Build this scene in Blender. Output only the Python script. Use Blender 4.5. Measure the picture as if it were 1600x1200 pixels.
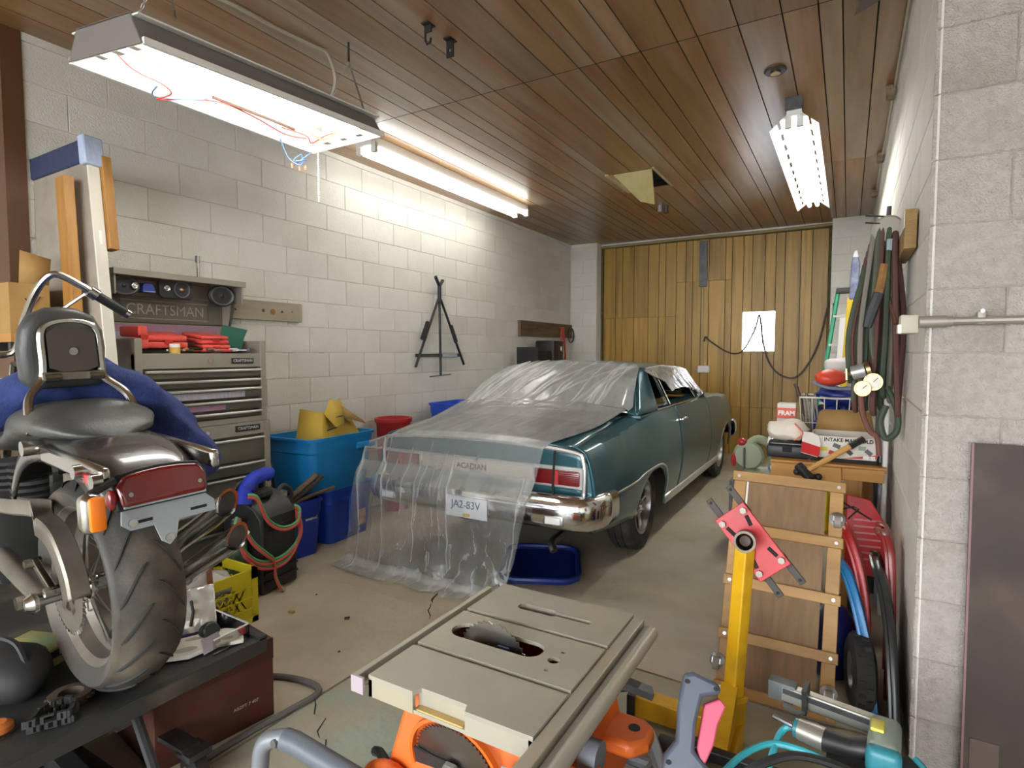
import bpy, bmesh, math, random
from mathutils import Vector, Matrix, Euler, noise
from math import pi, sin, cos, sqrt, radians as R
for _o in list(bpy.data.objects): bpy.data.objects.remove(_o)
sc = bpy.context.scene; COL = sc.collection
random.seed(7)

# ------------------------------------------------------------------ camera, world, exposure
cd = bpy.data.cameras.new('camera'); cam = bpy.data.objects.new('camera', cd); COL.objects.link(cam)
cd.sensor_fit = 'HORIZONTAL'; cd.sensor_width = 36; cd.lens = 36*900/1600; cd.clip_start = .03
cam.location = (0, 0, 1.40); cam.rotation_euler = (pi/2-R(3.116), 0, R(30.22)); sc.camera = cam
w = bpy.data.worlds.new('overcast'); sc.world = w; w.use_nodes = True
bg = w.node_tree.nodes['Background']; bg.inputs[0].default_value = (.92, .96, 1, 1); bg.inputs[1].default_value = 7.6
sc.view_settings.view_transform = 'Standard'; sc.view_settings.look = 'None'
sc.view_settings.gamma = 1; sc.view_settings.use_curve_mapping = False
sc.view_settings.exposure = 0.78
TUBE_POWER = 18.0

# ------------------------------------------------------------------ helpers: materials
def _n(t, k, **i):
    n = t.nodes.new(k)
    for a, v in i.items(): setattr(n, a, v)
    return n
def hexc(c):
    if isinstance(c, str):
        v = [int(c[i:i+2], 16)/255 for i in (0, 2, 4)]
        return tuple(((x/12.92) if x <= .04045 else ((x+.055)/1.055)**2.4) for x in v)
    return c
def M(name, col, rough=.5, metal=0, col2=None, vs=6, st=(1, 1, 1), contrast=.25, bump=0, bs=80, rnd=0, coat=0, spec=.5, emit=None, es=0, alpha=None, dirt=None, ds=3, da=.5):
    m = bpy.data.materials.new(name); m.use_nodes = True; t = m.node_tree; p = t.nodes['Principled BSDF']
    L = t.links.new
    col = hexc(col); p.inputs['Base Color'].default_value = (*col, 1); p.inputs['Roughness'].default_value = rough
    p.inputs['Metallic'].default_value = metal; p.inputs['Coat Weight'].default_value = coat; p.inputs['Specular IOR Level'].default_value = spec
    if coat: p.inputs['Coat Roughness'].default_value = .06
    if emit: p.inputs['Emission Color'].default_value = (*hexc(emit), 1); p.inputs['Emission Strength'].default_value = es
    tc = _n(t, 'ShaderNodeTexCoord'); oi = _n(t, 'ShaderNodeObjectInfo')
    vm = _n(t, 'ShaderNodeVectorMath', operation='MULTIPLY_ADD'); vm.inputs[1].default_value = st
    ofs = _n(t, 'ShaderNodeVectorMath', operation='SCALE'); ofs.inputs[0].default_value = (17, 31, 23)
    L(oi.outputs['Random'], ofs.inputs['Scale']); L(tc.outputs['Object'], vm.inputs[0]); L(ofs.outputs[0], vm.inputs[2])
    src = None
    if col2 is not None:
        nz = _n(t, 'ShaderNodeTexNoise'); nz.inputs['Scale'].default_value = vs; nz.inputs['Detail'].default_value = 5; nz.inputs['Roughness'].default_value = .6
        L(vm.outputs[0], nz.inputs['Vector'])
        mr = _n(t, 'ShaderNodeMapRange'); mr.inputs[1].default_value = .5-contrast; mr.inputs[2].default_value = .5+contrast; L(nz.outputs[0], mr.inputs[0])
        mx = _n(t, 'ShaderNodeMix', data_type='RGBA'); mx.inputs[6].default_value = (*col, 1); mx.inputs[7].default_value = (*hexc(col2), 1)
        L(mr.outputs[0], mx.inputs[0]); src = mx.outputs[2]
    if dirt is not None:
        nz = _n(t, 'ShaderNodeTexNoise'); nz.inputs['Scale'].default_value = ds; nz.inputs['Detail'].default_value = 6
        L(vm.outputs[0], nz.inputs['Vector'])
        mr = _n(t, 'ShaderNodeMapRange'); mr.inputs[1].default_value = .5; mr.inputs[2].default_value = .72; mr.inputs[4].default_value = da; L(nz.outputs[0], mr.inputs[0])
        mx = _n(t, 'ShaderNodeMix', data_type='RGBA'); mx.inputs[7].default_value = (*hexc(dirt), 1); mx.inputs[6].default_value = (*col, 1)
        if src: L(src, mx.inputs[6])
        L(mr.outputs[0], mx.inputs[0]); src = mx.outputs[2]
    if rnd:
        hv = _n(t, 'ShaderNodeHueSaturation'); hv.inputs['Color'].default_value = (*col, 1)
        if src: L(src, hv.inputs['Color'])
        mr = _n(t, 'ShaderNodeMapRange'); mr.inputs[3].default_value = 1-rnd; mr.inputs[4].default_value = 1+rnd
        L(oi.outputs['Random'], mr.inputs[0]); L(mr.outputs[0], hv.inputs['Value']); src = hv.outputs[0]
    if src: L(src, p.inputs['Base Color'])
    if bump:
        nz = _n(t, 'ShaderNodeTexNoise'); nz.inputs['Scale'].default_value = bs; nz.inputs['Detail'].default_value = 4
        L(vm.outputs[0], nz.inputs['Vector'])
        b = _n(t, 'ShaderNodeBump'); b.inputs['Strength'].default_value = bump; b.inputs['Distance'].default_value = .01
        L(nz.outputs[0], b.inputs['Height']); L(b.outputs[0], p.inputs['Normal'])
    if alpha is not None: p.inputs['Alpha'].default_value = alpha
    return m
def glass(name, col=(1, 1, 1), tint=.2, rough=.02):
    m = bpy.data.materials.new(name); m.use_nodes = True; t = m.node_tree; t.nodes.clear(); L = t.links.new
    tr = _n(t, 'ShaderNodeBsdfTransparent'); tr.inputs[0].default_value = (*col, 1)
    gl = _n(t, 'ShaderNodeBsdfGlossy'); gl.inputs['Roughness'].default_value = rough
    fr = _n(t, 'ShaderNodeFresnel'); fr.inputs[0].default_value = 1.5
    mx = _n(t, 'ShaderNodeMixShader'); L(fr.outputs[0], mx.inputs[0]); L(tr.outputs[0], mx.inputs[1]); L(gl.outputs[0], mx.inputs[2])
    o = _n(t, 'ShaderNodeOutputMaterial'); L(mx.outputs[0], o.inputs[0]); return m

# ------------------------------------------------------------------ helpers: geometry
def V(*a): return Vector(a)
def T(x, y, z): return Matrix.Translation((x, y, z))
def RZ(d): return Matrix.Rotation(R(d), 4, 'Z')
def RX(d): return Matrix.Rotation(R(d), 4, 'X')
def RY(d): return Matrix.Rotation(R(d), 4, 'Y')
def frame(o, x, y):
    x = Vector(x).normalized(); y = Vector(y); z = x.cross(y).normalized(); y = z.cross(x)
    return Matrix(((x[0], y[0], z[0], o[0]), (x[1], y[1], z[1], o[1]), (x[2], y[2], z[2], o[2]), (0, 0, 0, 1)))
def sp(pts, n=6, closed=False):
    P = [Vector(p) for p in pts]; out = []; k = len(P)
    rng = range(k) if closed else range(k-1)
    for i in rng:
        if closed: a, b, c, d = P[i-1], P[i], P[(i+1) % k], P[(i+2) % k]
        else: a, b, c, d = P[max(i-1, 0)], P[i], P[i+1], P[min(i+2, k-1)]
        for j in range(n):
            t = j/n
            out.append(.5*((2*b)+(c-a)*t+(2*a-5*b+4*c-d)*t*t+(3*b-a-3*c+d)*t**3))
    if not closed: out.append(P[-1])
    return out
def lerp(a, b, t): return a+(b-a)*t
def itp(x, tab):
    if x <= tab[0][0]: return tab[0][1]
    for (a, u), (b, v) in zip(tab, tab[1:]):
        if x <= b: return lerp(u, v, (x-a)/(b-a))
    return tab[-1][1]
def sst(x, tab):
    if x <= tab[0][0]: return tab[0][1]
    for (a, u), (b, v) in zip(tab, tab[1:]):
        if x <= b:
            t = (x-a)/(b-a); return lerp(u, v, t*t*(3-2*t))
    return tab[-1][1]
class B:
    def __init__(s, m=None): s.v = []; s.f = []; s.m = m or Matrix()
    def add(s, vs, fs, m=None):
        K = s.m @ m if m is not None else s.m; o = len(s.v)
        s.v += [K @ Vector(v) for v in vs]; s.f += [tuple(i+o for i in f) for f in fs]; return s
    def box(s, x0, x1, y0, y1, z0, z1, m=None):
        return s.add([(x0, y0, z0), (x1, y0, z0), (x1, y1, z0), (x0, y1, z0), (x0, y0, z1), (x1, y0, z1), (x1, y1, z1), (x0, y1, z1)],
                     [(0, 3, 2, 1), (4, 5, 6, 7), (0, 1, 5, 4), (1, 2, 6, 5), (2, 3, 7, 6), (3, 0, 4, 7)], m)
    def cb(s, c, d, rot=(0, 0, 0), m=None):
        K = T(*c) @ Euler([R(a) for a in rot]).to_matrix().to_4x4()
        if m is not None: K = m @ K
        return s.box(-d[0]/2, d[0]/2, -d[1]/2, d[1]/2, -d[2]/2, d[2]/2, K)
    def rbox(s, c, d, r, rot=(0, 0, 0), seg=2, m=None):
        bm = bmesh.new(); bmesh.ops.create_cube(bm, size=1)
        for v in bm.verts: v.co = Vector((v.co.x*d[0], v.co.y*d[1], v.co.z*d[2]))
        bmesh.ops.bevel(bm, geom=bm.edges[:], offset=min(r, min(d)*.49), segments=seg, affect='EDGES', profile=.5)
        bm.verts.index_update()
        K = T(*c) @ Euler([R(a) for a in rot]).to_matrix().to_4x4()
        if m is not None: K = m @ K
        s.add([v.co.copy() for v in bm.verts], [tuple(v.index for v in f.verts) for f in bm.faces], K); bm.free(); return s
    def cyl(s, p0, p1, r0, r1=None, n=14, cap=True, m=None):
        return s.tube([p0, p1], [r0, r0 if r1 is None else r1], n, cap=cap, m=m)
    def tube(s, pts, r, n=8, closed=False, cap=True, m=None, flat=None):
        P = [Vector(p) for p in pts]; k = len(P); rr = r if isinstance(r, (list, tuple)) else [r]*k
        tg = []
        for i in range(k):
            if closed: d = P[(i+1) % k]-P[i-1]
            else: d = P[min(i+1, k-1)]-P[max(i-1, 0)]
            tg.append(d.normalized() if d.length > 1e-9 else Vector((0, 0, 1)))
        up = Vector((0, 0, 1)) if abs(tg[0].z) < .9 else Vector((1, 0, 0))
        nrm = (up-tg[0]*up.dot(tg[0])).normalized(); vs = []
        for i in range(k):
            nrm = (nrm-tg[i]*nrm.dot(tg[i]))
            nrm = nrm.normalized() if nrm.length > 1e-6 else tg[i].orthogonal().normalized()
            bn = tg[i].cross(nrm)
            for j in range(n):
                a = 2*pi*j/n; vs.append(P[i]+rr[i]*(nrm*cos(a)*(flat or 1)+bn*sin(a)))
        fs = []
        for i in range(k if closed else k-1):
            for j in range(n):
                a = i*n+j; b = i*n+(j+1) % n; c = ((i+1) % k)*n+(j+1) % n; d = ((i+1) % k)*n+j; fs.append((a, b, c, d))
        if cap and not closed: fs.append(tuple(range(n-1, -1, -1))); fs.append(tuple((k-1)*n+j for j in range(n)))
        return s.add(vs, fs, m)
    def lathe(s, prof, n=24, m=None, arc=2*pi, cap=False):
        vs = []; fs = []; k = len(prof); full = abs(arc-2*pi) < 1e-6; c = n if full else n+1
        for j in range(c):
            a = arc*j/n
            for r, h in prof: vs.append((r*cos(a), r*sin(a), h))
        for j in range(n):
            j2 = (j+1) % c
            for i in range(k-1): fs.append((j*k+i, j2*k+i, j2*k+i+1, j*k+i+1))
        if cap and full:
            fs.append(tuple(j*k for j in range(c-1, -1, -1))); fs.append(tuple(j*k+k-1 for j in range(c)))
        return s.add(vs, fs, m)
    def prism(s, poly, h, m=None, h0=0):
        n = len(poly); vs = [(x, y, h0) for x, y in poly]+[(x, y, h) for x, y in poly]
        fs = [tuple(range(n-1, -1, -1)), tuple(range(n, 2*n))]+[(i, (i+1) % n, n+(i+1) % n, n+i) for i in range(n)]
        return s.add(vs, fs, m)
    def sph(s, c, r, n=14, k=8, m=None):
        r = (r, r, r) if not isinstance(r, (tuple, list)) else r; vs = []; fs = []
        for i in range(k+1):
            a = pi*i/k
            for j in range(n):
                b = 2*pi*j/n; vs.append((c[0]+r[0]*sin(a)*cos(b), c[1]+r[1]*sin(a)*sin(b), c[2]+r[2]*cos(a)))
        for i in range(k):
            for j in range(n):
                q = [i*n+j, (i+1)*n+j, (i+1)*n+(j+1) % n, i*n+(j+1) % n]
                if i == 0: q = [i*n, (i+1)*n+j, (i+1)*n+(j+1) % n]
                elif i == k-1: q = [i*n+j, (i+1)*n, i*n+(j+1) % n]
                fs.append(tuple(q))
        return s.add(vs, fs, m)
    def grid(s, fn, nu, nv, m=None, flip=False, closeu=False):
        cu = nu if closeu else nu+1
        vs = [fn(i/nu, j/nv) for i in range(cu) for j in range(nv+1)]; fs = []
        for i in range(nu):
            for j in range(nv):
                a, b, c, d = i*(nv+1)+j, ((i+1) % cu)*(nv+1)+j, ((i+1) % cu)*(nv+1)+j+1, i*(nv+1)+j+1
                fs.append((a, d, c, b) if flip else (a, b, c, d))
        return s.add(vs, fs, m)
    def build(s, name, mat, par=None, sm=35, bev=0, solid=0, sub=0, off=-1, label=None, seg=2):
        xs = [v.x for v in s.v]; ys = [v.y for v in s.v]; zs = [v.z for v in s.v]
        c = Vector(((min(xs)+max(xs))/2, (min(ys)+max(ys))/2, min(zs)))
        me = bpy.data.meshes.new(name); me.from_pydata([v-c for v in s.v], [], s.f); me.validate()
        bm = bmesh.new(); bm.from_mesh(me); bmesh.ops.recalc_face_normals(bm, faces=bm.faces[:]) if solid == 0 else None; bm.to_mesh(me); bm.free()
        me.materials.append(mat); o = bpy.data.objects.new(name, me); COL.objects.link(o)
        if sm:
            for p in me.polygons: p.use_smooth = True
            me.set_sharp_from_angle(angle=R(sm))
        place(o, c, par)
        if sub: md = o.modifiers.new('sub', 'SUBSURF'); md.levels = md.render_levels = sub
        if solid: md = o.modifiers.new('sol', 'SOLIDIFY'); md.thickness = solid; md.offset = off
        if bev: md = o.modifiers.new('bev', 'BEVEL'); md.width = bev; md.segments = seg; md.limit_method = 'ANGLE'; md.angle_limit = R(40)
        if label: o['label'] = label
        return o
WLOC = {}
def place(o, c, par=None):
    WLOC[o.name] = Vector(c)
    if par is not None: o.parent = par; o.location = Vector(c)-WLOC[par.name]
    else: o.location = c
def tag(o, label, cat=None, group=None, kind=None):
    o['label'] = label
    if cat: o['category'] = cat
    if group: o['group'] = group
    if kind: o['kind'] = kind
    return o
def thing(name, label, cat, loc, group=None):
    o = bpy.data.objects.new(name, None); COL.objects.link(o); o.empty_display_size = .1
    place(o, loc); return tag(o, label, cat, group)
def struct(o): o['kind'] = 'structure'; return o
def piece(name, me, loc, par, rot=None):
    o = bpy.data.objects.new(name, me); COL.objects.link(o); place(o, loc, par)
    if rot: o.rotation_euler = rot
    return o
def rawmesh(b, name, mat):
    me = bpy.data.meshes.new(name); me.from_pydata(b.v, [], b.f); me.materials.append(mat); return me
def text(name, body, size, m, mat, par, ext=.0015, align='CENTER', sx=1, bold=0):
    cu = bpy.data.curves.new(name, 'FONT'); cu.body = body; cu.size = size; cu.extrude = ext; cu.align_x = align; cu.align_y = 'CENTER'; cu.offset = bold; cu.resolution_u = 3
    o = bpy.data.objects.new(name+'_c', cu); COL.objects.link(o)
    me = bpy.data.meshes.new_from_object(o.evaluated_get(bpy.context.evaluated_depsgraph_get()))
    bpy.data.objects.remove(o)
    b = B(m); b.add([(v.co.x*sx, v.co.y, v.co.z) for v in me.vertices], [tuple(p.vertices) for p in me.polygons])
    return b.build(name, mat, par, sm=0)
def crumple(b, amp, sc_=8, seed=0):
    for i, v in enumerate(b.v):
        b.v[i] = v+noise.noise_vector(v*sc_+Vector((seed, seed*2, 0)))*amp
    return b
def circ(n, r, cx=0, cy=0, a0=0, a1=2*pi, close=True):
    return [(cx+r*cos(a0+(a1-a0)*i/(n if close else n-1)), cy+r*sin(a0+(a1-a0)*i/(n if close else n-1))) for i in range(n)]

# ------------------------------------------------------------------ shared materials
CHROME = M('chrome', (.82, .82, .82), .12, 1, dirt=(.42, .38, .33), ds=9, da=.4)
STEEL = M('steel', (.5, .5, .5), .35, 1, col2=(.3, .3, .3), vs=20)
DSTEEL = M('dark_steel', (.12, .12, .12), .45, .8, col2=(.05, .05, .05), vs=12)
BLACK = M('black_plastic', (.012, .012, .013), .45, dirt=(.05, .048, .045), da=.5)
BLACKM = M('black_matte', (.015, .014, .013), .8)
RUBBER = M('rubber', (.02, .019, .018), .75, dirt=(.12, .10, .075), ds=6, da=.5)
WHITEP = M('white_plastic', (.75, .74, .70), .5)
BRASS = M('brass', (.45, .33, .15), .35, 1)
WOOD = M('wood_pine', 'b98845', .55, col2='8f5f28', vs=4, st=(1, 1, 1), bump=.15, rnd=.06)
WOODX = M('wood_x', 'bd8c48', .5, col2='a06e30', vs=7, st=(.15, 3, 3), bump=.1)
WOODY = M('wood_y', 'b5843e', .5, col2='8a5a22', vs=7, st=(3, .15, 3), bump=.1)
WOODZ = M('wood_z', 'b5843e', .5, col2='8a5a22', vs=7, st=(3, 3, .15), bump=.1)
CARD = M('cardboard', 'a8844f', .8, col2='94723f', vs=5)
RED = M('red_paint', 'c01a20', .4, dirt='6a1010', ds=5, da=.5)
# ------------------------------------------------------------------ the room
XL, XR, YB, ZC, YP = -3.70, .215, 8.15, 3.04, 2.25
PAINT = M('painted_block', 'dddbd3', .62, col2='d3d0c6', vs=3, bump=.5, bs=110, dirt='b9b2a2', ds=1.6, da=.35, rnd=.018)
MORTAR = M('mortar', 'd4d1c8', .8, bump=.3)
RAWB = M('raw_block', 'b9b4ac', .85, col2='a39c92', vs=40, bump=1.0, bs=160, dirt='8a8073', ds=2.5, da=.55, rnd=.05)
CONC = M('concrete', 'bab09b', .62, col2='978b74', vs=1.6, bump=.25, bs=30, dirt='bdb8ac', ds=1.1, da=.7)
CONC2 = M('concrete_painted', 'a59c88', .6, col2='8b8370', vs=2.0, bump=.25, bs=30, dirt='86a094', ds=2.6, da=.75)
GAP = M('joint_dirt', (.02, .018, .015), .9)
fl = struct(B().box(-5.2, 2.7, -3.6, 9.2, -.2, -.03).build('floor', GAP, sm=0))
tag(fl, 'stained concrete garage floor with cracked joints')
def jag(p, q, n, a, seed):
    rr = random.Random(seed); return [(lerp(p[0], q[0], i/n)+(rr.uniform(-a, a) if 0 < i < n else 0), lerp(p[1], q[1], i/n)+(rr.uniform(-a, a) if 0 < i < n else 0)) for i in range(n+1)]
g = .007
s1 = jag((-2.02, -3.6), (-1.80, 2.43), 60, .006, 1)
s2 = jag((-1.80, 2.43), (2.7, 2.40), 40, .006, 2)
s3 = jag((-5.2, 2.50), (-1.80, 2.43), 20, .004, 3)
B().prism([(x+g, y) for x, y in s1[:-1]]+[(s1[-1][0]+g, s1[-1][1]-g)]+[(x, y-g) for x, y in s2[1:]]+[(2.7, -3.6)], 0, h0=-.03).build('floor_slab', CONC2, fl, sm=0)
B().prism([(x-g, y) for x, y in s1[:-1]]+[(s1[-1][0]-g, s1[-1][1]-.001)]+[(x, y-.001) for x, y in s3[::-1][1:]]+[(-5.2, -3.6)], 0, h0=-.03).build('floor_slab', CONC, fl, sm=0)
B().prism([(x, y+.001) for x, y in s3]+[(x, y+g) for x, y in s2[1:]]+[(2.7, 9.2), (-5.2, 9.2)], 0, h0=-.03).build('floor_slab', CONC, fl, sm=0)
rr = random.Random(5)
def crack(pts, w):
    v = []; n = len(pts)
    for i, (x, y) in enumerate(pts):
        ww = w*rr.uniform(.4, 1)*(0.2 if i in (0, n-1) else 1); v += [(x-ww, y-ww*.3, .0012), (x+ww, y+ww*.3, .0012)]
    B().add(v, [(2*i, 2*i+1, 2*i+3, 2*i+2) for i in range(n-1)]).build('floor_crack', GAP, fl, sm=0)
crack(jag((-2.11, 2.80), (-1.97, 2.50), 10, .012, 8), .007)
crack(jag((-1.98, 2.50), (-1.86, 2.33), 6, .015, 9), .005)
crack(jag((-1.84, 1.56), (-1.45, 1.28), 9, .03, 10), .004)
crack(jag((-.42, 2.42), (-.40, 2.62), 5, .01, 11), .005)

# concrete block walls: a mortar backing and every block a piece of its own
CH, BL = .2, .4
def block_mesh(L, H, D, nm, mat, bev=.003):
    b = B(); b.box(-L/2, L/2, -D, 0, 0, H)
    # bevelled face: front face inset
    b = B(); a, c = L/2, H
    b.add([(-a, 0, 0), (a, 0, 0), (a, 0, c), (-a, 0, c), (-a, -D+bev, 0), (a, -D+bev, 0), (a, -D+bev, c), (-a, -D+bev, c),
           (-a+bev, -D, bev), (a-bev, -D, bev), (a-bev, -D, c-bev), (-a+bev, -D, c-bev)],
          [(0, 1, 5, 4), (1, 2, 6, 5), (2, 3, 7, 6), (3, 0, 4, 7), (4, 5, 9, 8), (5, 6, 10, 9), (6, 7, 11, 10), (7, 4, 8, 11), (8, 9, 10, 11)])
    return rawmesh(b, nm, mat)
def block_wall(par, o, ux, L, rz, mat, z1=3.0, D=.006, phase=0, j=.003):
    # o: start point on backing face, ux: direction along the wall, rz: rotation so that local -Y faces the room
    cache = {}; ux = Vector(ux)
    for r in range(int(round(z1/CH))):
        s = -(BL/2 if (r+phase) % 2 else 0)
        while s < L-.01:
            a, b_ = max(s, 0), min(s+BL, L); s += BL
            if b_-a < .03: continue
            k = round(b_-a-j, 4)
            if k not in cache: cache[k] = block_mesh(k, CH-j, D, 'block', mat)
            c = Vector(o)+ux*(a+b_)/2; c.z = r*CH+j/2
            piece('block', cache[k], c, par, (0, 0, R(rz)))
wl = struct(B().box(XL-.25, XL-.012, 1.36, YB+.6, 0, ZC).build('wall_left', MORTAR, sm=0)); tag(wl, 'white painted concrete block wall behind the tool chest')
block_wall(wl, (XL-.012, 1.36, 0), (0, 1, 0), YB-1.36, 90, PAINT)
B().box(XL-.25, XL+.004, 1.27, 1.36, 0, ZC).build('door_post', M('brown_trim', '5a3b22', .5), wl, sm=0)
B().box(XL-.1, XL+.001, 1.36, YB, 3.0, ZC).build('top_course', PAINT, wl, sm=0)
wr = struct(B().box(XR+.012, 1.75, YP+.012, YB+.6, 0, ZC).build('wall_right', MORTAR, sm=0)); tag(wr, 'white painted block wall and rough grey block pillar end')
block_wall(wr, (XR+.012, YB, 0), (0, -1, 0), YB-YP, -90, PAINT, phase=1)
block_wall(wr, (XR-.006, YP+.012, 0), (1, 0, 0), 1.55, 0, RAWB)
B().box(XR+.004, 1.75, YP+.0118, YP+.05, 0, ZC).build('pillar_core', M('raw_mortar', 'a39c92', .9, bump=.5), wr, sm=0)
B().box(XR-.001, XR+.1, YP, YB, 3.0, ZC).build('top_course', PAINT, wr, sm=0); B().box(XR, 1.7, YP-.001, YP+.1, 3.0, ZC).build('top_course', RAWB, wr, sm=0)
XD0, XD1, YD = -3.28, -.21, 8.36
wb = struct(B().box(XL-.2, XD0-.004, YB+.012, YB+.5, 0, ZC).box(XD1+.004, XR+.2, YB+.012, YB+.5, 0, ZC).box(XD0-.01, XD1+.01, YB+.2, YB+.5, 3.0, ZC).build('wall_back', PAINT, sm=0)); tag(wb, 'white block returns either side of the plank door')
block_wall(wb, (XL, YB+.012, 0), (1, 0, 0), XD0-XL-.004, 0, PAINT); block_wall(wb, (XD1+.004, YB+.012, 0), (1, 0, 0), XR-XD1-.004, 0, PAINT)
wn = struct(B().box(2.5, 2.7, -3.6, YP, 0, ZC).box(1.75, 2.7, YP, YP+.2, 0, ZC).build('wall_near_right', PAINT, sm=0)); tag(wn, 'plain white wall of the near bay')
wo = struct(B().box(-5.2, -5.0, -3.6, 1.5, 0, ZC).box(-5.2, XL-.25, 1.36, 1.5, 0, ZC).build('wall_near_left', PAINT, sm=0)); tag(wo, 'plain white wall of the side passage')
wf = struct(B().box(-5.2, -4.3, -3.8, -3.6, 0, ZC).box(1.8, 2.7, -3.8, -3.6, 0, ZC).box(-5.2, 2.7, -3.8, -3.6, 2.75, ZC).build('wall_front', PAINT, sm=0)); tag(wf, 'front wall with the open garage doorway')
gr = struct(B().box(-14, 12, -16, -3.8, -.25, -.05).build('ground_outside', M('asphalt', (.18, .18, .18), .9), sm=0)); tag(gr, 'asphalt apron outside the open doorway')

# ceiling: planks of uneven width laid as sheets
PLANK = M('ceiling_plank', '9c7a54', .30, col2='7f5a35', vs=5, st=(2.5, .22, 1), contrast=.2, dirt='a6998a', ds=1.3, da=.85, rnd=.13, bump=.05, bs=20)
ce = struct(B().box(-5.2, 2.7, -3.6, YB+.5, ZC+.075, ZC+.2).box(-5.2, -1.97, -3.6, YB+.5, ZC+.012, ZC+.08).box(-1.54, 2.7, -3.6, YB+.5, ZC+.012, ZC+.08).box(-1.98, -1.53, -3.6, 5.13, ZC+.012, ZC+.08).box(-1.98, -1.53, 5.77, YB+.5, ZC+.012, ZC+.08).build('ceiling', GAP, sm=0)); tag(ce, 'brown wood plank ceiling with dark grooves')
gx = [-5.2, -4.9, -4.6, -4.3, -4.0, -3.72, -3.52, -3.35, -3.18, -3.027, -2.789, -2.634, -2.524, -2.373, -2.262, -2.062, -1.961, -1.75, -1.547, -1.387, -1.284, -1.129, -1.024, -.823, -.722, -.522, -.321, -.166, -.066, .081, .215, .40, .62, .81, 1.02, 1.21, 1.45, 1.63, 1.84, 2.05, 2.28, 2.5, 2.7]
for a, b_ in zip(gx, gx[1:]):
    segs = [(-3.6, -1.75), (-1.75, .70), (.70, 3.15), (3.15, 5.76), (5.76, YD+.05)]
    if a >= .2 or b_ <= -3.7: segs = [(-3.6, -1.75), (-1.75, .70), (.70, YP if a > 0 else 1.36)]
    for y0, y1 in segs:
        if -1.97 < a < -1.6 and y0 == 3.15: y1 = 5.14
        B().box(a+.0035, b_-.0035, y0+.001, y1-.001, ZC, ZC+.012).build('ceiling_plank', PLANK, ce, sm=0)
struct(tag(B().box(XL, XR, 3.147, 3.153, ZC-.0005, ZC+.002).build('trim_1', GAP, sm=0), 'dark sheet seam across the ceiling'))
# ceiling edge bead above right wall, with clips of conduit
# ------------------------------------------------------------------ plank door at the back
DW = M('door_wood', 'b8923f', .42, col2='96702c', vs=4, st=(4, 4, .18), contrast=.3, dirt='5a3f1c', ds=2.8, da=.75, rnd=.16, bump=.08, bs=20)
door = struct(thing('door_1', 'tall plank garage door with a small bright window', 'door', ((XD0+XD1)/2, YD, 0))); del door['category']
gxd = [XD0+.03, -3.058, -2.952, -2.774, -2.556, -2.40, -2.302, -2.15, -2.015, -1.921, -1.803, -1.699, -1.482, -1.395, -1.25, -1.138, -.983, -.85, -.74, -.559, -.426, -.243]
for a, b_ in zip(gxd, gxd[1:]):
    zs = [0, 2.97]
    if b_ < -2.1: zs = [0, 1.92, 2.97]
    elif b_ < -1.39: zs = [0, 2.40, 2.97]
    elif b_ < -.7: zs = [0, .66, 2.97]
    if -1.26 < a and b_ < -.84: zs = [0, .66, 1.42, None, 1.95, 2.97]
    for z0, z1 in zip(zs, zs[1:]):
        if z0 is None or z1 is None: continue
        B().box(a+.004, b_-.004, YD+.002*random.random(), YD+.03, z0+.002, z1-.002).build('board', DW, door, sm=0)
B().box(XD0, -1.25, YD+.03, YD+.05, 0, 2.99).box(-.85, XD1, YD+.03, YD+.05, 0, 2.99).box(-1.25, -.85, YD+.03, YD+.05, 0, 1.42).box(-1.25, -.85, YD+.03, YD+.05, 1.95, 2.99).build('backing', GAP, door, sm=0)
DF = M('mossy_frame', '6a5a2e', .8, col2='3d3a1a', vs=18, bump=.4)
B().box(XD0, XD0+.03, YD-.03, YD+.05, 0, 3.0).box(XD1-.03, XD1, YD-.03, YD+.05, 0, 3.0).box(XD0, XD1, YD-.02, YD+.05, 2.97, 3.0).build('frame', DF, door, sm=0)
B().tube(sp([(XD0, YD-.05, 2.985), (-2.6, YD-.06, 2.99), (-1.8, YD-.05, 3.0), (-1.0, YD-.055, 2.99), (XD1, YD-.05, 3.0)]), .018, 6).build('head_seal', M('seal', '9a8a62', .8, bump=.4), door)
B().box(-1.83, -1.72, YD-.02, YD+.002, 2.32, 2.95).build('strap', DSTEEL, door, sm=0, bev=.004)
win = struct(thing('window_1', 'small bright window in the plank door', 'window', (-1.05, YD, 1.42))); del win['category']
B().box(-1.25, -.85, YD+.028, YD+.032, 1.42, 1.95).build('pane', glass('window_glass', (.97, .98, 1)), win, sm=0)
for x in (-1.10, -1.0): B().box(x-.005, x+.005, YD+.02, YD+.028, 1.42, 1.95).build('bar', DSTEEL, win, sm=0)
cnd = thing('door_conduit', 'grey painted conduit with switch box on the plank door', 'conduit', (-1.77, YD-.02, 1.1))
B().tube([(-1.775, YD-.012, 2.30), (-1.765, YD-.012, 1.2)], .012, 8).build('pipe', M('conduit_paint', 'a89c78', .5), cnd)
B().rbox((-1.74, YD-.03, 1.17), (.16, .06, .1), .01).build('switch_box', WHITEP, cnd)
B().rbox((-1.82, YD-.028, 1.15), (.05, .055, .06), .01).build('connector', STEEL, cnd)
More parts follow.
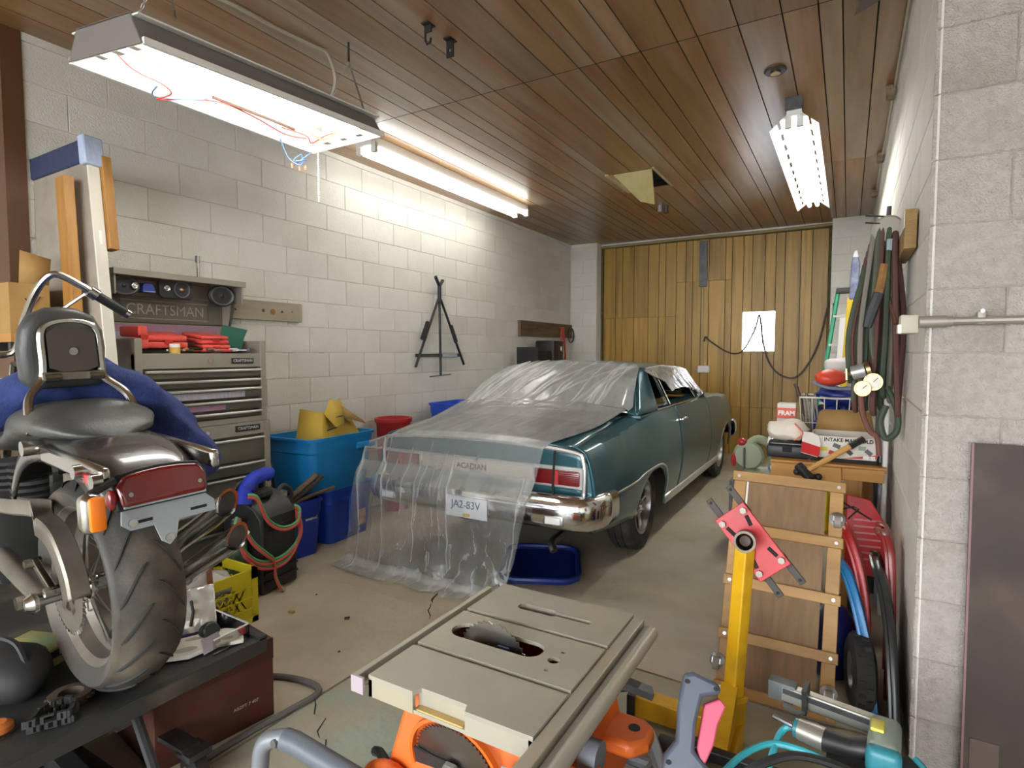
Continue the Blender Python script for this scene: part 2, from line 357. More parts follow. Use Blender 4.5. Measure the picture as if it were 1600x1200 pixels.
o = B().tube(sp([(-1.75, YD-.02, 1.56), (-1.72, YD-.05, 1.62), (-1.66, YD-.05, 1.56), (-1.45, YD-.05, 1.42), (-1.3, YD-.05, 1.39), (-1.2, YD-.05, 1.47), (-1.08, YD-.05, 1.72), (-1.03, YD-.05, 1.90), (-.98, YD-.05, 1.55), (-.9, YD-.05, 1.27), (-.75, YD-.05, 1.1), (-.55, YD-.05, 1.1), (-.35, YD-.05, 1.45), (-.24, YD-.06, 1.95), (-.2, YD-.1, 2.08), (-.17, YD-.2, 2.0), (-.17, YD-.215, 1.9)], 6), .011, 6).build('hanging_cable', M('cable_brown', '4a4038', .6))
tag(o, 'dark cable looping across the plank door under its window', 'cable')

# ------------------------------------------------------------------ ceiling lights
TUBE = M('fluorescent_tube', (1, 1, 1), .4, emit=(1, .985, .94), es=TUBE_POWER)
TUBE2 = M('dim_fluorescent_tube', (1, 1, 1), .4, emit=(1, .985, .94), es=TUBE_POWER*.6)
FIX = M('fixture_enamel', (.80, .79, .75), .35)
# shop light hung on chains, open tray
L1 = thing('shop_light', 'open shop light with dangling wires hung on chains near the left', 'ceiling light', (-2.33, 1.68, 2.5))
zb = 2.50; x0, x1, y0, y1 = -2.58, -2.08, 1.10, 2.26
b = B(); b.box(x0+.02, x1-.02, y0, y1, zb+.10, zb+.106)
for s, xa, xb in ((1, x0, x0+.07), (-1, x1, x1-.07)):
    b.add([(xa, y0, zb), (xa, y1, zb), (xb, y1, zb+.1), (xb, y0, zb+.1), (xa+.004*s, y0, zb), (xa+.004*s, y1, zb), (xb+.004*s, y1, zb+.1), (xb+.004*s, y0, zb+.1)], [(0, 1, 2, 3), (4, 7, 6, 5), (0, 4, 5, 1), (0, 3, 7, 4), (1, 5, 6, 2), (2, 6, 7, 3)])
b.build('reflector_tray', FIX, L1, sm=0)
OUT = M('fixture_shade_grey', (.22, .205, .19), .45, .2)  # shell added over the white enamel; grey stands in for its unlit side
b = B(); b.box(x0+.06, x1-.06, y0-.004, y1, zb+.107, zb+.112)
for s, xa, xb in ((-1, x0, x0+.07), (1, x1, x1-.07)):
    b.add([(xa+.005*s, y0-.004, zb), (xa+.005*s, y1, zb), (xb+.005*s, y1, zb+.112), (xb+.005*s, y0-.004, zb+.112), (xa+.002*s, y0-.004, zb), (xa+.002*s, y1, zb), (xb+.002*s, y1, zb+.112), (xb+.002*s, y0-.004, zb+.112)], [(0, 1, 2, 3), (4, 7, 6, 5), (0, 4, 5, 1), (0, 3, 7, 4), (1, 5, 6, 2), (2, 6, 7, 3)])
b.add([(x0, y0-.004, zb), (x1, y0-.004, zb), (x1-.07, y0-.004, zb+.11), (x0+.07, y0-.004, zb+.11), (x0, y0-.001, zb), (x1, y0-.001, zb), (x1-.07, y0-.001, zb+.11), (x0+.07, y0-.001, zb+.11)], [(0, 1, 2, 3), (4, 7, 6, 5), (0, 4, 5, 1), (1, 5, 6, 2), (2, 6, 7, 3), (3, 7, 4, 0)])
b.build('shade_shell', OUT, L1, sm=0)
for yy in (y0, y1-.004): B().add([(x0, yy, zb), (x1, yy, zb), (x1-.07, yy, zb+.106), (x0+.07, yy, zb+.106), (x0, yy+.004, zb), (x1, yy+.004, zb), (x1-.07, yy+.004, zb+.106), (x0+.07, yy+.004, zb+.106)], [(0, 1, 2, 3), (4, 7, 6, 5), (0, 4, 5, 1), (1, 5, 6, 2), (2, 6, 7, 3), (3, 7, 4, 0)]).build('end_plate', FIX, L1, sm=0)
B().box(x0-.012, x0+.002, y0, y1, zb-.004, zb+.02).build('lip', FIX, L1, sm=0); B().box(x1-.002, x1+.012, y0, y1, zb-.004, zb+.02).build('lip', FIX, L1, sm=0)
for x in (-2.30, -2.19):
    t = B().cyl((x, y0+.05, zb+.055), (x, y1-.07, zb+.055), .018, n=10).build('tube', TUBE, L1)
for x in (-2.42, -2.30, -2.19):
    B().box(x-.02, x+.02, y1-.07, y1-.04, zb+.01, zb+.1).build('lamp_holder', WHITEP, L1, sm=0)
    B().box(x-.02, x+.02, y0+.02, y0+.05, zb+.01, zb+.1).build('lamp_holder', WHITEP, L1, sm=0)
def wire(pts, mat, par=L1, r=.0035): B().tube(sp(pts, 5), r, 5).build('wire', mat, par)
WR = M('wire_red', 'c03a30', .5); WBL = M('wire_blue', '7090b8', .5); WY = M('wire_yellow', 'c8a830', .5); WDK = M('wire_dark', '4a3020', .6)
wire([(-2.42, 1.16, zb+.07), (-2.44, 1.25, zb+.02), (-2.43, 1.36, zb), (-2.48, 1.42, zb-.01), (-2.55, 1.40, zb-.03), (-2.50, 1.5, zb), (-2.44, 1.62, zb+.02), (-2.46, 1.8, zb+.02), (-2.5, 2.0, zb+.01), (-2.48, 2.12, zb+.02)], WR)
wire([(-2.43, 1.38, zb+.01), (-2.38, 1.45, zb-.01), (-2.40, 1.53, zb), (-2.5, 1.47, zb-.01), (-2.54, 1.38, zb-.02), (-2.47, 1.36, zb)], WBL)
wire([(-2.56, 2.02, zb), (-2.57, 2.08, zb-.08), (-2.55, 2.14, zb-.1), (-2.58, 2.17, zb-.03), (-2.56, 2.1, zb-.09), (-2.55, 2.18, zb-.06), (-2.57, 2.12, zb-.1), (-2.54, 2.2, zb-.02)], WBL)
wire([(-2.46, 1.95, zb+.02), (-2.4, 2.05, zb), (-2.44, 2.12, zb-.01), (-2.38, 2.16, zb+.03), (-2.34, 2.2, zb+.05)], WR)
wire([(-2.40, 2.08, zb+.02), (-2.36, 2.13, zb-.005), (-2.31, 2.17, zb+.04)], WY)
wire([(-2.44, 1.58, zb+.03), (-2.43, 1.85, zb+.025), (-2.45, 2.02, zb+.03)], WDK, r=.007)
for k, (x, y, z) in enumerate([(-2.56, 2.09, zb-.105), (-2.55, 2.13, zb-.11), (-2.54, 2.16, zb-.1)]): B().cyl((x, y, z), (x, y, z-.025), .007, .005, 8).build('wire_nut', M('nut_%d' % k, 'c87a60', .5), L1)
for (cx, cy) in ((-2.33, 1.25), (-2.33, 2.2)):
    top = V(-2.33, cy+.08, ZC)
    B().tube([top, top-V(0, 0, .1)], .006, 6).build('hook', DSTEEL, L1)
    for x in (x0+.09, x1-.06):
        a = top-V(0, 0, .1); c = V(x, cy, zb+.105); n = 26; b = B()
        for i in range(n):
            p = a.lerp(c, i/n); q = a.lerp(c, (i+1.25)/n); d = (q-p).normalized(); s_ = d.cross(V(0, 1, 0) if i % 2 else V(1, 0, 0)).normalized()*.004
            b.tube([p-s_, p+s_, q+s_, q-s_], .0014, 4, closed=True)
        b.build('chain', STEEL, L1)
b = B()
for i in range(22): b.sph((-2.53, 2.24, zb-.01-.0125*i), .0058, 8, 5)
b.build('pull_chain', M('bead_white', (.8, .8, .78), .4), L1)
for o in [c for c in bpy.data.objects if c.parent == L1 and c.name.split('.')[0] not in ('chain', 'hook', 'pull_chain')]:   # the tray hangs a little twisted
    for v in o.data.vertices:
        p = v.co+WLOC[o.name]; v.co.z -= .06*max(0, min(1, (p.x-x0)/(x1-x0)))*max(0, min(1, (y1-p.y)/(y1-y0)))
# eight foot strip at the left wall
L2 = thing('strip_light', 'long two-tube strip light mounted along the left wall', 'ceiling light', (-3.2, 4.5, 2.9))
B().box(-3.29, -3.13, 3.28, 5.74, ZC-.075, ZC).build('channel', FIX, L2, sm=0, bev=.006)
for x in (-3.285, -3.135): B().cyl((x, 3.34, ZC-.10), (x, 5.68, ZC-.10), .019, n=10).build('tube', TUBE2, L2)
for yy in (3.30, 5.69):
    for x in (-3.285, -3.135): B().box(x-.022, x+.022, yy, yy+.03, ZC-.125, ZC-.05).build('lamp_holder', WHITEP, L2, sm=0)
# slotted reflector at the right
L3 = thing('reflector_light', 'slotted reflector light glowing near the back right of the ceiling', 'ceiling light', (-.33, 5.5, 2.85))
xa, y0, y1, zt = -.345, 4.22, 6.72, 2.955
B().box(xa-.045, xa+.045, y0, y1, zt-.02, zt+.02).build('channel', FIX, L3, sm=0)
ns = 22
for s in (-1, 1):
    b = B(); u = lambda k: (xa+s*(.045+.10*k), zt-.012-.085*k)
    def strip(k0, k1, ya, yb):
        (xx0, z0), (xx1, z1) = u(k0), u(k1)
        b.add([(xx0, ya, z0), (xx1, ya, z1), (xx1, yb, z1), (xx0, yb, z0), (xx0, ya, z0+.003), (xx1, ya, z1+.003), (xx1, yb, z1+.003), (xx0, yb, z0+.003)], [(0, 1, 2, 3), (7, 6, 5, 4), (0, 4, 5, 1), (1, 5, 6, 2), (2, 6, 7, 3), (3, 7, 4, 0)])
    strip(0, .38, y0, y1); strip(.55, 1, y0, y1)
    for i in range(11):
        ya = y0+(y1-y0)*(i+.62)/11; strip(.38, .55, ya, ya+(y1-y0)/11*.38 if i < 10 else y1)
    b.build('reflector_wing', FIX, L3, sm=0)
for x in (xa-.035, xa+.035): B().cyl((x, y0+.06, zt-.055), (x, y1-.03, zt-.055), .018, n=10).build('tube', TUBE, L3)
for x in (xa-.035, xa+.035): B().box(x-.02, x+.02, y0+.02, y0+.05, zt-.085, zt-.01).build('lamp_holder', WHITEP, L3, sm=0)
B().box(xa-.05, xa+.05, y0-.04, y0+.06, zt+.015, ZC).build('hanger_block', DSTEEL, L3, sm=0); B().box(xa-.04, xa+.04, y1-.2, y1-.1, zt+.015, ZC).build('hanger_block', DSTEEL, L3, sm=0)

# ------------------------------------------------------------------ bits on the ceiling
for k, (x, y, lab) in enumerate([(-1.86, 2.36, 'black bent hook bracket on the ceiling, nearer the hanging light'), (-1.85, 2.53, 'black square hook bracket on the ceiling with a round hole')]):
    h = thing('hook_bracket', lab, 'bracket', (x, y, ZC-.1))
    B().box(x-.022, x+.022, y-.03, y+.03, ZC-.006, ZC).build('foot', BLACKM, h, sm=0)
    if k == 0:
        B().tube([(x-.018, y, ZC), (x-.018, y, ZC-.075), (x-.008, y, ZC-.095), (x+.012, y, ZC-.09), (x+.016, y, ZC-.07)], .006, 6).build('hook', BLACKM, h); B().box(x-.02, x+.02, y-.004, y+.004, ZC-.04, ZC).build('plate', BLACKM, h, sm=0)
    else:
        b = B(); out = [(-.02, 0), (.02, 0), (.02, -.09), (-.02, -.09)]; inn = circ(10, .009, 0, -.055)
        b.box(x-.022, x-.009, y-.004, y+.004, ZC-.09, ZC).box(x+.009, x+.022, y-.004, y+.004, ZC-.09, ZC).box(x-.009, x+.009, y-.004, y+.004, ZC-.045, ZC).box(x-.009, x+.009, y-.004, y+.004, ZC-.09, ZC-.063)
        b.build('plate', BLACKM, h, sm=0)
o = thing('ceiling_box', 'round dark electrical box cover flush in the ceiling', 'electrical box', (-.41, 3.75, ZC-.01))
B().lathe([(.0, -.012), (.055, -.012), (.062, -.004), (.062, .001)], 20, T(-.41, 3.75, ZC)).build('cover', DSTEEL, o); B().lathe([(.012, -.02), (.028, -.02), (.028, -.012)], 12, T(-.41, 3.75, ZC), cap=True).build('socket', BRASS, o); 
o = thing('ceiling_hatch', 'square ceiling opening with a hanging yellowed board flap', 'hatch', (-1.75, 5.45, 2.7))
B().box(-1.99, -1.955, 5.12, 5.78, ZC-.012, ZC+.03).build('edge_batten', M('raw_batten', 'c8b183', .8), o, sm=0); B().box(-1.55, -1.53, 5.12, 5.78, ZC-.008, ZC+.03).build('edge_batten', M('raw_batten2', 'b8a884', .8), o, sm=0)
FL = M('flap_board', 'bfb083', .85, col2='a89659', vs=6, bump=.3)
B().add([(-1.92, 5.15, ZC-.002), (-1.56, 5.15, ZC-.002), (-1.585, 5.34, ZC-.27), (-1.71, 5.32, ZC-.235), (-1.92, 5.18, ZC+.01), (-1.56, 5.17, ZC+.01), (-1.585, 5.355, ZC-.26), (-1.71, 5.335, ZC-.225)], [(0, 1, 2, 3), (7, 6, 5, 4), (0, 4, 5, 1), (1, 5, 6, 2), (2, 6, 7, 3), (3, 7, 4, 0)]).build('flap', FL, o, sm=0)
o = thing('ceiling_pipe_stub', 'small metal pipe stub under the ceiling beyond the hatch', 'pipe', (-1.82, 6.5, ZC-.07))
B().cyl((-1.86, 6.48, ZC), (-1.86, 6.48, ZC-.07), .028, n=10).build('pipe', STEEL, o); B().cyl((-1.80, 6.52, ZC), (-1.80, 6.52, ZC-.08), .024, n=10).build('elbow', DSTEEL, o)
o = B().tube(sp([(-2.6, 1.55, ZC-.01), (-2.54, 1.74, ZC-.012), (-2.53, 1.98, ZC-.012), (-2.5, 2.2, ZC-.012), (-2.49, 2.28, ZC-.02), (-2.52, 2.36, ZC-.1), (-2.53, 2.34, ZC-.22), (-2.5, 2.22, ZC-.36), (-2.42, 2.05, zb+.115)], 6), .009, 6).build('ceiling_cable', M('cable_white', 'b5ab98', .6)); tag(o, 'pale cable along the ceiling dropping to the open shop light', 'cable')
for k, (pts, lab) in enumerate([([(-.20, 3.0), (-.06, 3.08), (-.08, 2.94)], 'small pale paper scrap stuck to the ceiling at the top'), ([(-.02, 3.30), (.03, 3.10), (.11, 3.08), (.10, 3.22)], 'grey torn paper scrap hanging from the ceiling by the right wall')]):
    b = B(); n = len(pts); b.prism(pts, 0, T(0, 0, ZC-.002) @ Matrix.Shear('XY', 4, (0, 0)), h0=-.0015)
    for i, v in enumerate(b.v): b.v[i] = V(v.x, v.y, v.z-.12*max(0, (v.y-3.12)))
    tag(b.build('paper_scrap', M('paper%d' % k, ('d0c8bc', '6a6058')[k], .8), sm=0), lab, 'paper')
cn = thing('corner_conduit', 'thin conduit with clips along the right wall under the ceiling', 'conduit', (XR-.02, 4.5, ZC-.05))
B().tube([(XR-.015, 2.3, ZC-.03), (XR-.012, 4.3, ZC-.026), (XR-.014, 8.1, ZC-.03)], .009, 6).build('pipe', M('conduit_grey', 'a8a090', .6), cn)
for y in (4.31, 5.69, 6.91): B().rbox((XR-.03, y, ZC-.045), (.05, .09, .07), .01).build('clip', M('clip_rust', '9a8a70', .7, col2='5a4030', vs=30), cn)
# ------------------------------------------------------------------ the car
PAINTC = M('teal_paint', (.026, .094, .116), .28, .25, coat=.6, spec=.3, dirt=(.05, .13, .15), ds=3, da=.3)
PAINTD = M('teal_paint_dusty', (.10, .155, .16), .45, .1, coat=.3, dirt=(.20, .23, .22), ds=5, da=.6)
CB = M('beige_band', 'c9c0b0', .4, .3)
BRT = M('bright_trim', (.72, .72, .70), .3, .75)
CX0, CY0 = -1.98, 2.95
KC = T(CX0, CY0, 0)
car = thing('classic_car', 'teal two-door classic car parked rear first under a clear plastic sheet', 'car', (CX0, CY0+2.25, 0))
zct = [(0, .835), (.4, .875), (.8, .92), (1.2, .955), (2.6, .955), (3.2, .94), (3.9, .905), (4.45, .86)]
wt = [(0, .79), (.3, .815), (1, .83), (3.6, .83), (4.2, .80), (4.5, .76)]
def zc(y): return sst(y, zct)
def cw(y): return sst(y, wt)
AR = [(1.02, .37, .585), (3.82, .37, .60)]
def zbot(y):
    base = itp(y, [(0, .40), (.55, .34), (1.02, .25), (3.82, .25), (4.2, .32), (4.5, .38)])
    for c, a, h in AR:
        d = abs(y-c)/a
        if d < 1: base = max(base, .22+(h-.22)*(1-d**2.6)**.5)
    return base
ft = [(.2, .07), (.3, .045), (.45, .012), (.58, 0), (.70, .006), (.82, .025), (1.0, .065)]
def sx(y, z): return cw(y)-itp(z/zc(y)*.955 if z < zc(y) else 1, ft)*1.0
NR = 10
def side_pt(y, k):  # k 0..1 bottom -> crease
    z = lerp(zbot(y), zc(y), k); return (sx(y, z), y, z)
SH = .655
def shoulder(y, k):  # crease -> seam
    x0 = sx(y, zc(y)); e = sin(k*pi/2); return (lerp(x0, SH, k), y, zc(y)+.028*e)
def panel(name, y0, y1, side, sh=True, n=None, shrow=3):
    ys = sorted(set([y0+(y1-y0)*i/(n or 30) for i in range((n or 30)+1)]))
    b = B(KC)
    def row(y):
        r = [side_pt(y, i/NR) for i in range(NR+1)]
        if sh: r += [shoulder(y, (i+1)/shrow) for i in range(shrow)]
        return [(side*p[0], p[1], p[2]) for p in r]
    rows = [row(y) for y in ys]; m = len(rows[0])
    vs = [p for r in rows for p in r]; fs = []
    for i in range(len(rows)-1):
        for j in range(m-1):
            q = (i*m+j, (i+1)*m+j, (i+1)*m+j+1, i*m+j+1); fs.append(q if side < 0 else q[::-1])
    b.add(vs, fs); return b.build(name, PAINTC, car, sm=40, solid=.012, off=-1)
for s in (1, -1):
    panel('quarter_panel', .0, 1.735, s, n=60); d = panel('door', 1.745, 2.90, s, n=16); panel('front_fender', 2.91, 4.48, s, n=50)
    if s > 0:
        B(KC).tube(sp([(.80, 1.80, .855), (.835, 1.81, .865), (.835, 1.9, .86), (.82, 1.98, .855)], 4), .011, 6).build('handle', CHROME, d)
        B(KC).cyl((.79, 1.80, .855), (.835, 1.80, .86), .018, n=10).build('lock_button', CHROME, d)
def deckz(x, y): return zc(y)+.028+.03*(1-(x/SH)**2)
def deckgrid(name, y0, y1, x0, x1, nx=14, ny=16):
    b = B(KC); b.grid(lambda u, v: (lerp(x0, x1, u), lerp(y0, y1, v), deckz(lerp(x0, x1, u), lerp(y0, y1, v))), nx, ny); return b.build(name, PAINTC, car, sm=50, solid=.01, off=-1)
tl = deckgrid('trunk_lid', .0, .80, -SH+.004, SH-.004)
deckgrid('hood', 3.12, 4.45, -SH+.004, SH-.004)
B(KC).grid(lambda u, v: (lerp(-SH-.05, SH+.05, u), lerp(.805, .93, v), deckz(lerp(-SH, SH, u), .805)+.01*v), 12, 2).build('rear_cowl', PAINTC, car, solid=.01)
B(KC).grid(lambda u, v: (lerp(-SH, SH, u), lerp(2.95, 3.115, v), deckz(lerp(-SH, SH, u), 3.1)+.004*(1-v)), 12, 2).build('front_cowl', PAINTC, car, solid=.01)
# rear face
def rearf(x, z): return .004+.03*(abs(x)/.76)**4-.0
b = B(KC); zt = lambda x: deckz(min(abs(x), SH), 0) if abs(x) < SH else lerp(deckz(SH, 0), zc(0), (abs(x)-SH)/(.73-SH))
b.grid(lambda u, v: (lerp(-.735, .735, u), .022, lerp(.44, zt(lerp(-.735, .735, u))-.002, v)), 24, 8)
b.build('rear_panel', PAINTC, car, sm=40, solid=.02, off=1)
for s in (-1, 1):
    B(KC).grid(lambda u, v: (s*lerp(.735, sx(0, lerp(.42, .835, v))-.002, u), lerp(-.002, .004, u), lerp(.42, .835, v)), 3, 8).build('rear_corner', PAINTC, car, solid=.012)
b = B(KC)
loop = [(-.725, -.012, .53), (-.735, -.012, .70), (-.725, -.012, .80), (-.68, -.012, .838), (-.4, -.012, .862), (0, -.012, .87), (.4, -.012, .862), (.68, -.012, .838), (.725, -.012, .80), (.735, -.012, .70), (.725, -.012, .53)]
b.tube(sp(loop, 5), .013, 8); b.build('rear_trim', BRT, car)
B(KC).box(-.43, .43, -.012, .0, .645, .745).build('beige_band', CB, car, sm=0, bev=.004)
for z in (.642, .748): B(KC).box(-.73, .73, -.014, .0, z-.006, z+.006).build('band_trim', BRT, car, sm=0)
for i in range(5): B(KC).box(-.43, .43, -.014, -.011, .662+.017*i, .666+.017*i).build('band_rib', CB, car, sm=0)
text('badge_letters', 'ACADIAN', .05, KC @ T(-.02, -.016, .695) @ RX(90), CHROME, car, .004, sx=1.0, bold=.001)
bpy.data.objects['badge_letters'].scale.x = 1.0
LENS = M('red_lens', (.17, .005, .007), .25, coat=.4)
for s in (-1, 1):
    tlp = thing('tmp', 'x', 'x', (0, 0, 0)); bpy.data.objects.remove(tlp)
    x0, x1 = (.43, .71) if s > 0 else (-.71, -.43)
    h = B(KC).box(x0-.02, x1+.02, -.02, .0, .635, .756).build('tail_light', BRT, car, sm=0, bev=.005)
    B(KC).rbox(((x0+x1)/2, -.026, .695), (x1-x0, .02, .084), .006).build('lens', LENS, h)
    for i in range(8): B(KC).box(x0+.006, x1-.006, -.04, -.034, .655+.0105*i, .659+.0105*i).build('lens_rib', LENS, h, sm=0)
    B(KC).box((x0+x1)/2-.015, (x0+x1)/2+.015, -.041, -.03, .655, .735).build('reflector', M('pink_lens', (.45, .05, .05), .2), h, sm=0)
B(KC).tube(sp([(.555, -.006, .845), (.555, -.024, .83), (.56, -.045, .75), (.555, -.045, .65), (.55, -.03, .62), (.548, -.012, .56)], 5), .0065, 6).build('black_cord', BLACKM, car, label='black cord hanging over the right tail light')
# bumpers
def bumper(name, y, s):
    prof = [(.0, .597), (.05, .602), (.085, .588), (.099, .555), (.102, .53), (.103, .50), (.10, .46), (.085, .43), (.045, .413), (0, .42)]
    half = [(.765, .26), (.765, .12), (.76, .06), (.735, .02), (.69, .0), (.6, -.006), (.4, -.012), (.2, -.016), (0, -.018)]
    path = [V(x, yy) for x, yy in half]+[V(-x, yy) for x, yy in half[::-1][1:]]; path = [V(p.x, p.y) if hasattr(p, 'x') else p for p in path]; vs = []; m = len(prof)
    for i, p in enumerate(path):
        t = (path[min(i+1, len(path)-1)]-path[max(i-1, 0)]).normalized(); nx, ny = t.y, -t.x
        if ny > .05 or (abs(ny) < .05 and nx*p.x < 0): nx, ny = -nx, -ny
        kk = .78 if abs(ny) < .3 else 1
        for (d, z) in prof: vs.append((p.x+nx*d*kk, y+s*(p.y+ny*d*kk), z))
    fs = [(i*m+j, (i+1)*m+j, (i+1)*m+j+1, i*m+j+1) for i in range(len(path)-1) for j in range(m-1)]
    return B(KC).add(vs, fs).build(name, CHROME, car, sm=50, solid=.01, off=0)
rb = bumper('rear_bumper', -.02, 1)
for s in (-1, 1):
    B(KC).rbox((s*.60, -.126, .475), (.125, .02, .062), .012).build('reverse_light_bezel', STEEL, rb); B(KC).rbox((s*.60, -.138, .475), (.095, .012, .042), .008).build('reverse_light', M('clear_lens%d' % s, (.7, .7, .68), .15), rb)
fb = bumper('front_bumper', 4.52, -1)
plate = B(KC).rbox((.03, -.150, .475), (.30, .008, .125), .004).build('license_plate', M('plate_white', (.70, .70, .72), .4), car)
text('plate_letters', 'JA2-83V', .066, KC @ T(.03, -.156, .49) @ RX(90), M('plate_blue', '4a4a80', .5), plate, .0008, sx=.95)
B(KC).box(.01, .06, -.1565, -.153, .42, .437).build('registration_decal', M('decal_yellow', 'd8a820', .5), plate, sm=0)
# trims along the side
for s in (1, -1):
    pts = [(y, .568-.0*y) for y in (.08, .3, .5)]+[(.65, .575), (.8, .597), (1.02, .605), (1.2, .59), (1.32, .53), (1.39, .42), (1.40, .30)]
    B(KC).tube(sp([(s*(sx(y, z)+.004), y, z) for y, z in pts], 4), .011, 6).build('side_trim', BRT, car)
    pts = [(3.42, .28), (3.43, .42), (3.5, .54), (3.64, .605), (3.82, .62), (4.0, .605), (4.13, .54), (4.2, .42)]
    B(KC).tube(sp([(s*(sx(y, z)+.004), y, z) for y, z in pts], 4), .013, 6).build('arch_trim', CHROME, car)
    B(KC).grid(lambda u, v: (s*(.80+.012*sin(v*pi)), lerp(1.40, 3.43, u), lerp(.245, .315, v)), 10, 4).build('rocker_trim', BRT, car, solid=.008)
    B(KC).tube(sp([(s*(sx(y, zc(y))+.001), y, zc(y)+.004) for y in (.02, .2, .4, .7, 1.0)], 4), .004, 5).build('crease_bead', PAINTC, car)
# greenhouse
RZT = 1.325
def roofz(x, y): return RZT-.05*(abs(x)/.585)**2.6-.02*((y-2.0)/.6)**2
b = B(KC); b.grid(lambda u, v: (lerp(-.585, .585, u)*(1-.03*abs(v-.4)), lerp(1.44, 2.60, v)-.03*(1-(2*u-1)**2)*(1-v)+.05*(1-(2*u-1)**2)*v, roofz(lerp(-.585, .585, u), lerp(1.44, 2.60, v))), 18, 14)
b.build('roof', PAINTD, car, sm=60, solid=.025)
GL = glass('car_glass', (.62, .70, .70)); TRIMC = CHROME
def quad3(name, a, b_, c, d, mat, par, bulge=(0, 0, 0), n=8, solid=.006):
    a, b_, c, d, bu = map(Vector, (a, b_, c, d, bulge)); g = B(KC)
    g.grid(lambda u, v: (a.lerp(b_, u)).lerp(d.lerp(c, u), v)+bu*(1-(2*u-1)**2)*1.0, n, n); return g.build(name, mat, par, sm=60, solid=solid, off=0)
ZB = .985
quad3('rear_window', (-.66, .90, ZB-.0), (.66, .90, ZB), (.545, 1.43, 1.272), (-.545, 1.43, 1.272), GL, car, (0, -.05, .03))
quad3('windshield', (-.68, 3.0, ZB-.015), (.68, 3.0, ZB-.015), (.55, 2.60, 1.262), (-.55, 2.60, 1.262), GL, car, (0, .07, .0))
for s in (1, -1):
    P1, P2, P3, P4 = (s*.735, .88, ZB-.02), (s*.755, 1.30, ZB-.01), (s*.585, 1.52, 1.275), (s*.56, 1.40, 1.275)
    quad3('c_pillar', P1, P2, P3, P4, PAINTC, car, (s*.012, 0, 0), solid=.03)
    quad3('c_pillar_inner', (s*.655, .88, ZB), P1, P4, (s*.55, 1.41, 1.275), PAINTC, car, solid=.01)
    quad3('a_pillar', (s*.70, 2.93, ZB-.01), (s*.70, 3.01, ZB-.01), (s*.56, 2.62, 1.265), (s*.57, 2.55, 1.265), PAINTC, car, solid=.03)
    sw = quad3('side_window', (s*.745, 1.32, ZB-.01), (s*.745, 1.70, ZB-.01), (s*.585, 1.74, 1.265), (s*.585, 1.53, 1.27), GL, car)
    fr = sp([(s*.752, 1.30, ZB-.005), (s*.592, 1.515, 1.272), (s*.592, 2.0, 1.285), (s*.585, 2.54, 1.262), (s*.715, 2.92, ZB-.005)], 1)
    B(KC).tube(fr, .010, 6).build('window_frame', BRT, car); B(KC).tube([(s*.754, 1.30, ZB-.01), (s*.77, 2.0, ZB-.005), (s*.74, 2.93, ZB-.01)], .011, 6).build('belt_trim', CHROME, car)
    B(KC).tube([(s*.748, 1.71, ZB-.01), (s*.668, 1.725, 1.13), (s*.59, 1.745, 1.275)], .008, 6).build('window_divider', CHROME, car)
    quad3('vent_window', (s*.735, 2.62, ZB-.01), (s*.725, 2.9, ZB-.01), (s*.6, 2.56, 1.25), (s*.61, 2.50, 1.25), GL, car)
    B(KC).tube([(s*.74, 2.60, ZB), (s*.60, 2.47, 1.27)], .007, 6).build('window_divider', CHROME, car)
    B(KC).box(s*.655-.002, s*.655+.11*s, .88, 3.0, ZB-.035, ZB-.02).build('window_sill', PAINTC, car, sm=0)
B(KC).tube(sp([(-.67, .885, ZB+.004), (-.3, .855, ZB+.015), (.3, .855, ZB+.015), (.67, .885, ZB+.004)], 5), .009, 6).build('rear_window_trim', CHROME, car); B(KC).tube(sp([(-.55, 1.42, 1.282), (0, 1.385, 1.30), (.55, 1.42, 1.282)], 5), .009, 6).build('rear_window_trim', CHROME, car)
INT = M('interior_vinyl', (.03, .045, .05), .6)
B(KC).rbox((0, 1.30, .72), (1.15, .16, .5), .05, (-18, 0, 0)).rbox((0, 1.55, .5), (1.15, .5, .16), .05).build('rear_seat', INT, car)
B(KC).rbox((0, 2.15, .74), (1.2, .14, .52), .05, (-15, 0, 0)).rbox((0, 2.42, .48), (1.2, .5, .16), .05).build('front_seat', INT, car)
B(KC).rbox((0, 2.95, .80), (1.3, .2, .2), .04).build('dashboard', INT, car)
B(KC @ T(-.32, 2.68, .88) @ RX(-60)).tube([(.19*cos(a*pi/12), .19*sin(a*pi/12), 0) for a in range(24)], .012, 6, closed=True).build('steering_wheel', BLACK, car)
B(KC).box(-.60, .60, .45, 4.40, .24, .40).box(-.62, .62, .15, .75, .40, .78).box(-.6, .6, 3.2, 4.3, .40, .78).build('underbody', BLACKM, car, sm=0)
for s in (-1, 1):
    for c in (1.02, 3.82): B(KC).box(s*.50-.02, s*.50+.02, c-.38, c+.38, .25, .66).build('wheel_well', BLACKM, car, sm=0)
B(KC).tube(sp([(.45, .5, .27), (.47, .2, .27), (.47, .12, .25), (.5, .09, .22)], 3), .025, 8).build('exhaust_pipe', STEEL, car)
for s in (-1, 1):
    B(KC @ T(s*.55, 4.47, .70) @ RX(90)).lathe([(.0, .02), (.06, .015), (.075, 0), (.085, .01), (.09, 0), (.09, -.04)], 18).build('headlight', CHROME, car)
B(KC).box(-.72, .72, 4.44, 4.46, .5, .84).build('grille', DSTEEL, car, sm=0)
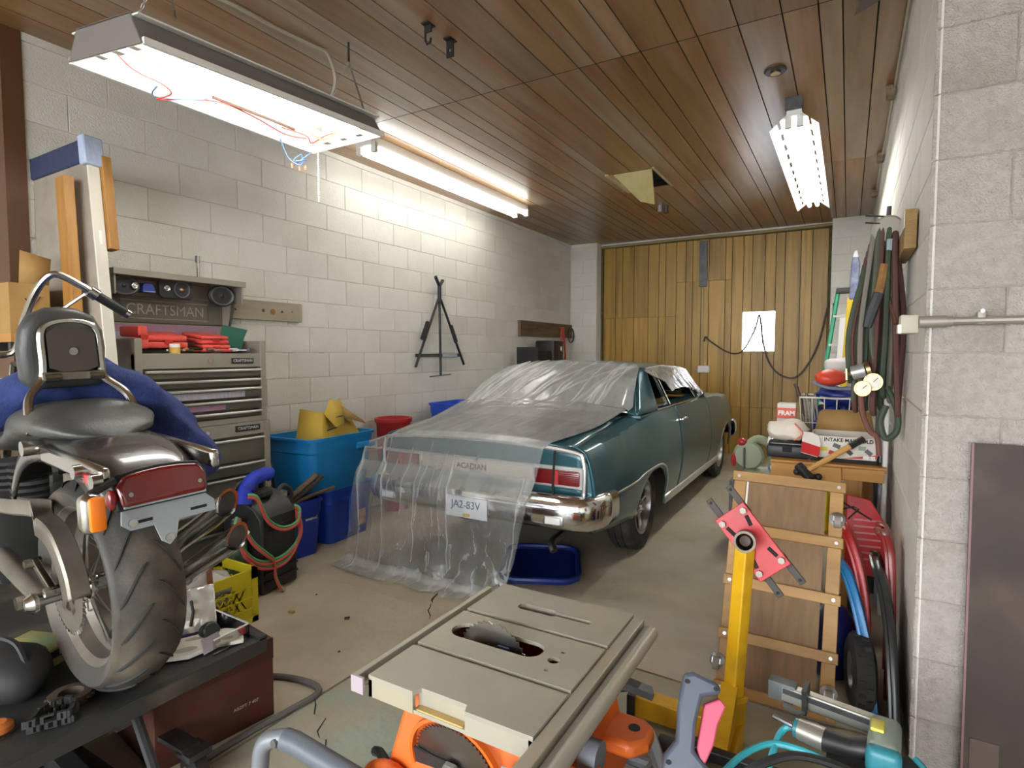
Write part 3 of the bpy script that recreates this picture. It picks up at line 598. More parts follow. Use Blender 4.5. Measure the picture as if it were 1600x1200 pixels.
# wheels: tyre, spoked mag rim
RIM = M('mag_rim', (.42, .41, .39), .3, 1, dirt=(.2, .18, .15), ds=12)
def wheel(cx, cy, side, par):
    K = KC @ T(cx, cy, .31) @ RY(90*side)
    w = B(K).lathe([(.185, -.08), (.25, -.095), (.292, -.088), (.308, -.065), (.311, -.03), (.303, -.028), (.303, -.022), (.312, -.02), (.312, .02), (.303, .022), (.303, .028), (.311, .03), (.308, .065), (.292, .088), (.25, .095), (.185, .08)], 40).build('wheel_tire', RUBBER, par)
    r = B(K).lathe([(.188, -.08), (.198, -.085), (.198, .088), (.19, .092), (.178, .085), (.168, .03), (.165, -.04), (.0, -.05)], 36).build('rim', RIM, w)
    for k in range(5):
        a = 2*pi*k/5+.3
        B(K @ Matrix.Rotation(a, 4, 'Z')).prism([(.03, -.032), (.10, -.026), (.175, -.034), (.175, .034), (.10, .026), (.03, .032)], .052, h0=.018).build('spoke', RIM, w, sm=0, bev=.006)
    B(K).lathe([(.052, .03), (.052, .06), (.034, .065), (.03, .085), (.022, .092), (0, .094)], 16).build('hub_cap', RIM, w)
    for k in range(5): a = 2*pi*k/5; B(K).cyl((.042*cos(a), .042*sin(a), .05), (.042*cos(a), .042*sin(a), .072), .008, n=6).build('lug_nut', CHROME, w)
for s in (-1, 1):
    for c in (1.02, 3.82): wheel(s*.665, c, s, car)

# ------------------------------------------------------------------ plastic sheet draped over the rear half
def plastic(name, white=.35, wr=1.0):
    m = bpy.data.materials.new(name); m.use_nodes = True; t = m.node_tree; t.nodes.clear(); L = t.links.new
    tc = _n(t, 'ShaderNodeTexCoord'); mp = _n(t, 'ShaderNodeMapping'); mp.inputs['Scale'].default_value = (2.2, .8, .8); L(tc.outputs['Object'], mp.inputs[0])
    n1 = _n(t, 'ShaderNodeTexNoise'); n1.inputs['Scale'].default_value = 3; n1.inputs['Detail'].default_value = 4; n1.inputs['Distortion'].default_value = 1.5; L(mp.outputs[0], n1.inputs['Vector'])
    n2 = _n(t, 'ShaderNodeTexNoise'); n2.inputs['Scale'].default_value = 14; n2.inputs['Detail'].default_value = 3; n2.inputs['Distortion'].default_value = .8; L(tc.outputs['Object'], n2.inputs['Vector'])
    ad = _n(t, 'ShaderNodeMath', operation='MULTIPLY_ADD'); ad.inputs[1].default_value = .5; L(n2.outputs[0], ad.inputs[0]); L(n1.outputs[0], ad.inputs[2])
    bp = _n(t, 'ShaderNodeBump'); bp.inputs['Strength'].default_value = wr; bp.inputs['Distance'].default_value = .008; L(ad.outputs[0], bp.inputs['Height'])
    tr = _n(t, 'ShaderNodeBsdfTransparent'); tr.inputs[0].default_value = (.97, .98, .98, 1)
    gl = _n(t, 'ShaderNodeBsdfGlossy'); gl.inputs['Roughness'].default_value = .22; L(bp.outputs[0], gl.inputs['Normal'])
    df = _n(t, 'ShaderNodeBsdfDiffuse'); df.inputs[0].default_value = (.74, .75, .73, 1)
    tl_ = _n(t, 'ShaderNodeBsdfTranslucent'); tl_.inputs[0].default_value = (.74, .75, .73, 1)
    m0 = _n(t, 'ShaderNodeMixShader'); m0.inputs[0].default_value = .35; L(df.outputs[0], m0.inputs[1]); L(tl_.outputs[0], m0.inputs[2])
    mr = _n(t, 'ShaderNodeMapRange'); mr.inputs[1].default_value = .35; mr.inputs[2].default_value = .75; mr.inputs[3].default_value = white*.85; mr.inputs[4].default_value = min(1, white*1.2); L(n1.outputs[0], mr.inputs[0])
    ge = _n(t, 'ShaderNodeNewGeometry'); sx_ = _n(t, 'ShaderNodeSeparateXYZ'); L(ge.outputs['Normal'], sx_.inputs[0]); ab = _n(t, 'ShaderNodeMath', operation='ABSOLUTE'); L(sx_.outputs['Z'], ab.inputs[0])
    md = _n(t, 'ShaderNodeMapRange'); md.inputs[1].default_value = .15; md.inputs[2].default_value = .8; md.inputs[3].default_value = .42; md.inputs[4].default_value = 1.35; L(ab.outputs[0], md.inputs[0])
    mu0 = _n(t, 'ShaderNodeMath', operation='MULTIPLY'); L(mr.outputs[0], mu0.inputs[0]); L(md.outputs[0], mu0.inputs[1])
    ca = _n(t, 'ShaderNodeAttribute', attribute_name='crease'); mu = _n(t, 'ShaderNodeMath', operation='MULTIPLY_ADD', use_clamp=True); mu.inputs[1].default_value = .45; L(ca.outputs['Fac'], mu.inputs[0]); L(mu0.outputs[0], mu.inputs[2])
    m1 = _n(t, 'ShaderNodeMixShader'); L(mu.outputs[0], m1.inputs[0]); L(tr.outputs[0], m1.inputs[1]); L(m0.outputs[0], m1.inputs[2])
    fr = _n(t, 'ShaderNodeFresnel'); fr.inputs[0].default_value = 1.6; L(bp.outputs[0], fr.inputs['Normal'])
    m2 = _n(t, 'ShaderNodeMixShader'); L(fr.outputs[0], m2.inputs[0]); L(m1.outputs[0], m2.inputs[1]); L(gl.outputs[0], m2.inputs[2])
    o = _n(t, 'ShaderNodeOutputMaterial'); L(m2.outputs[0], o.inputs[0]); return m
# profile along the car (local y, z), from the top of the rear window over deck and tail to the floor
prof = [(1.47, 1.325), (1.40, 1.315), (1.22, 1.25), (1.05, 1.165), (.93, 1.085), (.84, 1.04), (.72, 1.005), (.5, .955), (.25, .92), (.02, .89), (-.045, .868), (-.075, .78), (-.11, .68), (-.155, .615), (-.175, .575), (-.19, .50), (-.195, .40), (-.20, .25), (-.215, .12), (-.235, .045), (-.27, .012), (-.36, .008)]
sv = [0]
for a, b_ in zip(prof, prof[1:]): sv.append(sv[-1]+math.dist(a, b_))
TOT = sv[-1]; T1 = list(zip(sv, [p[0] for p in prof])); T2 = list(zip(sv, [p[1] for p in prof]))
sE = sv[10]; sW = sv[5]          # arc length at the tail edge and at the window base
rl = random.Random(31); CRS = []  # crease lines in (x, s): start, end, width, strength
for k in range(20): xa = rl.uniform(-.45, .62); CRS.append((xa, rl.uniform(-.02, .12), xa-rl.uniform(.15, .42), sW+rl.uniform(-.12, .12), rl.uniform(.004, .009), rl.uniform(.4, 1)))
for k in range(6): xa = rl.uniform(.30, .62); CRS.append((xa, .0, xa-rl.uniform(-.02, .10), sW-.02, .006, .8))
for k in range(8): xa = rl.uniform(-.5, .3); ss = sW+rl.uniform(-.03, .2); CRS.append((xa, ss, xa+rl.uniform(.2, .5), ss+rl.uniform(-.06, .04), rl.uniform(.004, .007), rl.uniform(.3, .8)))
for k in range(11): xa = rl.uniform(-.85, .44); CRS.append((xa, sE+rl.uniform(.0, .25), xa+rl.uniform(-.06, .06), TOT-rl.uniform(.1, .5), rl.uniform(.0025, .005), rl.uniform(.3, .7)))
CRS += [(-.88, TOT-.12, .3, TOT-.10, .012, .3), (-.86, sE-.02, -.8, TOT-.05, .008, .8)]
def crease(x, s_):
    r = 0
    for (x0_, s0_, x1_, s1_, w_, k_) in CRS:
        if x < min(x0_, x1_)-.03 or x > max(x0_, x1_)+.03 or s_ < min(s0_, s1_)-.03 or s_ > max(s0_, s1_)+.03: continue
        dx, ds_ = x1_-x0_, s1_-s0_; t_ = max(0, min(1, ((x-x0_)*dx+(s_-s0_)*ds_)/(dx*dx+ds_*ds_))); wob = .012*noise.noise(Vector((s_*9, x0_*20, x*9)))
        d2 = (x-x0_-dx*t_+wob)**2+(s_-s0_-ds_*t_)**2; r = max(r, k_*math.exp(-d2/(w_*w_)))
    return r
CV = []
def sheet_pt(u, v):
    s_ = v*TOT; y, z = itp(s_, T1), itp(s_, T2)
    xl = itp(s_, [(0, -.57), (sW-.1, -.70), (sW+.1, -.80), (sE, -.84), (TOT, -.93)]); xr = itp(s_, [(0, .57), (sW-.08, .70), (sW+.12, .66), (sW+.5, .60), (sE, .50), (sE+.3, .47), (TOT, .33)])
    x = lerp(xl, xr, u); hang = max(0, (s_-sE)/(TOT-sE)); cv = crease(x, s_)
    if hang > .35:
        rn_ = 1-abs(noise.noise(Vector((x*13, s_*8, 4.4)))*1.3+.4*noise.noise(Vector((x*31, s_*24, 1.4)))); cv = max(cv, min(1, max(0, (rn_-.86)/.14))*min(1, (hang-.35)/.4)*.75*(.35+.65*min(1, max(0, (x+.6)/.5))))
    CV.append(cv)
    f = noise.noise(Vector((x*7, v*2.0, 3.1)))*.6+noise.noise(Vector((x*15+v*6, v*3.0, 7.7)))*.4
    if s_ < sE:
        z -= (.05 if s_ < sW else .03)*min(1, abs(x)/.62)**2.4
        if abs(x) > .66: z -= .4*(abs(x)-.66)
        z += .010+.010*cv+(.010*abs(f) if s_ < sW else .004*abs(f))
    else:
        if s_ < sE+.1 and abs(x) > .66: z -= .3*(abs(x)-.66)
        y += f*(.004+.03*hang)-.014*hang*sin(x*19+2*sin(x*5))-.010*cv; x += .02*hang*noise.noise(Vector((x*5, v*8, 1.3)))
        if hang > .85: z = max(z+.02*abs(f), .004)
    return (x, y, z)
b = B(KC); b.grid(sheet_pt, 240, 190)
sheet = b.build('plastic_sheet', plastic('clear_film', .40, .45), sm=180); tag(sheet, 'crinkled clear plastic sheet draped over rear window, trunk and tail of the car', 'plastic sheet')
at_ = sheet.data.attributes.new('crease', 'FLOAT', 'POINT'); at_.data.foreach_set('value', CV)
# side flap of film over the top of the right windows
b = B(KC)
def flap(u, v):
    y = lerp(1.42, 2.78, u); z0 = 1.31-.03*((y-2)/.6)**2-.02; x0 = .60
    L = itp(y, [(1.42, .08), (1.6, .17), (2.1, .18), (2.5, .20), (2.62, .30), (2.78, .34)])
    f = noise.noise(Vector((y*14, v*1.5, 2.2)))
    return (x0+v*.17+.012*f*v+.012, y+.02*v*f+(.25*v if y > 2.55 else 0), z0-L*v-.02*v*abs(f))
b.grid(flap, 60, 14); o = b.build('film_flap', plastic('clear_film_side', .38, .8), sheet, sm=180)
# ------------------------------------------------------------------ motorcycle lift and motorcycle
LT = M('lift_paint', (.035, .036, .033), .5, col2=(.02, .02, .02), vs=5, dirt=(.16, .14, .10), ds=5, da=.6, bump=.1)
lift = thing('lift_table', 'dark steel motorcycle lift table carrying the motorcycle', 'lift table', (-2.75, .9, 0))
ZT = .37
B().box(-3.75, -1.79, .48, 1.31, ZT-.05, ZT).build('platform', LT, lift, sm=0, bev=.004)
B().box(-3.75, -1.79, 1.28, 1.31, ZT, ZT+.012).build('rail', LT, lift, sm=0); B().box(-1.82, -1.79, .48, 1.31, ZT, ZT+.004).build('end_lip', LT, lift, sm=0)
for y in (.55, .80):
    B().cb((-2.6, y, .18), (1.5, .05, .06), (0, 9, 0)).build('scissor_arm', DSTEEL, lift, sm=0); B().cb((-2.6, y+.06, .18), (1.5, .04, .06), (0, -9, 0)).build('scissor_arm', DSTEEL, lift, sm=0)
    B().box(-3.5, -1.9, y-.04, y+.1, .0, .06).build('base_rail', DSTEEL, lift, sm=0)
B().box(-1.96, -1.9, .5, .93, 0, .06).build('base_cross', DSTEEL, lift, sm=0)
B().tube([(-1.98, .93, .32), (-1.80, .93, .06)], .016, 8).build('locking_bar', BLACK, lift)
B().cyl((-1.80, 1.02, .05), (-1.80, 1.06, .05), .05, n=20).build('caster', BLACK, lift); B().cyl((-1.80, 1.012, .05), (-1.80, 1.068, .05), .022, n=14).build('caster_hub', CHROME, lift); B().box(-1.84, -1.76, 1.0, 1.075, .10, .12).box(-1.95, -1.80, 1.0, 1.06, .115, .13).build('caster_fork', DSTEEL, lift, sm=0)

KB = T(-1.97, .90, ZT) @ RZ(175) @ RX(-2)
bike = thing('motorcycle', 'black and chrome motorcycle with backrest and wide rear tire on the lift', 'motorcycle', (-2.7, .93, ZT))
BP = M('bike_black', (.02, .019, .020), .26, coat=.5, dirt=(.14, .12, .10), ds=4, da=.55)
CHR2 = M('bike_chrome', (.50, .49, .47), .18, 1, dirt=(.24, .21, .17), ds=7, da=.6)
TIREM = M('bike_tire', (.045, .041, .035), .6, dirt=(.20, .165, .115), ds=4, da=.75, bump=.1)
DUSTM = M('dusty_metal', (.27, .245, .205), .45, .7, col2=(.17, .15, .12), vs=9)
def bwheel(par, cx, r, hw, rr, front=False):
    K = KB @ T(cx, 0, r) @ RX(90)
    n = 48; prof = [(rr, -hw*.78), (rr+.03, -hw*.98), (lerp(rr, r, .55), -hw), (r-.030, -hw*.92)]
    for i in range(9): a = -1+2*(i/8); prof.append((r-.028*abs(a)**2.2, hw*.86*a))
    prof += [(r-.030, hw*.92), (lerp(rr, r, .55), hw), (rr+.03, hw*.98), (rr, hw*.78)]
    w = B(K).lathe(prof, n).build('tire', TIREM, par)
    if not front:
        # curved tread grooves, dark strips slightly sunk into the crown
        for k in range(18):
            for sgn in (-1, 1):
                pts = []
                for i in range(9):
                    t = i/8; a = 2*pi*k/18+(.5 if sgn > 0 else .5+pi/18)+.34*t**1.4; h = sgn*hw*(.10+.76*t); q = h/(hw*.86)
                    rad = r-.028*abs(q)**2.2+.0005; pts.append((rad*cos(a), rad*sin(a), h))
                B(K).tube(pts, [.002]+[.0065]*7+[.002], 5, flat=.5).build('tread_groove', BLACKM, w)
    B(K).lathe([(rr+.012, -hw*.80), (rr-.002, -hw*.78), (rr-.018, -hw*.6), (rr-.02, -hw*.2), (rr-.035, 0), (rr-.02, hw*.2), (rr-.018, hw*.6), (rr-.002, hw*.78), (rr+.012, hw*.80)], n).build('rim', DUSTM, w)
    B(K).lathe([(0, -.075), (.03, -.075), (.045, -.06), (.045, -.045), (.028, -.035), (.028, .035), (.045, .045), (.045, .06), (.03, .075), (0, .075)], 18).build('hub', CHR2, w)
    for k in range(28):
        a = 2*pi*k/28; z = .05*(1 if k % 2 else -1); a2 = a+(.30 if k % 4 < 2 else -.30)
        B(K).cyl((.044*cos(a), .044*sin(a), z), ((rr-.03)*cos(a2), (rr-.03)*sin(a2), z*.25), .0028, n=5, cap=False).build('spoke', STEEL, w)
    return w
rw = bwheel(bike, 0, .33, .095, .243)
K = KB @ T(0, 0, .33) @ RX(90)
# sprocket, left side is local +Y -> axis h negative
b = B(K); teeth = []
for i in range(96):
    a = 2*pi*i/96; teeth.append(((.125 if i % 2 else .133)*cos(a), (.125 if i % 2 else .133)*sin(a)))
b.lathe([(.06, -.110), (.122, -.110), (.122, -.104), (.06, -.104), (.06, -.110)], 40); b.build('sprocket', DUSTM, bike)
for i in range(44): a = 2*pi*i/44; B(K).cyl((.121*cos(a), .121*sin(a), -.107), (.134*cos(a), .134*sin(a), -.107), .0045, .0025, 5).build('sprocket_tooth', STEEL, bike)
for i in range(5): a = 2*pi*i/5+.2; B(K).prism([(.02, -.012), (.075, -.016), (.075, .016), (.02, .012)], -.104, Matrix.Rotation(a, 4, 'Z'), h0=-.110).build('sprocket_arm', DUSTM, bike, sm=0)
# belt guard: arc cover over the sprocket
b = B(KB); arc = [(.46, .505), (.28, .525), (.14, .545), (.04, .55), (-.05, .53), (-.115, .48), (-.16, .42), (-.178, .36)]
pts = sp([(x, 0, z) for x, z in arc], 5); vs = []; fs = []
for i, p in enumerate(pts):
    t = (pts[min(i+1, len(pts)-1)]-pts[max(i-1, 0)]).normalized(); nrm = V(-t.z, 0, t.x); nrm = nrm if nrm.z > 0 or nrm.x < 0 else -nrm
    for (dy, dn) in ((.155, -.05), (.155, -.006), (.150, 0), (.108, 0), (.105, -.006), (.105, -.04)): vs.append((p.x+nrm.x*dn, dy, p.z+nrm.z*dn))
m = 6
for i in range(len(pts)-1):
    for j in range(m-1): fs.append((i*m+j, (i+1)*m+j, (i+1)*m+j+1, i*m+j+1))
b.add(vs, fs).build('belt_guard', DUSTM, bike, solid=.004, off=0)
B(KB).cb((-.02, .165, .40), (.15, .018, .022), (0, -22, 0)).build('guard_bracket', CHR2, bike, bev=.003); B(KB).cyl((.05, .15, .425), (.05, .19, .425), .014, n=6).build('bolt', CHR2, bike); B(KB).cyl((-.085, .15, .372), (-.085, .185, .372), .014, n=6).build('bolt', CHR2, bike)
B(KB).tube([(.45, .15, .36), (.15, .165, .35), (-.02, .168, .335)], [.032, .03, .028], 10, flat=.8).build('swing_arm', DUSTM, bike); B(KB).tube([(.45, -.15, .36), (.0, -.16, .335)], .03, 10).build('swing_arm', DUSTM, bike)
B(KB).cyl((-.02, -.19, .33), (-.02, .20, .33), .016, n=10).build('axle', STEEL, bike); B(KB).lathe([(0, 0), (.026, 0), (.03, .012), (.018, .03), (0, .032)], 10, T(-.02, .185, .33) @ RX(-90)).build('axle_nut', CHR2, bike); B(KB).cyl((.10, .175, .30), (.10, .205, .30), .02, n=6).build('adjuster', CHR2, bike)
# rear fender
fp = sp([(.42, 0, .60), (.33, 0, .70), (.2, 0, .765), (.03, 0, .792), (-.13, 0, .787), (-.27, 0, .752), (-.36, 0, .70), (-.395, 0, .655)], 4); b = B(KB); vs = []; fs = []
cs = [(-1, -.075), (-1.0, -.04), (-.93, -.012), (-.75, -.001), (-.4, .004), (0, .006), (.4, .004), (.75, -.001), (.93, -.012), (1.0, -.04), (1, -.075)]
for i, p in enumerate(fp):
    t = (fp[min(i+1, len(fp)-1)]-fp[max(i-1, 0)]).normalized(); nrm = V(t.z, 0, -t.x); k = i/(len(fp)-1)
    nrm = -nrm if nrm.z < -.3 else nrm
    if nrm.x > 0 and p.x < -.2: nrm = -nrm
    wd = .122+.006*k
    for (a, d) in cs: vs.append((p.x+nrm.x*d, a*wd, p.z+nrm.z*d))
m = len(cs)
for i in range(len(fp)-1):
    for j in range(m-1): fs.append((i*m+j, (i+1)*m+j, (i+1)*m+j+1, i*m+j+1))
b.add(vs, fs).build('rear_fender', BP, bike, sm=60, solid=.006, off=0)
# tail light: long flat oval lens in the fender tip
LK = KB @ T(-.392, 0, .668) @ RY(-72)
pl = [(sgx*1.3+.006, sgy) for sgx, sgy in [(-.035, -.112), (.015, -.118), (.037, -.10), (.043, -.05), (.045, 0), (.043, .05), (.037, .10), (.015, .118), (-.035, .112)]]
tlb = B(LK).prism(pl, .022, h0=-.004).build('tail_light', BLACK, bike, bev=.004); B(LK).prism([(x*.86, y*.93) for x, y in pl], .04, h0=.018).build('lens', M('deep_red_lens', (.16, .004, .006), .15, coat=1, dirt=(.2, .03, .02), da=.3), tlb, bev=.012, seg=3)
for y in (.085, -.085): B(LK).cyl((-.005, y, .036), (-.005, y, .044), .006, n=8).build('screw', CHR2, tlb)
# plate bracket
BK = KB @ T(-.41, 0, .61) @ RY(-80); GALV = M('galvanised', (.42, .47, .52), .45, .6, dirt=(.3, .26, .2), ds=6)
br = B(BK).prism([(.03, -.10), (.03, .10), (-.012, .105), (-.03, .085), (-.03, .03), (-.075, .018), (-.09, .0), (-.075, -.018), (-.03, -.03), (-.03, -.13), (.0, -.13)], .006).build('plate_bracket', GALV, bike, sm=0); B(BK).prism([(.028, -.10), (.034, -.10), (.034, .10), (.028, .10)], .03).build('flange', GALV, br, sm=0)
for (x, y) in ((-.072, 0), (-.012, .08)): B(BK).cyl((x, y, .004), (x, y, .012), .011, n=10).build('bolt', CHR2, br)
for y in (.055, -.085): B(BK).box(-.016, -.008, y-.022, y+.022, .0055, .0068).build('slot', BLACKM, br, sm=0)
# fender struts
for s in (1, -1):
    st = B(KB).cb((-.22, s*.135, .738), (.42, .026, .052), (0, -3, 0)).build('fender_strut', CHR2, bike, bev=.010)
    if s > 0:
        B(KB).rbox((-.37, .151, .722), (.055, .01, .026), .004).build('reflector', M('red_reflector', (.4, .01, .02), .2), st)
        for x in (-.31, -.425): B(KB).cyl((x, .145, .735 if x > -.4 else .725), (x, .166, .735 if x > -.4 else .725), .018, n=12).build('bolt', CHR2, st)
        B(KB).cyl((.02, .13, .765), (.02, .18, .765), .022, n=12).build('grommet', CHR2, st); B(KB).cyl((-.435, .12, .72), (-.45, .18, .70), .010, n=8).build('signal_stem', BLACK, st)
sg = B(KB).rbox((-.465, .185, .66), (.05, .045, .095), .018, seg=3).build('turn_signal', CHR2, bike); B(KB).rbox((-.488, .178, .66), (.022, .034, .082), .008, seg=2).build('amber_lens', M('amber', (.85, .20, .01), .25), sg)
B(KB).sph((-.40, .115, .665), (.02, .015, .028), 10, 6).build('marker_lamp', LENS, bike)
# seat
LEATH = M('seat_leather', (.045, .045, .042), .42, dirt=(.16, .15, .13), ds=3, da=.5, bump=.12, bs=120)
def seat(u, v):
    a = 2*pi*u; x = lerp(-.15, .56, v); t = v
    hw = itp(t, [(0, .02), (.05, .11), (.2, .16), (.45, .17), (.6, .16), (.8, .17), (1, .10)]); top = itp(t, [(0, .79), (.06, .825), (.2, .865), (.4, .885), (.52, .875), (.6, .80), (.8, .77), (1, .78)]); bot = itp(t, [(0, .785), (.3, .775), (1, .68)])
    c, s_ = cos(a), sin(a); return (x, -.0+hw*(abs(c)**.75)*(1 if c > 0 else -1), (top+bot)/2+(top-bot)/2*(abs(s_)**.8)*(1 if s_ > 0 else -1))
B(KB).grid(seat, 28, 26, closeu=True).build('seat', LEATH, bike, sm=80)
# backrest and sissy bar
pad = B(KB @ T(.16, .012, 1.04) @ RY(90-6) @ RZ(90)); pad.prism([(-.095, -.125), (.095, -.125), (.11, -.09), (.115, 0), (.108, .06), (.085, .105), (.04, .128), (0, .132), (-.04, .128), (-.085, .105), (-.108, .06), (-.115, 0), (-.11, -.09)], .075, h0=0)
for i, v in enumerate(pad.v): pass
pd = pad.build('backrest_pad', LEATH, bike, sm=60, bev=.028, seg=4)
SB = sp([(.05, .145, .80), (.11, .13, .89), (.15, .085, .945), (.152, .076, .99), (.158, .074, 1.09), (.16, .05, 1.122), (.16, 0, 1.132), (.16, -.05, 1.122), (.158, -.074, 1.09), (.152, -.076, .99), (.15, -.085, .945), (.11, -.13, .89), (.05, -.145, .80)], 5)
sb = B(KB).tube(SB, .0125, 8).build('sissy_bar', CHR2, bike); B(KB).box(.138, .158, -.085, .085, .945, .972).build('cross_bar', DUSTM, sb, bev=.003)
B(KB).prism([(-.064, -.055), (-.035, -.068), (.035, -.068), (.064, -.055), (.064, .05), (.035, .072), (-.035, .072), (-.064, .05)], .006, T(.148, 0, 1.04) @ RY(-84) @ RZ(-90)).build('back_plate', M('back_plate', (.10, .085, .075), .4, .5), sb, sm=0); B(KB).cyl((.146, 0, 1.035), (.135, 0, 1.035), .012, n=12).build('button', STEEL, sb)
for y in (-.058, .058): B(KB).cyl((.14, y-.02, .955), (.14, y+.02, .955), .013, n=8).build('clamp', CHR2, sb)
# exhausts
for (a, c) in (((.5, .30), [(.10, .345), (-.05, .405), (-.24, .505), (-.34, .565)]), ((.4, .18), [(.0, .26), (-.1, .31), (-.28, .41), (-.385, .47)])):
    pth = [(a[0]+.25, -.19, a[1]), (a[0], -.20, a[1]+.02)]+[(x, -.205, z) for x, z in c]
    p = V(c[-1][0], -.205, c[-1][1]); q = V(c[-2][0], -.205, c[-2][1]); dd = (KB.to_3x3() @ (p-q)).normalized(); up_ = (V(0, 0, 1)-dd*dd.z).normalized(); pc_ = KB @ p
    eb = B(KB).tube(sp(pth, 4), .034, 16)
    for i in range(len(eb.v)-16, len(eb.v)): eb.v[i] = eb.v[i]+dd*(eb.v[i]-pc_).dot(up_)*1.3
    e = eb.build('exhaust_pipe', CHR2, bike); tb_ = B(KB).tube([p-(p-q).normalized()*.002, p+(p-q).normalized()*.0015], .026, 16)
    for i in range(len(tb_.v)): tb_.v[i] = tb_.v[i]+dd*(tb_.v[i]-pc_).dot(up_)*1.3
    tb_.build('tip_bore', DSTEEL, e)
# engine, frame, tank, forks, front wheel
B(KB).rbox((.72, 0, .36), (.36, .3, .3), .04).build('engine_case', BLACKM, bike); 
for sgn, xx in ((-1, .62), (1, .82)): 
    for i in range(6): B(KB @ T(xx, 0, .48+.025*i) @ RY(0)).lathe([(.03, 0), (.075, 0), (.075, .012), (.03, .012)], 16, cap=True).build('cooling_fin', BLACKM, bike)
B(KB).tube(sp([(.42, 0, .42), (.40, 0, .68), (.62, 0, .80), (1.05, 0, .88), (1.12, 0, .78), (1.0, 0, .28), (.5, 0, .2)], 4), .02, 8).build('frame', BP, bike)
B(KB).sph((.78, 0, .83), (.27, .14, .11), 18, 10).build('fuel_tank', BP, bike)
for s in (1, -1): B(KB).tube([(1.06, s*.09, .98), (1.42, s*.09, .33)], .024, 10).build('fork', CHR2, bike)
bwheel(bike, 1.42, .33, .05, .26, True)
hb = B(KB).tube(sp([(.92, .0, 1.02), (.90, -.05, 1.04), (.80, -.06, 1.16), (.70, -.08, 1.27), (.66, -.125, 1.325), (.64, -.20, 1.285), (.635, -.24, 1.255)], 6)+[V(.63, -.355, 1.175)], .0135, 10).tube(sp([(.92, .0, 1.02), (.90, .05, 1.04), (.80, .06, 1.16), (.70, .08, 1.27), (.66, .125, 1.325), (.64, .20, 1.285), (.635, .24, 1.255)], 6)+[V(.63, .355, 1.175)], .0135, 10).build('handlebar', CHR2, bike)
for s in (1, -1):
    B(KB).cyl((.635, s*.252, 1.247), (.632, s*.345, 1.182), .019, n=12).build('grip', BLACK, hb); B(KB).cyl((.632, s*.345, 1.182), (.630, s*.358, 1.173), .021, n=12).build('grip_cap', CHR2, hb); B(KB).cyl((.637, s*.225, 1.266), (.636, s*.25, 1.248), .025, n=12).build('collar', CHR2, hb)
    B(KB).tube(sp([(.66, s*.22, 1.255), (.70, s*.16, 1.20), (.78, s*.10, 1.13)], 4), .007, 6).build('brake_line', STEEL, hb)
# blue cloth hanging over the tank and the right side
CL = M('blue_denim', (.018, .036, .15), .85, col2=(.03, .055, .21), vs=12, bump=.4, bs=90)
def cloth(u, v):
    p = sp_cl(v); a = 2*pi*u; f = noise.noise(Vector((v*6, cos(a)*1.5, sin(a)*1.5)))
    rx = itp(v, [(0, .05), (.08, .13), (.3, .17), (.6, .15), (.9, .11), (1, .03)])*(1+.15*f); rn = itp(v, [(0, .02), (.08, .06), (.4, .085), (.9, .075), (1, .03)])*(1+.25*f)
    return (p[0]+rx*cos(a)*.9, p[1]+rn*sin(a)*p[3], p[2]+rn*sin(a)*p[4])
_c = sp([(.36, .22, .80), (.37, .12, .875), (.38, 0, .91), (.37, -.13, .92), (.33, -.24, .86), (.28, -.32, .75), (.22, -.38, .65), (.18, -.42, .56)], 6)
def sp_cl(v):
    i = min(int(v*(len(_c)-1)), len(_c)-2); f = v*(len(_c)-1)-i; p = _c[i].lerp(_c[i+1], f); d = (_c[i+1]-_c[i]).normalized(); return (p.x, p.y, p.z, -d.z, d.y)
b = B(KB).grid(cloth, 28, 40, closeu=True); crumple(b, .02, 11); crumple(b, .008, 30); o = b.build('blue_jacket', CL, sm=80); tag(o, 'rumpled blue denim cloth hanging over the motorcycle tank', 'cloth')

# ------------------------------------------------------------------ things lying on the lift
def lathe_at(b, prof, x, y, z, n=20, rot=None): return b.lathe(prof, n, T(x, y, z) @ (rot or Matrix()))
sp_ = thing('loose_sprocket', 'small rusty sprocket ring lying on the lift table', 'sprocket', (-1.97, .775, ZT))
b = B(); lathe_at(b, [(.032, 0), (.055, 0), (.055, .022), (.032, .022), (.032, 0)], -1.97, .775, ZT, 24); b.build('ring', M('rusty', (.16, .11, .07), .6, .5, col2=(.08, .06, .05), vs=30), sp_)
b = B()
for i in range(18): a = 2*pi*i/18; b.cyl((-1.97+.053*cos(a), .775+.053*sin(a), ZT+.011), (-1.97+.064*cos(a), .775+.064*sin(a), ZT+.011), .007, .004, 5)
b.build('teeth', DSTEEL, sp_)
ch = thing('drive_chain', 'greasy black roller chain piled beside the small sprocket', 'chain', (-1.92, .70, ZT))
pth = []; rr = random.Random(3)
for lay, (cx, cy) in enumerate([(-1.885, .70), (-1.895, .69)]):
    for i in range(26): a = 2*pi*i/26; pth.append(V(cx+.035*cos(a)+.012*lay+.05*sin(a*2)*.3, cy+.055*sin(a)+.02*cos(a*3)*.4, ZT+.013+lay*.02))
b = B()
for i in range(len(pth)-1):
    p, q = pth[i], pth[i+1]; d = (q-p).normalized(); z = V(0, 0, 1); b.cyl(p-z*.009, p+z*.009, .0065, n=6)
    if i % 2 == 0: b.cb(p.lerp(q, .5)+z*.009, ((q-p).length+.01, .011, .003), (0, 0, math.degrees(math.atan2(d.y, d.x)))); b.cb(p.lerp(q, .5)-z*.009, ((q-p).length+.01, .011, .003), (0, 0, math.degrees(math.atan2(d.y, d.x))))
b.build('links', DSTEEL, ch)
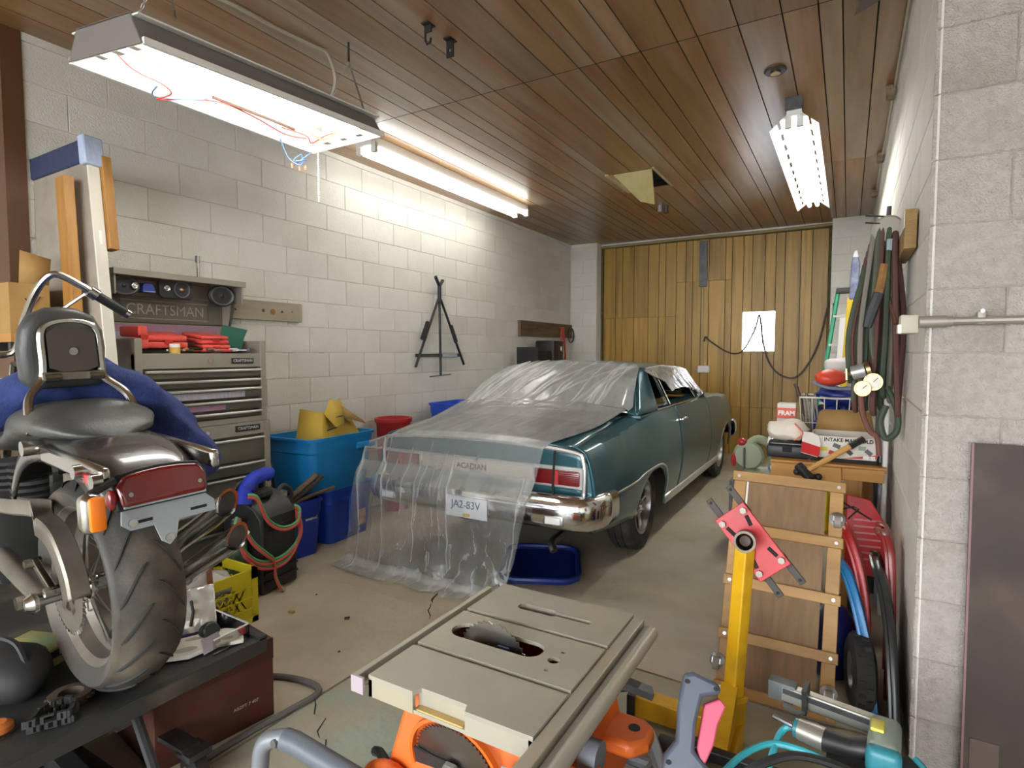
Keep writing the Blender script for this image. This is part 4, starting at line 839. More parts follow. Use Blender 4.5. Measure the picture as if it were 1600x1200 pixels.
o = thing('round_knob', 'orange round knob at the table edge by the chain', 'knob', (-1.96, .60, ZT)); b = B(); lathe_at(b, [(0, .03), (.02, .032), (.034, .022), (.036, 0)], -1.96, .60, ZT, 16); b.build('cap', M('orange_plastic', 'c06a2a', .5), o); B().tube([(-1.96+.037*cos(a*pi/8), .60+.037*sin(a*pi/8), ZT+.006) for a in range(16)], .004, 5, closed=True).build('rim', BLACK, o)
o = thing('black_boot', 'black leather bag slumped on the lift table beside the rear tire', 'bag', (-2.17, .72, ZT)); b = B().sph((-2.17, .70, ZT+.06), (.13, .10, .085), 18, 10); crumple(b, .012, 12, 4)
for i, v in enumerate(b.v): b.v[i] = V(v.x, v.y, max(v.z, ZT+.001))
b.build('body', M('worn_leather', (.018, .018, .02), .65, dirt=(.05, .045, .04), da=.6), o, sm=60); B().tube(sp([(-2.25, .68, ZT+.12), (-2.2, .68, ZT+.17), (-2.12, .70, ZT+.165), (-2.08, .71, ZT+.11)], 4), .008, 6).build('strap', BLACK, o)
o = thing('printed_box', 'yellow and green printed parts box on the lift behind the tire', 'box', (-2.33, .83, ZT)); K2 = T(-2.33, .83, ZT) @ RZ(20)
B(K2).rbox((0, 0, .03), (.2, .12, .06), .003).build('carton', M('printed_card', 'b8a860', .6, col2='6a9a78', vs=9, dirt='c07a40', ds=7), o); B(K2).box(.1001, .1015, -.058, .058, .028, .052).build('label_band', BLACK, o, sm=0); text('label_text', 'ETS', .022, K2 @ T(.102, 0, .04) @ RZ(90) @ RX(90), WHITEP, o, .0006)
# foam insert, blister pack, film pack, clear tray and cap at the far corner
FOAM = M('foam_white', 'd8d3c8', .85)
o = thing('molded_insert', 'off-white moulded pulp insert with shaped recesses on the lift corner', 'packaging', (-1.92, 1.14, ZT))
K2 = T(-1.95, 1.14, ZT+.006) @ RZ(60)
B(K2).prism([(-.15, -.07), (-.02, -.10), (.06, -.06), (.15, -.07), (.155, .02), (.1, .06), (-.05, .05), (-.16, .04)], .014).build('tray', FOAM, o, bev=.004)
for (x, y, a, b_) in ((-.10, -.02, .02, .04), (-.03, -.05, .035, .018), (.05, .0, .03, .02), (.1, -.03, .02, .012), (0, .02, .03, .012)): B(K2).lathe([(0, .0146), (1, .0146), (1.06, .0143)], 16, T(x, y, 0) @ Matrix.Diagonal((a, b_, 1, 1))).build('recess_shade', M('foam_shadow', 'a8a297', .9), o)  # flat discs; the shade of the recesses is put into their darker colour
o = thing('blister_pack', 'shiny clear film parts pack propped up beside the rear tire', 'packaging', (-2.05, 1.15, ZT)); K2 = T(-2.03, 1.185, ZT+.002) @ RZ(62) @ RX(58)
SIL = M('film_silver', (.78, .77, .73), .12, .55, bump=.6, bs=18)
b = B(K2).grid(lambda u, v: ((u-.5)*.15, v*.17, .010*sin(u*pi)*sin(v*pi)+.008*noise.noise(Vector((u*5, v*5, 1)))), 20, 20); b.build('film', SIL, o, solid=.004); B(K2).box(-.078, .078, -.002, .008, -.003, .012).build('header_strip', M('strip_blue', '3a3a70', .5), o, sm=0); B(K2).tube([(-.01, .03, .012), (0, .08, .016), (-.005, .12, .013)], .006, 6).build('part_inside', BLACK, o)
o = thing('parts_bag', 'clear bag of parts standing at the far side of the tire', 'packaging', (-2.22, 1.22, ZT)); K2 = T(-2.2, 1.25, ZT+.004) @ RZ(65) @ RX(66)
B(K2).grid(lambda u, v: ((u-.5)*.20, v*.20, .014*sin(u*pi)*sin(v*pi)+.012*noise.noise(Vector((u*4, v*4, 5)))), 18, 18).build('film', M('bag_film', (.60, .61, .58), .25, .2, bump=.5, bs=15), o, solid=.006); B(K2).box(.085, .105, 0, .17, -.006, .01).build('card_edge', M('brown_card', '7a4a2a', .7), o, sm=0)
o = thing('clear_case', 'clear plastic case lid standing open on the lift corner', 'plastic case', (-1.95, 1.25, ZT))
CLR = glass('clear_plastic', (.90, .90, .86), rough=.1)
B().box(-2.10, -1.84, 1.27, 1.275, ZT+.002, ZT+.06).box(-1.845, -1.84, 1.14, 1.275, ZT+.002, ZT+.05).build('walls', CLR, o, sm=0); B().tube([(-2.10, 1.273, ZT+.062), (-1.842, 1.273, ZT+.055), (-1.842, 1.14, ZT+.05)], .003, 5).build('rim', WHITEP, o); B().cb((-1.855, 1.255, ZT+.035), (.03, .01, .02)).build('red_tab', M('red_tab', 'd05050', .5), o, sm=0)
B().cb((-1.87, 1.15, ZT+.03), (.004, .07, .05), (0, -15, 8)).build('printed_card', M('lilac_card', 'b5aab0', .7), o, sm=0)
o = thing('black_bottle_cap', 'round black ribbed cap inside the clear case', 'cap', (-1.97, 1.21, ZT)); b = B().lathe([(0, .05), (.026, .05), (.03, .045), (.03, .012), (.024, .005), (.0, .004)], 20, T(-1.965, 1.20, ZT+.026) @ RY(70) @ T(0, 0, -.025)); b.build('cap', M('cap_dark', (.03, .04, .038), .4), o); B().lathe([(.031, .02), (.033, .025), (.033, .04), (.031, .045)], 20, T(-1.965, 1.20, ZT+.026) @ RY(70) @ T(0, 0, -.025)).build('ribs', BLACK, o)

# brown box on the floor beside the lift, cord on the floor
o = thing('brown_carton', 'dark reddish brown carton standing on the floor under the lift edge', 'box', (-2.1, 1.3, 0)); K2 = T(-1.885, 1.405, 0) @ RZ(-8)
B(K2).box(-.38, 0, -.42, 0, 0, .305).build('body', M('brown_carton', '4a2418', .55, col2='35180f', vs=4, dirt='6a4a38', da=.4), o, sm=0, bev=.004); text('print', 'ABZPT 7 407', .017, K2 @ T(.001, -.11, .09) @ RZ(90) @ RX(90), M('print_grey', 'a09080', .7), o, .0004); B(K2).box(-.001, .002, -.42, 0, .225, .305).build('flap', M('carton_flap', '3a1a12', .5), o, sm=0)
o = B().tube(sp([(-2.10, 1.56, .012), (-2.04, 1.585, .012), (-1.96, 1.60, .014), (-1.87, 1.60, .014), (-1.83, 1.56, .012), (-1.84, 1.42, .012), (-1.855, 1.28, .012), (-1.86, 1.1, .012), (-1.84, .92, .012)], 6), .012, 8).build('power_cable', M('cord_grey', (.10, .095, .09), .6)); tag(o, 'thick grey cord looping out from the brown carton and along the floor joint', 'cord')
# ------------------------------------------------------------------ tool chest against the left wall
TG = M('chest_grey', '6b675a', .42, .35, col2='5c584c', vs=3, dirt='4a463c', ds=4, da=.35)
TGL = M('chest_light', '938d80', .45, .3); ALU = M('aluminium', (.62, .61, .58), .35, .9); NAMEP = M('name_plate', (.02, .02, .02), .4); SILV = M('silver_print', (.75, .75, .72), .35, .6)
STICK = M('sticker_pink', 'a86a72', .6, col2='7a7690', vs=9, st=(1, 3, 12)); STICK2 = M('sticker_blue', '8a8aa0', .6, col2='b0a8a8', vs=20, st=(1, 4, 1))
XF = -3.25
def drawer_stack(par, xf, y0, y1, zs):
    for k, (z0, z1) in enumerate(zs):
        d = B().rbox((xf+.002, (y0+y1)/2, (z0+z1)/2), (.03, y1-y0, z1-z0-.008), .004).build('drawer', TG, par); B().rbox((xf+.024, (y0+y1)/2, z1-.012), (.022, y1-y0-.004, .017), .006).build('handle', ALU, d); yield d
cab = thing('tool_cabinet', 'grey steel roller cabinet with wide drawers under the tool chest', 'tool cabinet', (-3.47, 2.01, 0))
B().box(-3.68, XF-.02, 1.60, 2.43, .0, .955).build('body', TG, cab, sm=0); B().box(-3.68, XF+.012, 1.60, 1.645, 0, .965).box(-3.68, XF+.012, 2.385, 2.43, 0, .965).box(-3.68, XF+.01, 1.60, 2.43, .885, .965).box(-3.68, XF+.008, 1.6, 2.43, 0, .05).build('face_frame', TGL, cab, sm=0, bev=.003)
ds = list(drawer_stack(cab, XF, 1.65, 2.38, [(.06, .325), (.33, .475), (.48, .64), (.645, .72), (.725, .875)]))
B().rbox((XF+.012, 2.27, .93), (.008, .17, .036), .003).build('name_plate', NAMEP, cab); text('plate_letters', 'CRAFTSMAN', .026, T(XF+.017, 2.27, .93) @ RZ(90) @ RX(90), SILV, cab, .0006, sx=.95)
B().cyl((XF+.008, 2.0, .925), (XF+.024, 2.0, .925), .014, n=14).build('lock', CHROME, cab)
chest = thing('tool_chest', 'grey steel tool chest with raised lid standing on the roller cabinet', 'tool chest', (-3.47, 2.01, .966))
Z0 = .966
B().box(-3.66, -3.645, 1.62, 2.41, Z0, 1.47).box(-3.66, XF-.02, 1.62, 2.41, Z0, 1.31).build('body', TG, chest, sm=0)
B().box(-3.66, XF+.012, 1.62, 1.66, Z0, 1.475).box(-3.66, XF+.012, 2.37, 2.41, Z0, 1.475).box(XF-.03, XF+.01, 1.62, 2.41, 1.31, 1.395).box(XF-.03, XF+.01, 1.62, 2.41, Z0, 1.0).build('face_frame', TGL, chest, sm=0, bev=.004)
dz = [(1.005, 1.045), (1.05, 1.115), (1.12, 1.19), (1.195, 1.245), (1.25, 1.305)]
for k, d in enumerate(drawer_stack(chest, XF, 1.665, 2.365, dz)):
    if k in (1, 2): B().box(XF+.0172, XF+.019, 1.72, 2.25 if k == 2 else 2.12, dz[k][0]+.008, dz[k][1]-.026).build('sticker', STICK if k == 1 else STICK2, d, sm=0)
B().rbox((XF+.012, 2.245, 1.35), (.008, .15, .036), .003).build('name_plate', NAMEP, chest); text('plate_letters', 'CRAFTSMAN', .024, T(XF+.017, 2.245, 1.35) @ RZ(90) @ RX(90), SILV, chest, .0006, sx=.95)
B().cyl((XF+.008, 2.03, 1.352), (XF+.026, 2.03, 1.352), .015, n=14).build('lock', CHROME, chest)
# lid swung up: back panel, top flange, embossed badge and sticker
lid = B().box(-3.60, -3.585, 1.63, 2.40, 1.46, 1.84).box(-3.60, -3.44, 1.63, 1.64, 1.72, 1.84).box(-3.60, -3.44, 2.39, 2.40, 1.72, 1.84).box(-3.60, -3.42, 1.62, 2.41, 1.825, 1.86).build('lid', TGL, chest, sm=0, bev=.003)
B().box(-3.585, -3.575, 1.66, 2.34, 1.575, 1.73).build('lid_panel', TG, lid, sm=0, bev=.004); B().tube([(-3.574, 1.72, 1.60), (-3.574, 2.24, 1.60), (-3.574, 2.24, 1.705), (-3.574, 1.72, 1.705)], .004, 5, closed=True).build('emboss_frame', TGL, lid)
text('embossed_letters', 'CRAFTSMAN', .088, T(-3.575, 1.98, 1.652) @ RZ(90) @ RX(90), TGL, lid, .003, sx=.92)
B().box(-3.584, -3.579, 1.66, 2.30, 1.47, 1.565).build('sticker', STICK, lid, sm=0); B().box(-3.579, -3.577, 1.66, 2.05, 1.475, 1.52).build('sticker', STICK2, lid, sm=0)
B().tube([(-3.56, 2.36, 1.48), (-3.50, 2.37, 1.72)], .008, 6).build('lid_stay', DSTEEL, chest)
# speakers lying in the lid
CONE = M('speaker_cone', (.05, .05, .05), .5); 
def speaker(y, z, rx, rz_, lab, kind):
    t = thing('car_speaker', lab, 'speaker', (-3.48, y, z-rz_), 'speakers tucked in the chest lid'); K2 = T(-3.50, y, z) @ RZ(90) @ RX(90)
    pl = [(rx*cos(a)*(1 if kind else 1), rz_*sin(a)) for a in [2*pi*i/24 for i in range(24)]] if kind != 'sq' else [(-rx, -rz_*.7), (-rx*.8, -rz_), (rx*.8, -rz_), (rx, -rz_*.7), (rx, rz_*.7), (rx*.8, rz_), (-rx*.8, rz_), (-rx, rz_*.7)]
    B(K2).prism(pl, .018, h0=0).build('basket', BLACK, t, bev=.003); r = min(rx, rz_)*.92; D = Matrix.Diagonal((rx/r*.92 if kind != 'sq' else 1, 1, 1, 1))
    off = .03 if kind == 'sq' else 0
    B(K2 @ T(off, 0, 0) @ D).lathe([(r, .018), (r*.93, .027), (r*.82, .02), (r*.4, .005), (r*.3, .004), (r*.26, .018), (0, .022)], 28).build('cone', CONE, t)
    B(K2 @ T(off, 0, 0) @ D).lathe([(r*.98, .018), (r*.95, .026), (r*.86, .026), (r*.83, .02)], 28).build('surround', M('surround%.2f' % y, (.13, .13, .13), .5), t)
    B(K2 @ T(off, 0, .02)).sph((0, 0, 0), (.014, .014, .008), 10, 6).build('dust_cap', BRASS if kind == 'sq' else BLACK, t)
    if kind == 'sq': B(K2 @ T(-.06, 0, .018)).lathe([(.02, 0), (.018, .01), (.012, .006), (.008, .014), (0, .016)], 14).build('tweeter', CHROME, t)
    if kind == 'tw': B(K2 @ T(.05, .0, .02)).lathe([(.02, 0), (.018, .012), (.012, .008), (.008, .016), (0, .018)], 14).build('tweeter', CHROME, t)
speaker(1.70, 1.775, .085, .06, 'left of three black car speakers in the chest lid, partly hidden', 'tw'); speaker(1.99, 1.778, .10, .056, 'square-edged car speaker with brass centre in the middle of the lid', 'sq'); speaker(2.28, 1.762, .09, .068, 'oval car speaker with pale rim at the right of the lid', 'ov')
o = thing('blue_plastic_part', 'blue plastic part between two speakers in the chest lid', 'plastic part', (-3.5, 1.83, 1.74)); B().prism([(-.035, -.02), (.04, -.02), (.032, .02), (.02, .035), (-.02, .035), (-.03, .02)], .05, T(-3.53, 1.83, 1.765) @ RZ(90) @ RX(90)).build('shell', M('cap_blue', '2a3a90', .4), o, bev=.004); B().tube([(-3.478, 1.80, 1.75), (-3.478, 1.865, 1.75)], .003, 5).build('seam', M('cap_pale', '8aa0c8', .5), o)  # small blue plastic piece of unclear use, modelled as a cap-like shell
# red cases, jar, green file, loose tools in the chest top
REDC = M('red_case', 'e0564c', .4, dirt='a82a24', da=.3)
def redcase(x, y, z, d, rot, lab):
    t = thing('red_tool_case', lab, 'tool case', (x, y, z-d[2]/2), 'red cases in the chest top'); K2 = T(x, y, z) @ Euler([R(a) for a in rot]).to_matrix().to_4x4()
    B(K2).rbox((0, 0, -d[2]*.26), (d[0], d[1], d[2]*.46), .008).build('base', REDC, t); B(K2).rbox((0, 0, d[2]*.25), (d[0]*.97, d[1]*.97, d[2]*.46), .012).build('cover', REDC, t); B(K2).box(d[0]/2-.002, d[0]/2+.006, -.02, .02, -.012, .012).build('latch', M('latch_red', 'b02820', .5), t, sm=0)
redcase(-3.40, 1.70, 1.485, (.16, .06, .13), (0, 0, 8), 'red case on edge at the left end of the chest top'); redcase(-3.42, 1.85, 1.475, (.2, .22, .075), (0, 8, -4), 'large red case lying tilted behind the yellow jar'); redcase(-3.42, 2.12, 1.49, (.2, .19, .05), (0, 8, 4), 'upper of two red cases at the right of the chest top'); redcase(-3.40, 2.13, 1.432, (.2, .18, .045), (0, 4, -5), 'lower of two red cases at the right of the chest top')
o = thing('yellow_jar', 'small yellow jar with pale lid in the chest top', 'jar', (-3.29, 1.865, 1.31)); B().lathe([(0, 0), (.026, 0), (.028, .004), (.028, .075), (.024, .082), (0, .082)], 18, T(-3.30, 1.865, 1.35)).build('jar', M('jar_yellow', 'c8a050', .4), o); B().lathe([(0, .10), (.025, .10), (.027, .096), (.027, .08)], 18, T(-3.30, 1.865, 1.35)).build('lid', WHITEP, o)
B_ = thing('green_folder', 'dark green plastic sheet standing at the right end of the chest top', 'folder', (-3.38, 2.29, 1.4)); GF = M('green_plastic', '1f5a48', .45)
B().prism([(-.09, -.07), (.03, -.085), (.075, .02), (.11, .075), (-.05, .105), (-.08, .02)], .008, T(-3.38, 2.28, 1.475) @ RZ(84) @ RX(70)).build('sheet', GF, B_, bev=.003); B().tube([(-3.345, 2.20, 1.42), (-3.34, 2.27, 1.405)], .004, 5).build('fold', GF, B_)
rr = random.Random(11)
for k in range(9):
    y = 1.9+.055*k; a = rr.uniform(-50, 50); t = thing('loose_tool', ['steel socket bar among the clutter at the chest front', 'pale wooden-handled brush among the clutter', 'black rubber-gripped pliers in the clutter', 'orange-handled screwdriver in the clutter', 'steel wrench lying across the clutter', 'grey putty knife in the clutter', 'white marker in the clutter by the green sheet', 'brass fitting tool at the clutter right end', 'short chrome ratchet by the chest right wall'][k], 'hand tool', (-3.32, y, 1.40), 'loose tools in the chest top')
    mt = [STEEL, WOOD, BLACK, M('tool_orange', 'd8602a', .5), STEEL, DSTEEL, WHITEP, BRASS, CHROME][k]; K2 = T(-3.32+rr.uniform(-.02, .02), y, 1.412+.004*(k % 3)) @ RZ(a+90)
    B(K2).tube([(-.07, 0, 0), (-.03, 0, .003), (.03, 0, .003)], [.008, .010, .007], 8).build('grip', mt, t); B(K2).tube([(.03, 0, .003), (.08, 0, .004)], [.004, .005], 6).build('shaft', STEEL, t)
# board with hooks and nail-hung socket bar on the wall
BW = M('grey_board', 'a89c88', .7, col2='8f8470', vs=5, st=(1, .2, 3), bump=.2)
o = thing('wall_board', 'short weathered board screwed to the block wall right of the chest', 'board', (XL+.02, 2.78, 1.63)); B().box(XL, XL+.03, 2.36, 3.06, 1.635, 1.775).build('plank', BW, o, sm=0, bev=.003)
for (y, z, r) in ((2.50, 1.70, .007), (2.72, 1.705, .012), (2.80, 1.70, .022), (2.88, 1.705, .01), (2.97, 1.71, .005)): B().lathe([(0, .003), (r, .002), (r, -.001)], 9, T(XL+.0305, y, z) @ RY(90)).build('mark', M('mark%.2f' % y, '5a4430' if r < .02 else '8a6838', .8), o)
o = thing('hanging_socket_bar', 'steel socket extension hanging on the wall above the chest', 'hand tool', (XL+.02, 2.25, 1.86)); B().cyl((XL+.015, 2.25, 1.86), (XL+.015, 2.25, 1.99), .008, n=8).build('bar', STEEL, o); B().cyl((XL+.015, 2.25, 1.985), (XL+.015, 2.25, 2.03), .014, n=10).build('socket', STEEL, o)
OB = M('old_board', '7a6448', .8, col2='4d3d2a', vs=6, st=(1, .2, 3), bump=.3)
o = thing('far_wall_board', 'dark old board on the left wall near the back corner', 'board', (XL+.02, 7.3, 1.61)); B().box(XL, XL+.045, 6.50, 8.10, 1.62, 1.82).build('plank', OB, o, sm=0, bev=.004); B().lathe([(0, .004), (.02, .003), (.02, -.001)], 10, T(XL+.046, 6.95, 1.73) @ RY(90)).build('knot', M('knot', '3a2a18', .8), o)
o = thing('extension_cord', 'looped orange extension cord hanging from the far wall board', 'cord', (XL+.09, 7.68, 1.3))
for k in range(4): B().tube(sp([(XL+.09, 7.64+.02*k, 1.76), (XL+.10, 7.58+.012*k, 1.55), (XL+.09+.01*k, 7.62, 1.30-.03*k), (XL+.1, 7.72+.01*k, 1.32), (XL+.09, 7.74-.012*k, 1.58)], 5, True), .011, 6, closed=True).build('loop', M('cord_orange%d' % k, 'b8482a', .5), o)
o = thing('wire_ring', 'coil of dark wire hooked beside the orange cord', 'wire', (XL+.06, 8.0, 1.55)); 
for k in range(2): B().tube([(XL+.055+.008*k, 8.03+.10*cos(a*pi/10), 1.66+.11*sin(a*pi/10)) for a in range(20)], .006, 6, closed=True).build('turn', DSTEEL, o)
# crates and case standing by the wall beyond the car
o = thing('dark_bracket_stand', 'dark slatted plastic rack behind the car roof by the left wall', 'rack', (-3.45, 6.5, 0)); B().box(-3.60, -3.30, 6.30, 6.33, .0, 1.47).build('upright', BLACK, o, sm=0)
for k in range(5): B().box(-3.40, -3.37, 6.33, 6.80, 1.10+.07*k, 1.14+.07*k).build('slat', BLACK, o, sm=0)
o = thing('black_case', 'upright black case beside the slatted rack behind the car roof', 'case', (-3.5, 7.0, 0)); B().rbox((-3.48, 6.98, .78), (.28, .30, 1.56), .02).build('shell', BLACK, o); B().box(-3.345, -3.335, 6.98, 6.99, .1, 1.5).build('seam', DSTEEL, o, sm=0); B().rbox((-3.335, 7.05, 1.45), (.02, .05, .07), .006).build('latch', STEEL, o)

# gun rest (shooting tripod) hung on the wall
o = thing('folded_tripod', 'thin black shooting-stick tripod hung flat on the block wall', 'tripod', (XL+.04, 4.8, 1.16)); X = XL+.045
B().tube([(X, 4.80, 1.16), (X, 4.79, 1.97)], .013, 8).build('leg', BLACK, o); B().tube([(X, 4.40, 1.26), (X, 4.77, 1.95)], .013, 8).build('leg', BLACK, o); B().tube([(X, 5.22, 1.27), (X, 4.81, 1.95)], .013, 8).build('leg', BLACK, o)
B().cyl((X, 4.79, 1.93), (X, 4.79, 2.09), .02, n=10).build('hub', BLACK, o); B().tube([(X+.02, 4.70, 2.17), (X, 4.79, 2.08), (X-.01, 4.86, 2.15)], .018, 8).build('v_yoke', BLACK, o)
B().box(X-.02, X-.01, 4.42, 5.18, 1.355, 1.39).build('spreader', DSTEEL, o, sm=0); B().box(X-.008, X-.004, 4.84, 5.10, 1.358, 1.387).build('label', M('label_grey', 'a8b0b8', .4), o, sm=0)
for (y, z, s) in ((4.55, 1.62, 1), (5.03, 1.60, -1)): B().cb((X, y, z), (.03, .03, .2), (-28*s, 0, 0)).build('clamp', BLACK, o, sm=0)
B().tube([(X, 4.62, 1.155), (X, 4.98, 1.17)], .005, 6).build('foot_rod', DSTEEL, o)

# ------------------------------------------------------------------ leaning slab, studs and boxes at the far left
SLAB = M('slab_grey', '9a9082', .55, col2='8a8072', vs=4, dirt='6a6258', ds=9, da=.4); SLABE = M('slab_edge', 'd0cabc', .5, dirt='a8a090', da=.4)
o = thing('leaning_slab', 'tall white-edged door slab leaning on the wall beside the tool chest', 'slab', (-3.4, 1.47, 0)); KS = T(-3.02, 1.50, 0) @ RY(-6.5) @ RZ(188)
B(KS).box(0, .46, -.0, .05, 0.0, 2.44).build('panel', SLAB, o, sm=0); B(KS).box(-.012, 0, -.001, .052, 0, 2.45).build('edge', SLABE, o, sm=0); B(KS).box(-.0125, -.0135, .018, .032, 1.95, 2.02).build('strike_plate', WHITEP, o, sm=0)
BT = M('blue_tarp', '2a3450', .7, bump=.4, bs=30); 
b = B(KS); b.box(-.018, .49, -.012, .062, 2.36, 2.47); tag(crumple(b, .008, 20).build('blue_tarp', BT, bev=.01), 'dark blue cloth folded over the top of the leaning slab', 'cloth'); 
B(KS).box(-.03, .02, -.02, .075, 2.34, 2.485).build('taped_corner', M('tape_pale', 'a8b4cc', .5, bump=.3, bs=40), bpy.data.objects['blue_tarp'], bev=.008)
o = B(KS).box(-.035, .03, -.05, -.004, 1.93, 2.40).build('thin_stud', WOODZ, sm=0, bev=.002); tag(o, 'short pine strip hung behind the white slab edge', 'timber')
o = B(T(-3.28, 1.36, 0) @ RY(-3.5)).box(.02, .11, 0, .045, 0, 2.26).build('pine_stud', WOODZ, sm=0, bev=.002); tag(o, 'thick pine stud leaning in front of the grey slab', 'timber')
sh = thing('wooden_shelf', 'pine shelf at the far left behind the handlebar', 'shelf', (-3.6, 1.30, 0)); B().box(-3.72, -3.34, 1.14, 1.359, 1.45, 1.49).build('board', WOODX, sh, sm=0)
for x in (-3.66, -3.42): B().box(x-.015, x+.015, 1.16, 1.35, 1.40, 1.45).build('bracket', DSTEEL, sh, sm=0)
cb = thing('cardboard_box', 'open cardboard box with black marker scrawl on the pine shelf', 'box', (-3.55, 1.25, 1.49)); B().box(-3.70, -3.40, 1.16, 1.32, 1.49, 1.73).build('body', CARD, cb, sm=0); B().add([(-3.40, 1.20, 1.73), (-3.40, 1.32, 1.73), (-3.42, 1.34, 1.86), (-3.43, 1.22, 1.89)], [(0, 1, 2, 3)]).build('flap', CARD, cb, solid=.004)
for k, pts in enumerate([[(1.22, 1.66), (1.25, 1.62), (1.28, 1.67)], [(1.23, 1.60), (1.23, 1.54)], [(1.27, 1.60), (1.25, 1.56), (1.29, 1.53)], [(1.30, 1.62), (1.30, 1.55)]]): B().tube([(-3.399, y, z) for y, z in pts], .006, 4, flat=.3).build('marker_scrawl', BLACKM, cb)
# ------------------------------------------------------------------ crate, torch kit, totes
YEL = M('crate_yellow', 'c8b818', .45, dirt='9a8c18', da=.4)
cr = thing('milk_crate', 'yellow plastic lattice crate holding clear bags by the tool cabinet', 'crate', (-2.80, 1.72, 0)); cx0, cx1, cy0, cy1, hz = -2.96, -2.64, 1.56, 1.88, .28
def crate_side(p, q, hole):
    p, q = V(*p), V(*q); d = (q-p); L_ = d.length; d.normalize(); K2 = frame(p, d, (0, 0, 1)); b = B(K2)
    b.box(0, L_, hz-.05, hz, -.006, .006); b.box(0, L_, 0, .03, -.006, .006); b.box(0, .035, 0, hz, -.006, .006); b.box(L_-.035, L_, 0, hz, -.006, .006)
    for k in range(3): b.box(.03, L_-.03, .075+.055*k, .081+.055*k, -.007, .007)
    b.box(L_*.55, L_-.03, .03, hz-.05, -.004, .004) if hole else b.box(.03, L_-.03, .03, .1, -.004, .004)
    for k in range(5):
        x0_ = .04+.035*k; b.add([(x0_, .085, -.004), (x0_+.008, .085, -.004), (x0_+.075, .2, -.004), (x0_+.067, .2, -.004), (x0_, .085, .004), (x0_+.008, .085, .004), (x0_+.075, .2, .004), (x0_+.067, .2, .004)], [(0, 1, 2, 3), (7, 6, 5, 4), (0, 4, 5, 1), (1, 5, 6, 2), (2, 6, 7, 3), (3, 7, 4, 0)])
        b.add([(x0_+.067, .085, -.004), (x0_+.075, .085, -.004), (x0_+.008, .2, -.004), (x0_, .2, -.004), (x0_+.067, .085, .004), (x0_+.075, .085, .004), (x0_+.008, .2, .004), (x0_, .2, .004)], [(0, 1, 2, 3), (7, 6, 5, 4), (0, 4, 5, 1), (1, 5, 6, 2), (2, 6, 7, 3), (3, 7, 4, 0)])
    b.build('lattice_side', YEL, cr, sm=0)
crate_side((cx1, cy0, 0), (cx1, cy1, 0), True); crate_side((cx1, cy1, 0), (cx0, cy1, 0), False); crate_side((cx0, cy1, 0), (cx0, cy0, 0), False); crate_side((cx0, cy0, 0), (cx1, cy0, 0), False); B().box(cx0, cx1, cy0, cy1, 0, .01).build('base', YEL, cr, sm=0)
b = B().sph((-2.80, 1.72, .17), (.135, .135, .10), 20, 12); crumple(b, .03, 14, 9); tag(b.build('clear_bag', plastic('bag_film2', .6, 1), sm=60), 'crumpled clear plastic bag stuffed in the yellow crate', 'plastic bag')
tk = thing('torch_kit', 'black moulded torch kit tote standing before the tool cabinet', 'tote', (-3.04, 2.2, 0)); KT = T(-3.04, 2.2, 0) @ RZ(8)
tb = B(KT); tb.prism([(-.15, 0), (.15, 0), (.15, .44), (.10, .50), (-.02, .56), (-.12, .56), (-.15, .50)], .14, T(0, 0, 0) @ RX(90), h0=-.14); tb.build('shell', BLACK, tk, bev=.015)
for z in (.06, .11, .16): B(KT).box(.1495, .16, -.13, .13, z, z+.012).build('rib', BLACK, tk, sm=0)
B(KT).box(.149, .158, -.08, .08, .36, .39).build('grip_recess', BLACKM, tk, sm=0); B(KT).lathe([(.03, 0), (.05, .01), (.05, .03), (.03, .035)], 18, T(.04, 0, .525) @ RY(-25), cap=True).build('cap', BLACKM, tk)
B(KT).tube(sp([(-.1, -.10, .55), (-.08, -.08, .62), (-.08, .08, .62), (-.1, .10, .55)], 4), .016, 8).build('carry_handle', BLACK, tk)
GCY = M('green_cylinder', '4a6a50', .5); cyk = thing('gas_cylinder', 'small dull green gas cylinder beside the torch tote', 'gas cylinder', (-2.98, 2.02, 0)); B().lathe([(0, 0), (.05, 0), (.052, .01), (.052, .32), (.035, .37), (.02, .38), (.02, .40), (0, .40)], 20, T(-2.99, 2.01, 0)).build('body', GCY, cyk); B().rbox((-2.99, 2.01, .43), (.03, .05, .05), .006).build('valve', BRASS, cyk); B().cyl((-2.95, 1.985, .445), (-2.97, 1.985, .445), .022, n=14).build('gauge', CHROME, cyk)
hs = thing('torch_hose', 'twin red and green gas hose coiled round the torch tote', 'hose', (-2.9, 2.2, .2)); HG = M('hose_green', '4f9a5a', .5); HRd = M('hose_red', 'b84a42', .5)
hp = [[(-2.90, 2.02, .60), (-2.87, 2.06, .58), (-2.86, 2.12, .44), (-2.855, 2.22, .37), (-2.86, 2.32, .38), (-2.89, 2.365, .44), (-2.93, 2.36, .46)], [(-2.93, 2.36, .46), (-2.87, 2.36, .34), (-2.855, 2.30, .25), (-2.85, 2.18, .20), (-2.855, 2.05, .22), (-2.87, 1.96, .32), (-2.90, 1.94, .42), (-2.93, 1.97, .48)], [(-2.88, 1.97, .45), (-2.86, 2.02, .34), (-2.85, 2.10, .25), (-2.845, 2.14, .20), (-2.845, 2.15, .10), (-2.83, 2.17, .03)], [(-2.93, 2.36, .43), (-2.865, 2.34, .30), (-2.845, 2.22, .175), (-2.85, 2.06, .19), (-2.865, 1.97, .28), (-2.89, 1.955, .40)]]
for k, pts in enumerate(hp):
    B().tube(sp(pts, 6), .0085, 7).build('green_line', HG, hs); B().tube(sp([(x+.008, y-.006, z-.014) for x, y, z in pts], 6), .0085, 7).build('red_line', HRd, hs)
